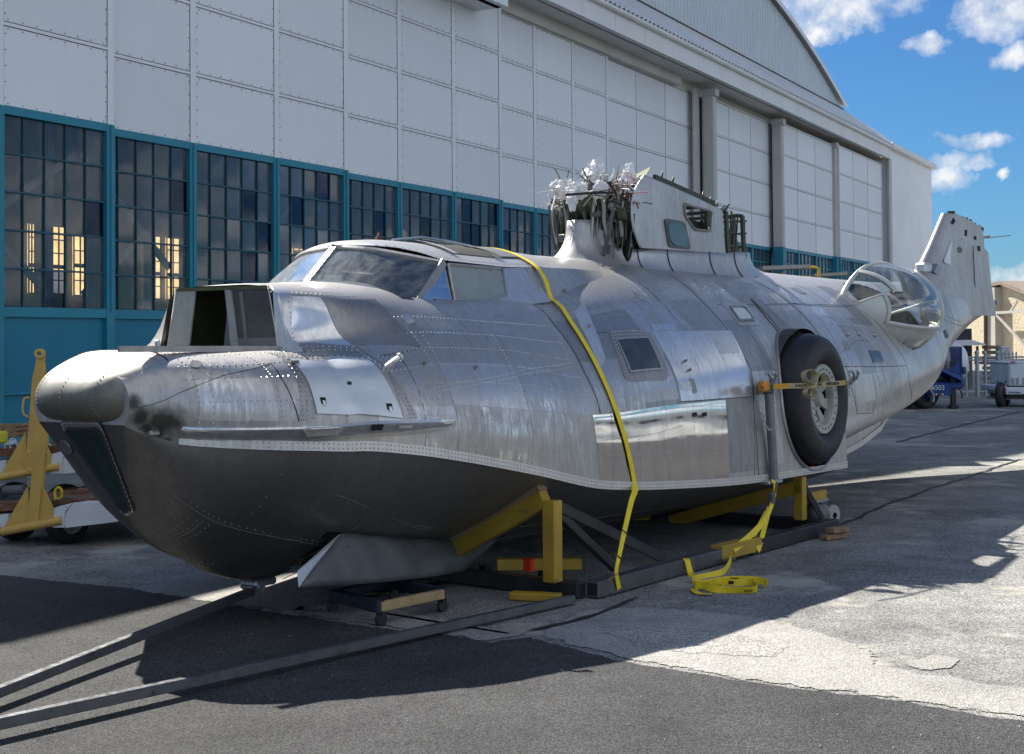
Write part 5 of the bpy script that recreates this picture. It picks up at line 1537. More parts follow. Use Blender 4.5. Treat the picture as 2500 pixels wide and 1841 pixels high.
# torn top edge, rear ribs
V = [L3(p) for p in (fs(1562,430,t=.30), fs(1590,406,t=.34), fs(1583,412,t=.44), fs(1569,430,t=.45))]
MB().prism([L3(fs(1541,432,t=.0)), L3(fs(1590,406,t=.1)), L3(fs(1577,428,t=.42)), L3(fs(1566,436,t=.42))], (0, 0, -.008)).build('torn_skin', m_green, pylon)
for (x0, y0, x1, y1) in ((1600,440,1618,420), (1627,450,1645,432), (1705,485,1717,470), (1725,494,1735,482), (1742,500,1752,492), (1756,512,1778,500)):
    a = fs(x0, y0, t=.42); b = fs(x1, y1, t=.36); mid = (a + b) / 2 + np.array([.03, 0, -.02])
    MB().ribbon([L3(p) for p in catmull([a, mid, b], 8)], [(0, .012 * (1 - i / 8) + .003, .012) for i in range(8)], .006).build('torn_tab', m_olive, pylon)
MB().bar(L3(fs(1597,434,t=.40)), L3(fs(1742,498,t=.40)), .03, .06).build('top_longeron', m_olive, pylon)
MB().bar(L3(fs(1597,438,t=.40) * np.array([1, -1, 1])), L3(fs(1742,500,t=.40) * np.array([1, -1, 1])), .03, .05).build('top_longeron', m_olive, pylon)
for k, s in enumerate((7.62, 7.85, 8.1)):
    for t in (.34 - .05 * k, .1, -.2):
        MB().bar(L3((s, t, 2.58)), L3((s + .08, t, 3.02 - .03 * k)), .012, .016).build('rear_stringer', m_olive, pylon)
for z in (2.68, 2.82, 2.95): MB().bar(L3((7.5, .36, z)), L3((8.2, .18, z)), .010, .016).bar(L3((8.1, .3, z)), L3((8.15, -.3, z)), .01, .016).build('rear_rib', m_olive, pylon)
V = []
tail_rib = [L3(p) for p in (fs(1792,528,t=.1), fs(1796,530,t=.1), fs(1800,585,t=.12), fs(1810,628,t=.14), fs(1788,628,t=.14), fs(1790,580,t=.12))]
MB().prism(tail_rib, (0, .02, 0)).build('rear_former', m_olive, pylon)
MB().tube([L3(p) for p in catmull([fs(1770,608,t=.2), fs(1776,600,t=.2), fs(1781,610,t=.2), fs(1778,620,t=.2)], 12)], .012, 6).build('hose', m_wirec[0], pylon)
MB().tube([L3(fs(x, y, t=.25)) for x, y in ((1756,514),(1765,505),(1775,503),(1780,499))], .008, 5).tube([L3(fs(1790,524,t=.1)), L3(fs(1805,524,t=.1))], .008, 5).build('torn_tab', m_olive, pylon)
# ---------------- observation blister
BC, BR = np.array([10.80, .55, 2.04]), np.array([1.0, .74, .57])
def bl(a, b, k=1.0):
    """a 0..pi along (fore to aft), b -pi/2..pi/2 (below to above)"""
    return BC + BR * k * np.array([-math.cos(a), math.sin(a) * math.cos(b), math.sin(a) * math.sin(b)])
m_blf = paint('blister_frame_paint', (.62, .63, .58), .5, .08, 4, metal=.3)
def bl_patch(name, a0, a1, b0, b1, mat, parent, k=1.0, na=16, nb=12, sg=1, fa=None):
    V = []; Fc = []
    for i in range(na + 1):
        for j in range(nb + 1):
            a = a0 + (a1 - a0) * i / na; b = b0 + (b1 - b0) * j / nb
            p = bl(a, b, k); V.append(L3((p[0], sg * p[1], p[2])))
    m = nb + 1
    for i in range(na):
        for j in range(nb):
            q = (i * m + j, (i + 1) * m + j, (i + 1) * m + j + 1, i * m + j + 1); Fc.append(q)
    return mobj(name, V, Fc, mat, parent, True)
def bl_bar(name, path, r, mat, parent, sg=1, k=1.0):
    P = []
    for a, b in path:
        p = bl(a, b, k); P.append(L3((p[0], sg * p[1], p[2])))
    return MB().tube(P, r, 6).build(name, mat, parent, True)
pi = math.pi
for sg in (1,):
    B0 = bl_patch('blister_fairing', .02, .72, -1.35, .50, m_blf, plane, 1.004, 10, 14, sg)      # painted metal nose
    bl_patch('blister_lower_panel', .70, 2.75, -1.45, -.36, m_blf, B0, 1.004, 18, 8, sg)
    bl_patch('front_pane', .05, .90, .50, 1.45, m_blis, B0, 1.0, 12, 10, sg)
    bl_patch('main_pane', .72, 1.95, -.36, 1.45, m_blis, B0, 1.0, 18, 18, sg)
    bl_patch('rear_pane', 1.95, 2.85, -.36, 1.45, m_blis, B0, 1.0, 12, 18, sg)
    for a in (.72, .90): bl_bar('blister_rib', [(a, b) for b in np.linspace(.50 if a > .8 else -.36, 1.45 if a > .8 else .5, 16)], .034 if a > .8 else .026, m_blf, B0, sg, 1.002)
    for a in (1.95, 2.80): bl_bar('blister_rib', [(a, b) for b in np.linspace(-.36, 1.45, 18)], .026, m_blf, B0, sg, 1.002)
    bl_bar('blister_sill', [(a, -.36) for a in np.linspace(.70, 2.8, 20)], .026, m_blf, B0, sg, 1.004)
    bl_bar('blister_sill', [(a, .50) for a in np.linspace(.05, .72, 8)], .016, m_blf, B0, sg, 1.002)
    bl_bar('blister_sill', [(a, 1.42) for a in np.linspace(.1, 2.9, 20)], .028, m_blf, B0, sg, 1.002)
    for a0, a1 in ((1.20, 1.55), (1.68, 2.05)):
        bl_patch('lower_window', a0, a1, -.92, -.62, paint('perspex_small', (.55, .56, .52), .2, .1), B0, 1.010, 6, 4, sg)
    # gun-bay bar across the inside of the dome
    p, q = bl(.70, -.15, .93), bl(1.95, .28, .93)
    MB().bar(L3((p[0], sg * p[1], p[2])), L3((q[0], sg * q[1], q[2])), .05, .02).build('inside_bar', m_blf, B0)
# polished strap round the foot of the blister
ring = []
for a in np.linspace(.25, 3.0, 30): p = bl(a, -1.30, 1.05); ring.append(p)
MB().tube([L3(p) for p in ring], .05, 8).build('foot_fairing', m_mirror, plane, True)
mb = MB().box(L3((10.9, 0, 1.45)), (1.9, 1.3, .06)); mb.build('blister_floor', m_grey, plane)
MB().box(L3((10.6, -.2, 1.75)), (.35, .3, .5), None, .03).box(L3((11.3, .1, 1.7)), (.3, .4, .45), None, .03).tube([L3((10.3, .3, 1.6)), L3((11.2, .5, 2.2))], .03, 8).build('inside_gear', m_gear, plane)
MB().box(L3((11.75, 0, 1.7)), (.05, 1.2, 1.2)).build('aft_bulkhead', m_olive, plane)
# ---------------- tail fin
def fin_le(z): return lerp(z, [2.05, 2.45, 2.69, 3.01, 3.51], [12.4, 13.3, 13.80, 14.22, 14.80])
def fin_te(z): return lerp(z, [2.2, 2.3, 3.0, 3.12, 3.13, 3.51], [16.70, 16.66, 16.60, 16.58, 16.42, 16.37])
def fin_top(s): return lerp(s, [14.8, 15.0, 16.4], [3.50, 3.50, 3.38])
V = []; Fc = []; NZ = 26; NX = 22
for sg in (1, -1):
    b0 = len(V)
    for i in range(NZ + 1):
        z0 = 2.05 + (3.50 - 2.05) * i / NZ
        for j in range(NX + 1):
            f = (j / NX) ** 1.8; s = fin_le(z0) + (fin_te(z0) - fin_le(z0)) * f
            z = z0 if s < 15 else 2.05 + (z0 - 2.05) * (fin_top(s) - 2.05) / 1.45
            th = lerp(z0, [2.05, 2.40, 2.6, 2.85, 3.5], [.30, .24, .19, .155, .115])
            t = th * (1 - (1 - min(1, f / .30)) ** 2.2) ** .55 * (1 - max(0, f - .3) / .7 * .62)
            V.append(L3((s, sg * t, z)))
    m = NX + 1
    for i in range(NZ):
        for j in range(NX):
            q = (b0 + i * m + j, b0 + i * m + j + 1, b0 + (i + 1) * m + j + 1, b0 + (i + 1) * m + j); Fc.append(q if sg == 1 else q[::-1])
fin = mobj('tail_fin', V, Fc, alu('fin_aluminium', .46, .46, .5, scuff=.7), plane, True)
bm = bmesh.new(); bm.from_mesh(fin.data); bmesh.ops.remove_doubles(bm, verts=bm.verts, dist=.0005); bm.to_mesh(fin.data); bm.free()
fin.data.polygons.foreach_set('use_smooth', [True] * len(fin.data.polygons))
def fq(name, pts, mat, th=.006, d=.0):
    """plate on the port side of the fin from pixels"""
    P = []
    for x, y in pts:
        p = fs(x, y, t=.10)
        z0 = p[2]; f = max(0, min(1, (p[0] - fin_le(z0)) / (fin_te(z0) - fin_le(z0))))
        t = lerp(z0, [2.05, 2.40, 2.6, 2.85, 3.5], [.30, .24, .19, .155, .115]) * (1 - (1 - min(1, f / .30)) ** 2.2) ** .55 * (1 - max(0, f - .3) / .7 * .62)
        p = fs(x, y, t=t + .004 + d); P.append(p)
    return quad(name, P, mat, fin, (0, 0, 0), th, (0, -1, 0))
fq('cut_hole', [(2321,534),(2329,532),(2333,540),(2327,548),(2320,544)], m_black)
fq('cut_hole', [(2341,573),(2347,578),(2349,590),(2345,592),(2340,586)], m_black)
fq('cut_hole', [(2355,562),(2362,561),(2361,577),(2355,576)], m_black)
fq('cut_hole', [(2379,576),(2384,577),(2384,586),(2379,585)], m_black)
fq('cut_hole', [(2388,601),(2393,600),(2394,614),(2388,613)], m_black)
fq('repair_patch', [(2331,600),(2348,595),(2354,622),(2336,627)], m_plate)
fq('round_patch', [(2337,605),(2342,602),(2348,605),(2350,613),(2346,618),(2339,617)], m_gear, .006, .006)
fq('skin_panel', [(2297,570),(2325,585),(2320,650),(2305,640)], m_alu_l, .004)
fq('skin_panel', [(2250,640),(2290,645),(2330,668),(2320,690),(2280,665)], m_alu_d, .004, -.001)
fq('skin_seam', [(2335,683),(2376,687),(2376,689),(2335,685)], m_seam)
fq('skin_seam', [(2376,600),(2376.8,600),(2383,735),(2382,735)], m_seam)
# torn upper edge of the fin
for k in range(20):
    f = k / 19; s = 14.9 + (16.4 - 14.9) * f; h = rnd.uniform(.01, .055)
    MB().box(L3((s, rnd.uniform(-.05, .06), fin_top(s) + h / 2 - .01)), (rnd.uniform(.03, .08), rnd.uniform(.04, .1), h)).build('torn_tab', rnd.choice((m_olive, m_alu_d, m_gear)), fin)
MB().bar(L3((14.95, 0, 3.47)), L3((16.4, 0, 3.36)), .10, .05).build('cut_rib', m_olive, fin)
MB().tube([L3(fs(2393,580,t=0)), L3(fs(2415,576,t=0)), L3(fs(2412,580,t=0))], .02, 6).tube([L3(fs(2395,582,t=0)), L3(fs(2468,575,t=0))], .008, 5).build('broken_hinge', m_wirec[4], fin)
MB().box(L3(fs(2255,655,t=.05)), (.26, .16, .15), None, .03).build('fin_root_block', m_plate, fin)
q = fs(2425, 745, t=.06)
MB().box(L3((16.80, .0, 2.24)), (.30, .12, .13), None, .03).build('tail_block', m_alu_l, fin)
MB().box(L3((16.88, .062, 2.25)), (.05, .004, .07)).build('tail_slot', m_black, fin)
# code letter still readable below the blister
def letter_mat(): return paint('faded_black_paint', (.06, .07, .09), .6, .2)
m_let = letter_mat()
for a, b in (((2303,812),(2307,823)), ((2303,812),(2310,809)), ((2306,822),(2314,818))):
    lb = MB(); band(lb, [a, b], .05, .004, True, .002); lb.build('letter_stroke', m_let, plane)
# ---------------- main wheel
WT = 1.43
tyre_m = paint('tyre_rubber', (.018, .018, .020), .55, .25, 6, dirt=(.07, .065, .06), dirt_amt=.25, bump=.12)
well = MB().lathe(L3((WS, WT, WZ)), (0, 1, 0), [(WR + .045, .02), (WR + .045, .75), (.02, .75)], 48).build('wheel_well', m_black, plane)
well.data.materials[0] = paint('well_dark', (.06, .06, .06), .8)  # dark lining of the wheel well
axis = np.array([.03, -1.0, .02]); axis = axis / np.linalg.norm(axis)      # local, outwards
cW = np.array(L3((WS, WT, WZ)))
tp = []
for k in range(21):
    a = -.35 + (pi + .7) * k / 20
    tp.append((.455 + .142 * math.sin(a) if True else 0, -.20 * math.cos(a)))
tp = [(.31, -.10), (.35, -.17), (.43, -.205), (.52, -.19), (.575, -.14), (.596, -.05), (.598, .05), (.575, .14), (.525, .19), (.45, .212), (.385, .20), (.335, .165), (.312, .13), (.30, .09)]
tyre = MB().lathe(cW, axis, catmull([(r, h) for r, h in tp], 40), 72).build('tyre', tyre_m, plane, True)
for h in (-.11, -.04, .03, .10):
    MB().lathe(cW, axis, [(.594 - abs(h) * .16, h - .006), (.604 - abs(h) * .16, h), (.594 - abs(h) * .16, h + .006)], 72).build('tread_rib', tyre_m, tyre)
m_rim = paint('rim_paint', (.40, .41, .36), .5, .12, 8, dirt=(.12, .10, .07), dirt_amt=.3)
hub = MB().lathe(cW, axis, [(.318, .13), (.318, .165), (.31, .175), (.235, .168), (.228, .15), (.228, .09)], 48).build('rim', m_rim, tyre, True)
MB().lathe(cW, axis, [(.0, .150), (.05, .148), (.062, .135), (.07, .10), (.10, .10), (.105, .085), (.105, .05)], 32).build('hub_cap', m_rim, hub, True)
MB().lathe(cW, axis, [(.23, .02), (.0, .02)], 32).build('brake_drum', m_black, hub)
e1 = np.cross(axis, (0, 0, 1)); e1 = e1 / np.linalg.norm(e1); e2 = np.cross(axis, e1)
for k in range(7):
    a = 2 * pi * k / 7 + .2; d = e1 * math.cos(a) + e2 * math.sin(a); n2 = np.cross(axis, d)
    p0, p1 = cW + d * .085 + axis * .085, cW + d * .245 + axis * .115
    V = [p0 - n2 * .028, p0 + n2 * .028, p1 + n2 * .055, p1 - n2 * .055]
    MB().prism(V, -axis * .03).build('spoke', m_rim, hub)
bt = MB()
for k in range(24):
    a = 2 * pi * k / 24; c = cW + (e1 * math.cos(a) + e2 * math.sin(a)) * .272 + axis * .172
    bt.lathe(c, axis, [(.010, 0), (.008, .007), (0, .007)], 6)
tag(bt.build('rim_bolt', m_gear, hub), kind='stuff')
# rim of the bay opening
arc = []
for k in range(60):
    a = 2 * pi * k / 60; s, z = WS + (WR + .045) * math.cos(a), WZ + (WR + .045) * math.sin(a)
    ws = np.linspace(0, 1, 200)
    P = [hull(min(s, 7.71), w) for w in ws]; j = int(np.argmin([abs(p[2] - z) for p in P])); p = P[j]
    arc.append(np.array([s, p[1] + .004, max(z, .55)]))
MB().tube([L3(p) for p in arc + arc[:1]], .018, 6).build('well_rim', m_alu_d, plane, True)
m_orange = paint('orange_tape', (.85, .07, .03), .5, .1)
P0 = fs(1978, 1143, t=1.52)
MB().box(L3((P0[0] + .02, 1.518, P0[2] - .005)), (.13, .01, .035)).build('orange_tape', m_orange, plane)
# mooring fittings: hooks either side of the wheel, tube and chain in front of it
m_zinc = paint('zinc_plate', (.55, .57, .58), .3, .1, 9, metal=.8)
for (x, y) in ((1862, 930), (2066, 923)):
    q = px(x, y); c = hp(*q, .02)
    MB().tube([L3(c + np.array(o)) for o in ((0, 0, -.06), (.0, .05, -.02), (-.03, .08, .03), (-.06, .06, .07), (-.09, .05, .06))], [.022, .022, .02, .016, .012], 8).tube([L3(c + np.array(o)) for o in ((.03, .0, -.05), (.05, .06, 0), (.03, .09, .05), (-.03, .10, .07))], [.018, .018, .016, .012], 8).build('mooring_hook', m_zinc, plane, True)
tb0, tb1 = fs(1877, 960, t=1.56), fs(1890, 1172, t=1.56)
m_steelt = paint('grey_tube', (.20, .22, .23), .45, .15, 6, metal=.5, dirt=(.10, .07, .05), dirt_amt=.3)
tube = MB().tube([L3(tb0), L3(tb1)], .038, 14).build('jack_tube', m_steelt, plane, True)
MB().box(L3(tb0 + np.array([0, -.02, .04])), (.12, .10, .10), None, .02).build('tube_bracket', m_gear, tube)
MB().box(L3(tb1 + np.array([-.04, -.02, -.01])), (.26, .12, .035), None, .008).build('tube_foot', m_zinc, tube)
def chain(P, mat, parent, r=.012, name='chain'):
    P = catmull(P, 60); mb = MB(); acc_ = 0; last = P[0]; k = 0
    for p in P[1:]:
        if np.linalg.norm(p - last) > .030:
            d = (p - last) / np.linalg.norm(p - last); side = np.cross(d, (1, 0, 0) if k % 2 else (0, 1, .2)); side = side / np.linalg.norm(side); c = (p + last) / 2
            mb.tube([c + d * .022 * math.cos(a) + side * r * math.sin(a) for a in np.linspace(0, 2 * pi, 9)], .0042, 4, False); last = p; k += 1
    return tag(mb.build(name, mat, parent), kind='stuff')
chain([np.array(L3(fs(x, y, t=1.57))) for x, y in ((1858,945),(1857,990),(1866,1032),(1876,1048),(1886,1040),(1889,1000),(1888,955))], m_zinc, plane)
chain([np.array(L3(fs(x, y, t=1.58))) for x, y in ((2068,935),(2072,950),(2071,968))], m_zinc, plane)
# ---------------- nose wheel doors and forefoot fitting
pl_t = [fs(830,1304,t=.80), fs(900,1311,t=.765), fs(1000,1318,t=.69), fs(1110,1320,t=.58), fs(1213,1318,t=.42)]
pl_b = [fs(726,1434,t=.93), fs(850,1428,t=.91), fs(960,1419,t=.85), fs(1050,1408,t=.77), fs(1127,1394,t=.66)]
A, B = catmull(pl_t, 22), catmull(pl_b, 22)
m_door = paint('dark_grey_door', (.115, .122, .124), .5, .35, 4, metal=.2, dirt=(.05, .054, .054), dirt_amt=.35, bump=.3)
ndoor = strip2('nose_gear_door', A, B, m_door, plane, 8, .02)
sm = ndoor.modifiers.new('thickness', 'SOLIDIFY'); sm.thickness = .022
MB().prism([L3(p) for p in (fs(829,1304,t=.81), fs(836,1308,t=.83), fs(729,1434,t=.945), fs(725,1395,t=.90))], (.006, 0, 0)).build('door_end_plate', m_alu_l, ndoor)
MB().tube([L3((1.85, .45, .70)), L3((1.62, .72, .36))], .015, 6).build('door_strut', m_olive, plane)
nw = MB().lathe(L3((2.42, 0, .36)), (0, 1, 0), catmull([(.15, -.07), (.20, -.11), (.28, -.10), (.32, -.05), (.325, 0), (.32, .05), (.28, .10), (.20, .11), (.15, .07)], 24), 40).build('nose_wheel', tyre_m, plane, True)
MB().lathe(L3((2.42, 0, .36)), (0, 1, 0), [(0, -.08), (.14, -.09), (.155, -.07), (.155, .07), (.14, .09), (0, .08)], 24).build('nose_hub', m_rim, nw, True)
MB().bar(L3((2.42, .14, .36)), L3((2.5, .12, .9)), .05, .05).bar(L3((2.42, -.14, .36)), L3((2.5, -.12, .9)), .05, .05).build('nose_fork', m_gear, nw)
fp = fs(628, 1414, t=.04)
ft = MB().box(L3((fp[0], .05, .175)), (.20, .16, .05), None, .015).tube([L3((fp[0] - .05, -.04, .15)), L3((fp[0] - .05, .14, .15))], .03, 10).build('keel_fitting', m_zinc, plane)
# belly seams
bs = MB()
def belly(pts, w=.006):
    P = [bottom_pt(s, q) + np.array([0, .003, -.002]) for s, q in pts]; P = catmull(P, 24)
    bs.tube([L3(p) for p in P], w / 2, 4)
belly([(.52, .62), (.8, .52), (1.3, .42), (1.8, .36)]); belly([(.9, .86), (1.4, .72), (2.0, .58), (2.4, .52)]); belly([(1.8, .42), (2.5, .40), (3.3, .38)])
belly([(.72, .05), (.72, .5), (.72, .95)]); belly([(1.55, .06), (1.62, .5), (1.7, .9)]); belly([(1.76, .05), (1.84, .42)]); belly([(3.5, .5), (4.6, .5), (5.8, .52)]); belly([(3.2, .25), (4.6, .28), (6.0, .3)])
tag(bs.build('belly_seam', m_alu_d, plane), kind='stuff')
br = MB()
def brow(pts, pitch=.034, r=.0055):
    P = catmull([bottom_pt(s, q) for s, q in pts], 60); L = 0; last = P[0]
    for p in P[1:]:
        if np.linalg.norm(p - last) >= pitch:
            n = np.array([-.3, .75, -.4]); n = n / np.linalg.norm(n); a = np.cross(n, (0, 0, 1)); a = a / np.linalg.norm(a); b = np.cross(n, a)
            br.add([L3(p + n * .001 + (a * math.cos(k) + b * math.sin(k)) * r) for k in np.arange(6) * pi / 3] + [L3(p + n * (.005))], [(j, (j + 1) % 6, 6) for j in range(6)]); last = p
for s_ in (.62, .66, .70, .76): brow([(s_, .1), (s_, .5), (s_, .97)])
brow([(.54, .64), (.8, .54), (1.3, .44), (1.8, .38)]); brow([(.9, .84), (1.4, .70), (2.0, .56), (2.4, .50)]); brow([(1.7, .9), (1.62, .5), (1.56, .1)]); brow([(2.1, .9), (2.05, .6)]); brow([(2.16, .9), (2.11, .6)])
brow([(.30, .42), (.38, .42), (.48, .41)], .028); brow([(.8, .06), (1.1, .06), (1.5, .05)]); brow([(.82, .10), (1.1, .10), (1.5, .09)])
for s_ in (.9, 1.2): brow([(s_, .2), (s_, .6), (s_, .9)], .07)
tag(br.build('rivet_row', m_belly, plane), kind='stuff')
# ================================================================== cradle under the hull
def thing(name, label, cat, loc=(0, 0, 0), rz=0, group=None):
    return tag(empty(name, loc, rz), label, cat, group)
FRZ = math.atan2(fu[1], fu[0])
m_yel = paint('worn_yellow_paint', (.44, .28, .03), .5, .15, 5, dirt=(.09, .06, .03), dirt_amt=.33)
m_blk = paint('black_steel', (.035, .034, .035), .45, .25, 5, metal=.3, dirt=(.09, .07, .06), dirt_amt=.3)
m_steel = paint('mill_steel', (.16, .16, .165), .42, .2, 7, metal=.7, dirt=(.06, .05, .045), dirt_amt=.35)
m_wood = paint('timber', (.30, .19, .10), .8, .3, 9, dirt=(.12, .07, .04), dirt_amt=.4)
m_pad = paint('rubber_pad_tan', (.30, .20, .11), .8, .2, 6)
m_red = paint('red_tape', (.8, .05, .02), .5, .1)
cradle = thing('steel_cradle', 'long low steel cradle with yellow posts carrying the flying boat hull', 'cradle', tuple(FO), FRZ)
def CB(name, p, q, w, h, mat, parent=cradle, up=(0, 0, 1), bev=.006): return MB().bar(L3(p), L3(q), w, h, up, bev).build(name, mat, parent)
CB('long_beam', (3.02, 1.70, .065), (5.00, 1.70, .065), .10, .11, m_steel)
CB('yellow_sleeve', fs(1749, 1350, t=1.70), fs(1846, 1327, t=1.70), .108, .112, m_yel)
CB('long_beam', (5.30, 1.70, .065), (6.98, 1.70, .065), .10, .11, m_blk)
CB('long_beam', (2.9, -1.70, .065), (7.0, -1.70, .065), .10, .11, m_blk)
CB('cross_beam', (2.98, -1.7, .064), (2.98, 1.64, .064), .10, .10, m_blk)
CB('cross_beam', (6.90, -1.7, .064), (6.90, 1.64, .064), .10, .10, m_blk)
MB().box(L3((3.019, 1.70, .065)), (.004, .075, .085)).build('beam_end', m_black, cradle)
for sg in (1, -1):
    CB('post', (2.90, sg * 1.46, .11), (2.90, sg * 1.46, .66), .10, .10, m_yel, cradle, (1, 0, 0))
    CB('post', (6.80, sg * 1.46, .11), (6.80, sg * 1.46, .50), .09, .09, m_yel, cradle, (1, 0, 0))
    a, b = bottom_pt(2.90, .96), bottom_pt(2.90, .22)
    CB('saddle_arm', (2.9, sg * a[1], a[2] - .11), (2.9, sg * b[1], b[2] - .11), .09, .12, m_yel)
    CB('saddle_pad', (2.9, sg * (a[1] - .03), a[2] - .035), (2.9, sg * b[1], b[2] - .035), .10, .045, m_pad)
    a, b = bottom_pt(6.80, .98), bottom_pt(6.80, .1)
    CB('saddle_arm', (6.8, sg * a[1], a[2] - .10), (6.8, sg * b[1], b[2] - .09), .09, .12, m_yel)
    CB('brace', (2.96, sg * 1.46, .62), (4.10, sg * 1.64, .12), .012, .075, m_blk)
    CB('brace', (2.96, sg * 1.42, .60), (3.55, sg * 1.55, .12), .06, .06, m_blk)
    CB('brace', (6.86, sg * 1.46, .44), (6.95, sg * 1.6, .12), .05, .05, m_blk)
CB('lower_beam', fs(1213, 1378, z=.16), fs(1420, 1376, z=.16), .08, .08, m_yel)
pR = fs(1282, 1378, z=.16)
MB().bar(L3(pR + np.array([-.03, .025, 0])), L3(pR + np.array([.03, .025, 0])), .086, .086).build('red_tape', m_red, cradle)
for x in (1185, 1330):
    p = fs(x, 1405, z=.05); MB().lathe(L3(p), (.3, 1, 0), [(0, -.025), (.045, -.025), (.055, -.015), (.055, .015), (.045, .025), (0, .025)], 16).box(L3(p + np.array([0, 0, .06])), (.07, .06, .03)).build('castor', m_blk, cradle)
CB('jack_stub', fs(1970, 1214, t=1.46), fs(2009, 1206, t=1.46), .08, .085, m_yel)
c = fs(1995, 1252, t=1.46)
MB().lathe(L3(c), (0, 0, 1), catmull([(.02, -.11), (.09, -.10), (.115, -.04), (.11, .04), (.08, .085), (.085, .10), (.02, .105)], 16), 20).build('jack_bellows', paint('grey_bellows', (.14, .14, .15), .35, .2, 4), cradle, True)
MB().box(L3(c + np.array([0, 0, .115])), (.26, .12, .018)).build('jack_plate', m_zinc, cradle)
c2 = fs(2032, 1258, t=1.40)
MB().lathe(L3(c2), (.25, 1, 0), [(.03, -.03), (.08, -.03), (.10, -.015), (.10, .015), (.08, .03), (.03, .03)], 20).build('jack_wheel', m_rim, cradle)
ye = fs(1247, 1453, z=.03); ye2 = fs(1368, 1459, z=.03)
CB('wedge', ye, ye2, .1, .05, m_yel)
for (x0, y0, x1, y1, z) in ((2010, 1312, 2058, 1305, .03), (2025, 1296, 2066, 1290, .085)):
    o = thing('timber_block', 'brown timber block lying on the ground at the rear end of the cradle' if z < .05 else 'brown timber block lying on top of another at the rear end of the cradle', 'timber block', tuple(FO), FRZ, 'timber blocks at the cradle')
    a, b = fs(x0, y0, z=z), fs(x1, y1, z=z)
    MB().bar(L3(a), L3(b), .09, .045, (0, 0, 1), .004).build('block', m_wood, o)
# ---------------- tie-down straps
m_strap = paint('yellow_webbing', (.86, .64, .015), .6, .10, 20, bump=.3, fine=220)
m_print = paint('strap_print', (.03, .03, .03), .7)
def web(mb, P, sides, thick=.004): mb.ribbon([L3(p) for p in P], [L3(s) for s in sides], thick)
strap = thing('tie_down_strap', 'bright yellow webbing strap running over the hull behind the cockpit down to the cradle', 'strap', tuple(FO), FRZ)
UP = np.array([0, 0, .012])
roofp = [roof_pt(4.02, -.9) + UP, roof_pt(3.95, -.4) + UP, roof_pt(3.87, .1) + UP, roof_pt(3.80, .55) + UP, roof_pt(3.745, .96) + UP + np.array([0, .008, 0])]
onh = []
q0 = px(1383, 775)
for s__, tt in ((3.70, .90), (3.68, .96), (3.67, 1.02)):
    w0 = min(np.linspace(.5, 1, 200), key=lambda w: abs(hull(s__, w)[1] - tt)); onh.append(hp(s__, w0, .02))
roofp.append((roofp[-1] + onh[0]) / 2 + np.array([0, .03, .01]))
for x, y in ((1383,775),(1420,832),(1452,890),(1480,950),(1503,1010),(1522,1070),(1535,1125),(1545,1180)):
    q = px(x, y); onh.append(hp(*q, .014))
free = [fs(1549, 1200, t=1.578), fs(1541, 1225, t=1.60), fs(1526, 1290, t=1.67), fs(1513, 1350, t=1.74), fs(1505, 1390, t=1.765), fs(1506, 1410, t=1.765), fs(1512, 1438, t=1.762)]
C_ = catmull(roofp + onh + free, 150)
S_ = []
for i, p in enumerate(C_):
    d = C_[min(i + 1, 149)] - C_[max(i - 1, 0)]; d = d / np.linalg.norm(d)
    v_ = np.array([1.0, 0, 0]) if i < 118 else np.array([1.0, .15 * (i - 118) / 30, 0]); v_ = v_ - d * (v_ @ d); v_ = v_ / np.linalg.norm(v_)
    tw = 1.0 if i < 115 else 1 - .35 * math.sin((i - 115) / 35 * 2.6)
    S_.append(v_ * .026 * tw)
mb = MB(); web(mb, C_, S_); mb.build('webbing', m_strap, strap, True)
q = fs(1503, 1404, t=1.77)
MB().tube([L3(q + np.array([-.10, .0, -.02])), L3(q), L3(q + np.array([.05, 0, .015]))], .004, 5).build('cord_tail', m_wood, strap)
for f in (124, 131):
    MB().bar(L3(C_[f] - S_[f] * 1.02 + np.array([0, .004, 0])), L3(C_[f] + S_[f] * 1.02 + np.array([0, .004, 0])), .006, .01).build('strap_mark', m_print, strap)
strap2 = thing('tie_down_strap', 'yellow ratchet strap from the jack tube to the cradle, loose end coiled on the ground', 'strap', tuple(FO), FRZ)
def ribbon_px(parent, pts, w, name='webbing', ref=(1, 0, 0), mat=None, n=40):
    P = catmull([fs(x, y, t=t) if z is None else fs(x, y, z=z) for x, y, t, z in pts], n); S2 = []
    for i, p in enumerate(P):
        d = P[min(i + 1, n - 1)] - P[max(i - 1, 0)]; d = d / (np.linalg.norm(d) + 1e-9); v_ = np.array(ref, float); v_ = v_ - d * (v_ @ d); v_ = v_ / (np.linalg.norm(v_) + 1e-9); S2.append(v_ * w / 2)
    mb = MB(); web(mb, P, S2); return mb.build(name, mat or m_strap, parent, True)
ribbon_px(strap2, [(1884,1172,1.60,None),(1892,1182,1.62,None),(1891,1205,1.64,None),(1888,1220,1.65,None)], .045)
ribbon_px(strap2, [(1888,1206,1.66,None),(1886,1228,1.67,None),(1868,1268,1.69,None),(1838,1302,1.72,None),(1800,1335,1.75,None),(1793,1345,1.757,None)], .05)
ribbon_px(strap2, [(1878,1240,1.60,None),(1868,1280,1.68,None),(1858,1320,1.74,None),(1850,1345,1.765,None)], .048)
ribbon_px(strap2, [(1872,1250,1.5,None),(1850,1290,1.58,None),(1832,1322,1.64,None)], .04)
MB().box(L3(fs(1884, 1216, t=1.66)), (.06, .05, .09), None, .01).tube([L3(fs(1897,1178,t=1.63)), L3(fs(1894,1196,t=1.64)), L3(fs(1890,1206,t=1.65))], .010, 6).build('ratchet', m_gear, strap2)
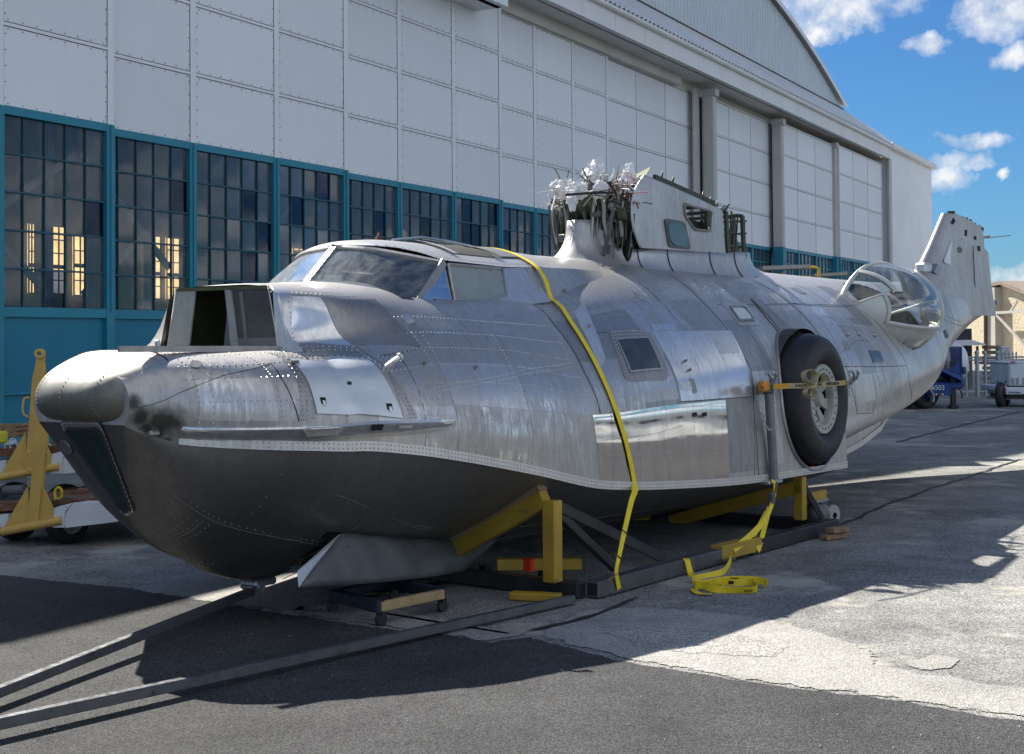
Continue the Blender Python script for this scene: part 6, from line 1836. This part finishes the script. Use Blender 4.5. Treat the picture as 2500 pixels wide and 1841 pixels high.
ribbon_px(strap2, [(1785,1363,1.78,None),(1778,1380,1.86,None),(1765,1396,None,.02),(1735,1405,None,.012),(1700,1412,None,.014),(1690,1416,None,.03)], .05, 'loose_tail', (.3, -.2, 1))
ribbon_px(strap2, [(1666,1364,1.66,None),(1676,1366,1.76,None),(1684,1392,1.80,None),(1691,1420,1.84,None),(1696,1442,None,.01),(1712,1450,None,.008),(1735,1449,None,.02)], .05, 'loose_tail', (1, .4, 0))
# coil: webbing standing on edge in loose loops
cc = gnd(1782, 1438); cl = np.array([(cc - FO) @ fu, (cc - FO) @ fv, 0]); rc = random.Random(4)
P = []
for k in range(58):
    a = 2 * pi * k / 34; R1 = .25 + .03 * math.sin(a * .37 + 1) - .045 * k / 34 + .02 * math.sin(k * .9)
    lo = np.array([.92 * R1 * math.cos(a), .78 * R1 * math.sin(a) * (1 + .35 * math.cos(a)), .027 + .006 * math.sin(a * 2.3)])
    # loops lie along the view's left-right direction
    ca, sa = math.cos(FUS_A), math.sin(FUS_A)
    P.append(cl + np.array([lo[0] * sa + lo[1] * ca, lo[0] * ca - lo[1] * sa, lo[2]]))
P = catmull(P, 200); S2 = []
for i, p in enumerate(P):
    d = P[min(i + 1, 199)] - P[max(i - 1, 0)]; d = d / (np.linalg.norm(d) + 1e-9); v_ = np.array([.45 * math.sin(i * .11), .45 * math.cos(i * .07), 1.0]); v_ = v_ - d * (v_ @ d); S2.append(v_ / np.linalg.norm(v_) * .025)
mb = MB(); web(mb, P, S2); mb.build('strap_coil', m_strap, strap2, True)
for k in (22, 50, 96, 142):
    MB().bar(L3(P[k] + np.array([0, 0, .0])), L3(P[k + 5]), .0066, .022).build('strap_mark', m_print, strap2)
# cargo strap across the wheel
m_tan = paint('tan_webbing', (.42, .36, .20), .8, .15, 20)
m_tan2 = paint('orange_webbing', (.60, .33, .03), .7, .15, 20)
m_ratch = paint('orange_ratchet', (.65, .26, .03), .5, .2, 12)
cstrap = thing('cargo_strap', 'tan printed cargo strap with orange ratchet stretched across the main wheel', 'strap', tuple(FO), FRZ)
TT = 1.76
ribbon_px(cstrap, [(1888,944,1.66,None),(1912,943,1.71,None),(1925,942,1.73,None)], .045, 'webbing', (0, 0, 1), m_tan2, 10)
ribbon_px(cstrap, [(1925,942,1.73,None),(1950,942,TT,None),(1985,940,TT,None),(2020,938,1.75,None),(2055,935,1.68,None)], .045, 'webbing', (0, 0, 1), m_tan, 24)
ribbon_px(cstrap, [(2053,935,1.685,None),(2064,934,1.65,None)], .045, 'webbing', (0, 0, 1), m_tan2, 6)
MB().box(L3(fs(1865, 943, t=1.60)), (.13, .06, .09), None, .015).lathe(L3(fs(1860, 940, t=1.64)), (0, -1, 0), [(.035, 0), (.035, .03), (.02, .035), (0, .035)], 14).build('ratchet', m_ratch, cstrap)
for ptsb in ([(1984,940),(1966,928),(1962,912),(1972,903),(1984,906),(1988,918),(1980,936)], [(1984,938),(1992,920),(2003,911),(2012,918),(2010,930),(1998,938)], [(1982,944),(1968,950),(1966,962),(1980,971),(1990,964),(1984,948)]):
    ribbon_px(cstrap, [(x, y, TT + .02 + .015 * math.sin(i), None) for i, (x, y) in enumerate(ptsb)], .045, 'bow_loop', (.25, 1, .2), m_tan, 26)
def text_mesh(name, body, size, parent, org, xdir, ydir, mat, thick=.001):
    cu = bpy.data.curves.new('txt', 'FONT'); cu.body = body; cu.size = size; cu.extrude = thick; cu.align_x = 'CENTER'; cu.align_y = 'CENTER'
    to = bpy.data.objects.new('txt', cu); COL.objects.link(to)
    bpy.context.view_layer.update()
    me = bpy.data.meshes.new_from_object(to.evaluated_get(bpy.context.evaluated_depsgraph_get()))
    bpy.data.objects.remove(to)
    xd = np.asarray(xdir, float); xd = xd / np.linalg.norm(xd); yd = np.asarray(ydir, float); yd = yd - xd * (yd @ xd); yd = yd / np.linalg.norm(yd); zd = np.cross(xd, yd); org = np.asarray(org, float)
    for v_ in me.vertices:
        c_ = v_.co; v_.co = Vector(org + xd * c_.x + yd * c_.y + zd * c_.z)
    me.materials.clear(); me.materials.append(mat)
    o = bpy.data.objects.new(name, me); link(o); o.parent = parent
    return o
a, b = np.array(L3(fs(2012, 938.4, t=1.768))), np.array(L3(fs(2052, 935.4, t=1.69)))
nrm = np.array([0, -1, 0])
text_mesh('strap_print', 'WWW.SCCARGO.COM', .040, cstrap, (a + b) / 2 + nrm * .004, b - a, (0, 0, 1), m_print)
a, b = np.array(L3(fs(1936, 942, t=1.762))), np.array(L3(fs(1972, 941, t=1.765)))
text_mesh('strap_print', 'SCCARGO.COM', .030, cstrap, (a + b) / 2 + nrm * .004, b - a, (0, 0, 1), m_print)
a, b = np.array(L3(fs(1994, 939.5, t=1.765))), np.array(L3(fs(2008, 938.6, t=1.765)))
text_mesh('strap_print', 'W/A', .045, cstrap, (a + b) / 2 + nrm * .004, b - a, (0, 0, 1), m_print)
# ---------------- tow bars on the ground
def towbar(p, q, w, h, lab):
    o = thing('tow_bar', lab, 'tow bar', tuple(FO), FRZ)
    d = (q - p); q2 = p + d * 1.15
    MB().bar(L3(p), L3(q2), w, h, (0, 0, 1), .004).build('bar', m_steel, o)
    return o
t1 = towbar(np.array([1.50, .05, .12]), fs(0, 1688, z=.07), .05, .05, 'dark steel tow bar running from the keel fitting to the lower left')
MB().box(L3((1.5, .05, .12)), (.10, .07, .07), None, .01).build('clevis', m_zinc, t1)
towbar(fs(1398, 1462, z=.04), fs(0, 1765, z=.07), .052, .052, 'long dark steel tow bar running from the cradle corner across the foreground')
# ---------------- dolly
dol = thing('wheel_dolly', 'small blue framed dolly with a timber bar and castors under the nose wheel', 'dolly', tuple(FO), FRZ)
m_dblue = paint('dark_blue_paint', (.012, .018, .036), .5, .2, 6)
D1, D2, D3 = fs(812, 1452, z=.115), fs(930, 1482, z=.115), fs(1080, 1450, z=.115); D4 = D1 + D3 - D2
CB('side_rail', D1, D2, .06, .075, m_dblue, dol); CB('side_rail', D4, D3, .06, .075, m_dblue, dol)
CB('cross_bar', D2 + np.array([0, -.01, 0]), D3, .05, .06, paint('pale_timber', (.42, .29, .14), .7, .2, 8), dol); CB('cross_bar', D1, D4, .05, .06, m_dblue, dol)
for D in (D1, D2, D3, D4):
    MB().lathe(L3(np.array([D[0], D[1], .038])), (.4, 1, 0), [(0, -.018), (.032, -.018), (.038, -.01), (.038, .01), (.032, .018), (0, .018)], 14).box(L3(np.array([D[0], D[1], .075])), (.04, .05, .02)).build('castor', m_blk, dol)
dc = (D1 + D3) / 2
nw.location = Vector(L3((dc[0] + .22, .16, .44))) - Vector(L3((2.42, 0, .36)))
# ================================================================== ground equipment on the left
m_cwhite = paint('cart_white', (.70, .71, .72), .5, .06, 3, dirt=(.30, .22, .16), dirt_amt=.30)
m_cyel = paint('faded_yellow', (.66, .42, .10), .6, .10, 4, dirt=(.30, .16, .05), dirt_amt=.26)
m_rusty = paint('rusty_steel', (.16, .075, .04), .85, .35, 7, dirt=(.35, .30, .26), dirt_amt=.35)
def WP(x, y, d): return atd(x, y, d)
def cart(d, off, lab, k):
    """flat equipment cart with its draw bar tipped up; off = pixel offset from the front one"""
    ox, oy = off
    o = thing('equipment_cart', lab, 'cart', (0, 0, 0), 0, 'white equipment carts')
    def w(x, y, dd=0.0): return WP(x + ox, y + oy, d + dd)
    # draw-bar hinge pipe
    bar = MB().tube([w(4, 1298), w(150, 1271)], .036, 12).build('hinge_pipe', m_cyel, o, True)
    dn = np.array([0, 1, 0]) * .035
    MB().prism([w(8, 1290, .02), w(68, 1186, .02), w(72, 1278, .02)], dn * .5).build('gusset', m_cyel, bar); MB().prism([w(92, 1275, .02), w(102, 1182, .02), w(140, 1262, .02)], dn * .5).build('gusset', m_cyel, bar)
    top = (100, 1000) if k == 0 else (96, 1012)
    MB().prism([w(66, 1283), w(92, 1279), w(113, 1070), w(112, 1020), w(97, 1000), w(84, 1060), w(76, 1170)], (0, .07, 0)).build('draw_bar', m_cyel, bar)
    eye = MB()
    ring_c = w(103, 995)
    eye.lathe(ring_c, (0, 1, 0), [(.022, -.02), (.045, -.02), (.045, .04), (.022, .04)], 20, True)
    eye.prism([w(95, 1000, .01), w(112, 1000, .01), w(113, 1030, .01), w(92, 1030, .01)], (0, .045, 0)).build('draw_eye', m_cyel, bar)
    hx = 80
    MB().tube(catmull([w(78, 1102, -.03), w(64, 1108, -.05), w(62, 1140, -.05), w(74, 1150, -.03)], 12), .011, 6).build('handle', m_cyel, bar, True)
    MB().tube(catmull([w(108, 1104, .02), w(118, 1112, .03), w(116, 1136, .03), w(106, 1142, .02)], 12), .009, 6).build('handle', m_cyel, bar, True)
    # white chassis
    MB().prism([w(160, 1248), w(178, 1228), w(283, 1225), w(293, 1240), w(292, 1270), w(283, 1274), w(160, 1289), w(158, 1262)], (.55, 1.1, 0)).build('chassis_beam', m_cwhite, o)
    MB().prism([w(133, 1240), w(178, 1229), w(160, 1252), w(158, 1288), w(128, 1288)], (.0, .12, 0)).build('chassis_end', m_cwhite, o)
    MB().prism([w(-60, 1262, .1), w(20, 1255, .1), w(22, 1285, .1), w(-60, 1294, .1)], (.3, 1.0, 0)).build('chassis_beam', m_cwhite, o)
    MB().prism([w(-60, 1232, .16), w(250, 1216, .16), w(252, 1234, .16), w(-60, 1252, .16)], (.5, 1.6, 0)).build('deck', m_rusty, o)
    c = w(165, 1302, .28); c[2] = .20
    tw = MB().lathe(c, (.75, -.6, 0), catmull([(.11, -.08), (.16, -.09), (.195, -.05), (.2, 0), (.195, .05), (.16, .09), (.11, .08)], 18), 30).build('wheel', tyre_m, o, True)
    MB().lathe(c, (.75, -.6, 0), [(0, .05), (.06, .05), (.085, .03), (.10, .07), (.115, .075)], 24).build('rim', m_rim, tw, True)
    c2 = w(40, 1300, .5); c2[2] = .20
    MB().lathe(c2, (.75, -.6, 0), catmull([(.05, -.08), (.16, -.09), (.195, -.05), (.2, 0), (.195, .05), (.16, .09), (.05, .08)], 18), 24).build('wheel', tyre_m, o, True)
    return o
cart(12.1, (0, 0), 'front white equipment cart whose yellow draw bar leans beside the nose', 0)
cart(13.3, (-6, -132), 'rear white equipment cart whose yellow draw bar ends in a round eye high up', 1)
# lug with lettering on the rear draw bar, yellow ring, pipes and boards on the carts
o = thing('lifting_ring', 'small bright yellow lifting ring standing on the front cart', 'lifting ring')
MB().tube(catmull([WP(136, 1222, 12.4), WP(134, 1200, 12.4), WP(143, 1190, 12.4), WP(151, 1200, 12.4), WP(148, 1222, 12.4)], 20), .012, 8).box(WP(141, 1222, 12.4), (.05, .04, .05)).build('ring', paint('signal_yellow', (.75, .62, .02), .5), o, True)
rc = random.Random(5)
pl_ = [((10, 1200, 13.0), (60, 1196, 13.0), .05, 'thick dark pipe on the left end of the front cart', m_gear), ((60, 1204, 12.9), (110, 1200, 12.9), .03, 'thin dark pipe behind the front draw bar', m_gear), ((180, 1212, 13.0), (240, 1200, 13.0), .045, 'dark grey cylinder at the right end of the front cart', m_gear),
       ((15, 1088, 13.9), (40, 1080, 13.9), .04, 'grey fitting lying on the rear cart', m_zinc), ((5, 1108, 13.8), (60, 1100, 13.8), .035, 'rusty tube lying along the rear cart', m_rusty), ((95, 1100, 14.0), (120, 1094, 14.0), .03, 'short steel tube on the right of the rear cart', m_zinc)]
for a, b, r, lab, mt in pl_:
    o = MB().tube([WP(*a), WP(*b)], r, 12).build('pipe', mt, None, True); tag(o, lab, 'pipe', 'pipes on the carts')
for k, (x, y, lab) in enumerate(((30, 1078, 'pale pipe clamp at the left end of the rear cart'), (18, 1092, 'upper pale pipe clamp near the edge of the photo'), (116, 1090, 'pale pipe clamp right of the yellow draw bars'))):
    o = MB().lathe(WP(x, y, 13.6), (.4, -1, .2), [(.022, -.02), (.032, -.02), (.032, .02), (.022, .02)], 16, True).build('pipe_clamp', m_zinc, None, True); tag(o, lab, 'pipe clamp', 'clamps on the rear cart')
for k, (x0, x1, y, lab, mt) in enumerate(((150, 178, 1214, 'rusty brown casting in the middle of the front cart', m_rusty), (185, 215, 1206, 'rusty block with worn white paint on the front cart', m_rusty))):
    o = MB().box(WP((x0 + x1) / 2, y, 12.9), ((x1 - x0) / 280, .2, .10), None, .02).build('rusty_casting', mt, None); tag(o, lab, 'casting', 'castings on the front cart')
for k in range(6):
    y = 1038 + k * 5.2; x0 = -60 + 7 * math.sin(k * 2.1)
    a, b = WP(x0, y + 2, 15.5 - k * .02), WP(58 + 4 * math.cos(k * 3.0), y - 1, 15.3 - k * .02)
    o = MB().bar(a, b, .28, .026, (0, 0, 1), .003).build('board', m_wood, None)
    tag(o, 'weathered board number %s from the top of the stack left of the yellow draw bars' % ('one', 'two', 'three', 'four', 'five', 'six')[k], 'board', 'stack of boards')
o = thing('board_trestle', 'low grey trestle holding up the stack of boards behind the rear cart', 'trestle')
for x in (-40, 40):
    p = WP(x, 1075, 15.6); MB().box((p[0], p[1], p[2] / 2), (.1, .4, p[2] - .01)).build('trestle_leg', m_grey, o)
o = MB().box(WP(6, 1068, 13.5), (.09, .08, .12), None, .02).build('rag', paint('yellow_rag', (.7, .62, .05), .8), None); tag(o, 'small yellow rag hanging at the left end of the rear cart', 'rag')
# ================================================================== work stand behind the fuselage
std = thing('work_stand', 'yellow railed work stand with grey planks beyond the fuselage', 'work stand')
SDY = 21.5
m_plank = paint('grey_plank', (.36, .36, .34), .7, .15, 3)
m_syel = paint('stand_yellow', (.62, .40, .03), .5, .1, 4)
MB().bar(WP(1855, 656, SDY), WP(1970, 652, SDY), .5, .055).build('plank', m_plank, std)
MB().bar(WP(1840, 661, SDY + .2), WP(1870, 659, SDY + .2), .06, .05).build('plank_end', m_syel, std)
MB().bar(WP(1985, 673, SDY + .6), WP(2062, 669, SDY + .6), .4, .045).build('plank', m_plank, std)
MB().tube(catmull([WP(1966, 653, SDY - .2), WP(1988, 653, SDY - .2), WP(1997, 657, SDY - .2), WP(1999, 666, SDY - .2), WP(1999, 700, SDY - .2)], 20), .022, 8).build('hand_rail', m_syel, std, True)
MB().tube([WP(1911, 664, SDY), WP(1911, 694, SDY)], .022, 8).tube(catmull([WP(1948, 686, SDY + .3), WP(1956, 677, SDY + .3), WP(1970, 676, SDY + .3), WP(1985, 678, SDY + .3)], 14), .02, 8).build('hand_rail', m_syel, std, True)
MB().bar(WP(1905, 690, SDY), WP(1999, 687, SDY - .1), .06, .055).build('toe_board', m_syel, std)
for x in (1860, 1911, 1999, 2050):
    p = WP(x, 690, SDY + .1); MB().box((p[0], p[1], p[2] / 2), (.07, .07, p[2])).build('leg', m_syel, std)
p, q = WP(1860, 800, SDY + .1), WP(2050, 800, SDY + .1)
MB().bar((p[0], p[1], .4), (q[0], q[1], .4), .06, .06).bar((p[0], p[1], .2), (q[0], q[1], 2.2), .04, .04).build('brace', m_syel, std)
# ================================================================== yard on the right
m_stucco = NT('beige_stucco')
_v = m_stucco.noise(1.5, 4); m_stucco.set(col=m_stucco.ramp(_v, [(.3, (.56, .47, .33)), (.7, (.66, .57, .42))]), rough=.9); m_stucco.bump(m_stucco.noise(5.0, 4, .7), .8, .08); m_stucco = m_stucco.m
bd = thing('beige_building', 'beige stuccoed gabled building in the sun behind the wire fence', 'building')
A0, B0_ = np.array([28.2, 91.0, 0]), np.array([31.6, 78.0, 0]); A0[2] = 0; B0_[2] = 0
wd = (B0_ - A0); LW = np.linalg.norm(wd); wd = wd / LW; wo_ = np.array([-wd[1], wd[0], 0])
if wo_ @ np.array([0, 1, 0]) < 0: wo_ = -wo_
def wpt(x, y):
    r = ray(x, y); n_ = wo_; m__ = ((A0 - CAM) @ n_) / (r @ n_); return CAM + r * m__
pk = [wpt(2335, 728), wpt(2352, 723), wpt(2452, 697), wpt(2500, 716), wpt(2600, 758)]
poly = [A0] + pk + [B0_]
MB().prism(poly, wo_ * 14).build('wall', m_stucco, bd)
P = [p - wo_ * .35 + np.array([0, 0, .06]) for p in pk]
rb = MB()
for i in range(len(P) - 1): rb.prism([P[i], P[i + 1], P[i + 1] + np.array([0, 0, .22]), P[i] + np.array([0, 0, .22])], wo_ * 15)
rb.build('roof', paint('roof_brown', (.26, .21, .17), .8, .15, 2), bd)
a, b = wpt(2428, 905), wpt(2449, 905); a[2] = 0; b[2] = 0; zt = wpt(2438, 702)[2]
m_pil = paint('pilaster_paint', (.45, .43, .38), .8, .08, 2)
MB().prism([a, b, b + np.array([0, 0, zt]), a + np.array([0, 0, zt])], -wo_ * .5).build('pilaster', m_pil, bd)
a, b = wpt(2427, 690), wpt(2427, 905)
MB().tube([a - wo_ * .6, np.array([b[0], b[1], .2]) - wo_ * .6], .10, 8).build('vent_pipe', paint('rusty_vent', (.12, .07, .05), .8), bd)
MB().bar(wpt(2450, 764) - wo_ * .6, wpt(2560, 757) - wo_ * .6, .15, .16).bar(wpt(2452, 766) - wo_ * .6, wpt(2530, 850) - wo_ * .6, .1, .14).bar(wpt(2488, 762) - wo_ * .6, wpt(2505, 735) - wo_ * .6, .1, .12).build('outrigger', m_pil, bd)
sh = thing('shelter', 'small open shelter with a flat white roof beyond the blue trailer', 'shelter')
c = WP(2372, 838, 46)
MB().prism([WP(2330, 832, 46), WP(2372, 830, 46), WP(2407, 840, 46), WP(2407, 843, 46), WP(2330, 844, 46)], (.6, 2.5, 0)).build('roof', paint('shelter_white', (.8, .8, .78), .5, .03), sh)
for x in (2340, 2364, 2386):
    p = WP(x, 845, 46.3); MB().box((p[0], p[1], p[2] / 2), (.07, .07, p[2])).build('post', m_blk, sh)
p = WP(2362, 860, 47.5); MB().box((p[0], p[1] + .5, 1.0), (.62, .06, 2.0)).build('back_sheet', m_blk, sh)
# chain-link fence and gate
fen = thing('chain_link_fence', 'grey chain-link fence with gate posts in front of the beige building', 'fence')
m_galv = paint('galvanised', (.42, .44, .45), .45, .1, 4, metal=.6)
FY = 41.0
def fpost(x, ytop, r, nm='post'):
    p = WP(x, ytop, FY); MB().tube([(p[0], p[1], 0), (p[0], p[1], p[2])], r, 10).lathe((p[0], p[1], p[2]), (0, 0, 1), [(r * 1.2, -.03), (r * 1.3, .02), (r * .8, .07), (0, .09)], 10).build(nm, m_galv, fen, True)
for x, y, r in ((2306, 874, .05), (2358, 874, .035), (2385, 862, .055), (2405, 863, .045), (2437, 863, .075), (2446, 863, .06), (2520, 863, .06)): fpost(x, y, r)
for x in (2455, 2464, 2473, 2481): fpost(x, 865, .022, 'picket')
zt, zm = WP(2400, 872, FY)[2], WP(2400, 879, FY)[2]
xa, xb = WP(2300, 870, FY)[0], WP(2530, 870, FY)[0]
MB().tube([(xa, FY, zt), (xb, FY, zt)], .025, 8).tube([(xa, FY, zm), (xb, FY, zm)], .025, 8).tube([(xa, FY, .12), (xb, FY, .12)], .02, 8).build('rail', m_galv, fen)
wm = MB(); g_ = .085; x = xa; hgt = zt
nw_ = int((xb - xa + hgt) / g_)
for i in range(nw_):
    for sg in (1, -1):
        x0 = xa - hgt + i * g_ if sg == 1 else xa + i * g_
        x1 = x0 + sg * hgt if sg == 1 else x0 - hgt
        # clip to the run
        pts = [(x0, .05), (x1, hgt)]
        (xa_, za_), (xb_, zb_) = pts
        def clipx(xv, z0, x0_, z1, x1_): return z0 + (z1 - z0) * (xv - x0_) / (x1_ - x0_)
        if max(xa_, xb_) < xa or min(xa_, xb_) > xb: continue
        if xa_ < xa: za_ = clipx(xa, za_, xa_, zb_, xb_); xa_ = xa
        if xb_ < xa: zb_ = clipx(xa, za_, xa_, zb_, xb_); xb_ = xa
        if xa_ > xb: za_ = clipx(xb, za_, xa_, zb_, xb_); xa_ = xb
        if xb_ > xb: zb_ = clipx(xb, za_, xa_, zb_, xb_); xb_ = xb
        wm.bar((xa_, FY + .004 * sg, za_), (xb_, FY + .004 * sg, zb_), .005, .007)
tag(wm.build('wire_mesh', m_galv, fen), kind='stuff')
sg_ = thing('warning_sign', 'white warning sign with red lettering hung on the fence', 'sign')
m_sw = paint('sign_white', (.8, .79, .77), .5, .03); m_sr = paint('sign_red', (.6, .05, .04), .5)
p = WP(2361, 898, FY - .08)
MB().box((p[0], p[1], p[2]), (.13, .01, .22)).build('board', m_sw, sg_)
for k in range(3): MB().box((p[0], p[1] - .008, p[2] + .07 - k * .035), (.09, .004, .016)).build('lettering', m_sr, sg_)
# stacked pallets and junk behind the fence
for k, (x, y, h, lab) in enumerate(((2420, 872, .12, 'upper of the two stacked pallets behind the fence'), (2420, 880, .12, 'lower of the two stacked pallets behind the fence'))):
    o = thing('pallet', lab, 'pallet', (0, 0, 0), 0, 'pallets behind the fence')
    for j in range(6):
        a = WP(x - 16 + j * 6, y, 43); MB().box((a[0], a[1] + .5, a[2]), (.05, 1.0, .03)).build('slat', m_wood, o)
    a = WP(x, y + 3, 43); MB().box((a[0], a[1] + .1, a[2] - .05), (.42, .09, .08)).box((a[0], a[1] + .9, a[2] - .05), (.42, .09, .08)).build('bearer', m_wood, o)
o = thing('stillage', 'tall wooden frame stacked with timber behind the fence gate', 'stillage')
p = WP(2421, 910, 43.2)
for k in range(9): MB().box((p[0], p[1], .12 + k * .16), (.40, .5, .10)).build('timber', m_wood, o)
o = thing('louvred_cabinet', 'white louvred cabinet behind the fence left of the service cart', 'cabinet')
p = WP(2456, 920, 42.6)
MB().box((p[0], p[1] + .25, .72), (.24, .5, 1.42)).build('body', m_sw, o)
for k in range(16): MB().box((p[0], p[1] - .012, .1 + k * .085), (.23, .03, .02)).build('louvre', m_plank, o)
# blue trailer with a white tank
m_blue = paint('trailer_blue', (.012, .045, .19), .4, .15, 3); m_blue2 = paint('trailer_blue_sheet', (.02, .07, .26), .4, .1, 3)
tr = thing('blue_trailer', 'dark blue flatbed trailer with jack leg parked behind the tail', 'trailer')
TD = 34.0
def bx(name, x0, y0, x1, y1, dep, mat, dd=0.0, parent=tr, bev=.02):
    a, b = WP(x0, y0, TD + dd), WP(x1, y1, TD + dd)
    return MB().box(((a[0] + b[0]) / 2, a[1] + dep / 2, (a[2] + b[2]) / 2), (abs(b[0] - a[0]), dep, abs(a[2] - b[2])), None, bev).build(name, mat, parent)
bx('deck_beam', 2200, 935, 2352, 949, 2.2, m_blue); bx('side_skirt', 2262, 946, 2323, 966, .12, m_blue, -.1); bx('headboard', 2343, 846, 2351, 938, 2.0, m_blue)
bx('tool_box', 2206, 946, 2243, 979, .6, m_blue2, -.1); bx('cross_member', 2195, 950, 2320, 962, 1.8, m_blk, .2)
MB().prism([WP(2306, 900, TD - .15), WP(2350, 918, TD - .15), WP(2352, 932, TD - .15), WP(2304, 908, TD - .15)], (0, 1.8, 0)).build('gooseneck_plate', m_blue2, tr)
MB().prism([WP(2318, 902, TD), WP(2343, 880, TD), WP(2343, 915, TD)], (0, .1, 0)).build('gusset', m_blue, tr)
leg = MB().box((WP(2330, 960, TD)[0], TD + .1, .62), (.11, .12, 1.05)).build('jack_leg', m_blk, tr)
MB().box((WP(2330, 960, TD)[0], TD + .1, .05), (.20, .26, .08), None, .02).build('foot', m_blk, leg)
for x, dd in ((2256, 0.1), (2192, .05), (2210, 1.2)):
    p = WP(x, 975, TD + dd); c = np.array([p[0], p[1], .45])
    wv = MB().lathe(c, (.55, -.83, 0), catmull([(.22, -.12), (.30, -.15), (.42, -.13), (.45, -.05), (.45, .05), (.42, .13), (.30, .15), (.22, .12)], 20), 32).build('wheel', tyre_m, tr, True)
    MB().lathe(c, (.55, -.83, 0), [(0, .05), (.08, .07), (.10, .04), (.20, .06), (.24, .12)], 24).build('rim', m_blue2, wv, True)
arcp = [WP(2250 + 22 * math.sin(a) + 4, 972 - 26 * math.cos(a), TD - .1) for a in np.linspace(-.3, 1.9, 14)]
MB().ribbon(arcp, [(0, .16, 0)] * 14, .02).build('mudguard', paint('guard_white', (.55, .55, .5), .6), tr)
for x in (2281, 2297): MB().box(WP(x, 963, TD - .14), (.05, .02, .04)).build('marker_lamp', m_sr, tr); MB().box(WP(x + 5, 963, TD - .14), (.03, .02, .035)).build('reflector', m_sw, tr)
MB().tube(catmull([WP(2342, 950, TD), WP(2348, 960, TD), WP(2348, 970, TD), WP(2347, 972, TD)], 10), .02, 6).build('air_hose', m_blk, tr)
bx('control_box', 2352, 896, 2360, 914, .2, m_gear)
a, b = WP(2279, 947, TD - .18), WP(2294, 947, TD - .18)
text_mesh('trailer_number', '06503', .16, tr, (a + b) / 2, b - a, (0, 0, 1), paint('number_white', (.7, .72, .75), .5, .03), .004)
tk = thing('white_tank', 'white cylindrical tank lying on the blue trailer', 'tank')
c0 = WP(2318, 886, TD + .9)
MB().lathe((c0[0] - 2.6, c0[1] + .3, c0[2]), (1, 0, 0), catmull([(0, -.3), (.35, -.25), (.48, -.05), (.5, .2), (.5, 2.6), (.48, 2.85), (.36, 3.05), (0, 3.12)], 30), 30).build('shell', m_sw, tk, True)
for k in (.5, 1.5, 2.4): MB().lathe((c0[0] - 2.6, c0[1] + .3, c0[2]), (1, 0, 0), [(.505, k), (.512, k + .02), (.512, k + .06), (.505, k + .08)], 30).build('band', m_plank, tk, True)
MB().box((c0[0] - 1.3, c0[1] + .3, c0[2] - .52), (2.6, .5, .12)).build('saddle', m_blue, tk)
# white service cart at the edge
gse = thing('service_cart', 'white ground service cart on black wheels at the right edge', 'service cart')
GD = 34.5
def gb(name, x0, y0, x1, y1, dep, mat, dd=0.0, bev=.02):
    a, b = WP(x0, y0, GD + dd), WP(x1, y1, GD + dd)
    return MB().box(((a[0] + b[0]) / 2, a[1] + dep / 2, (a[2] + b[2]) / 2), (abs(b[0] - a[0]), dep, abs(a[2] - b[2])), None, bev).build(name, mat, gse)
m_gw = paint('service_white', (.66, .70, .75), .4, .04, 2)
body = gb('body', 2463, 886, 2560, 942, 1.4, m_gw, 0, .04); gb('roof_rim', 2460, 883, 2562, 887, 1.5, m_gw); gb('chassis', 2456, 946, 2560, 963, 1.4, m_gw, -.1)
gb('front_platform', 2433, 941, 2458, 954, 1.2, m_gw); gb('frame', 2456, 964, 2560, 971, 1.2, m_blk); gb('axle', 2440, 972, 2560, 975, 1.0, m_plank, .1)
for x in (2470, 2481, 2496): MB().box(WP(x + 3, 931, GD - .005), (.065, .02, .17)).build('vent', m_plank, body)
for x, dd in ((2443, 0), (2456, .9), (2545, 0)):
    p = WP(x, 970, GD + dd); c = np.array([p[0], p[1], .31])
    MB().lathe(c, (.85, -.5, 0), catmull([(.03, -.07), (.22, -.09), (.29, -.06), (.31, 0), (.29, .06), (.22, .09), (.03, .07)], 18), 28).build('wheel', tyre_m, gse, True)
MB().box(WP(2449, 944, GD - .03), (.10, .03, .035)).build('red_lamp', m_sr, gse); MB().box(WP(2474, 884, GD - .03), (.10, .05, .035)).build('red_lamp', m_sr, gse)
MB().tube([WP(2435, 929, GD), WP(2439, 941, GD)], .015, 6).tube([WP(2455, 929, GD), WP(2453, 941, GD)], .015, 6).build('lever', m_blk, gse)
MB().bar(WP(2462, 957, GD - .12), WP(2492, 958, GD - .12), .02, .02).build('grab_bar', m_gear, gse)
# ================================================================== terminal across the apron (seen in the polished panel)
tm = thing('terminal_building', 'long low pale terminal building across the apron, mirrored in the polished hull panel', 'building', (150, 70, 0), math.atan2(-.916, .39))
MB().box((0, 6, 2.4), (120, 12, 4.8)).build('wall', paint('terminal_white', (.72, .72, .70), .6, .05), tm)
MB().box((0, 5.8, 5.0), (123, 14, .4)).build('roof', m_plank, tm)
for k in range(28): MB().box((-54 + k * 4, -.04, 2.6), (2.2, .1, 1.3)).build('window', m_dkwin, tm)
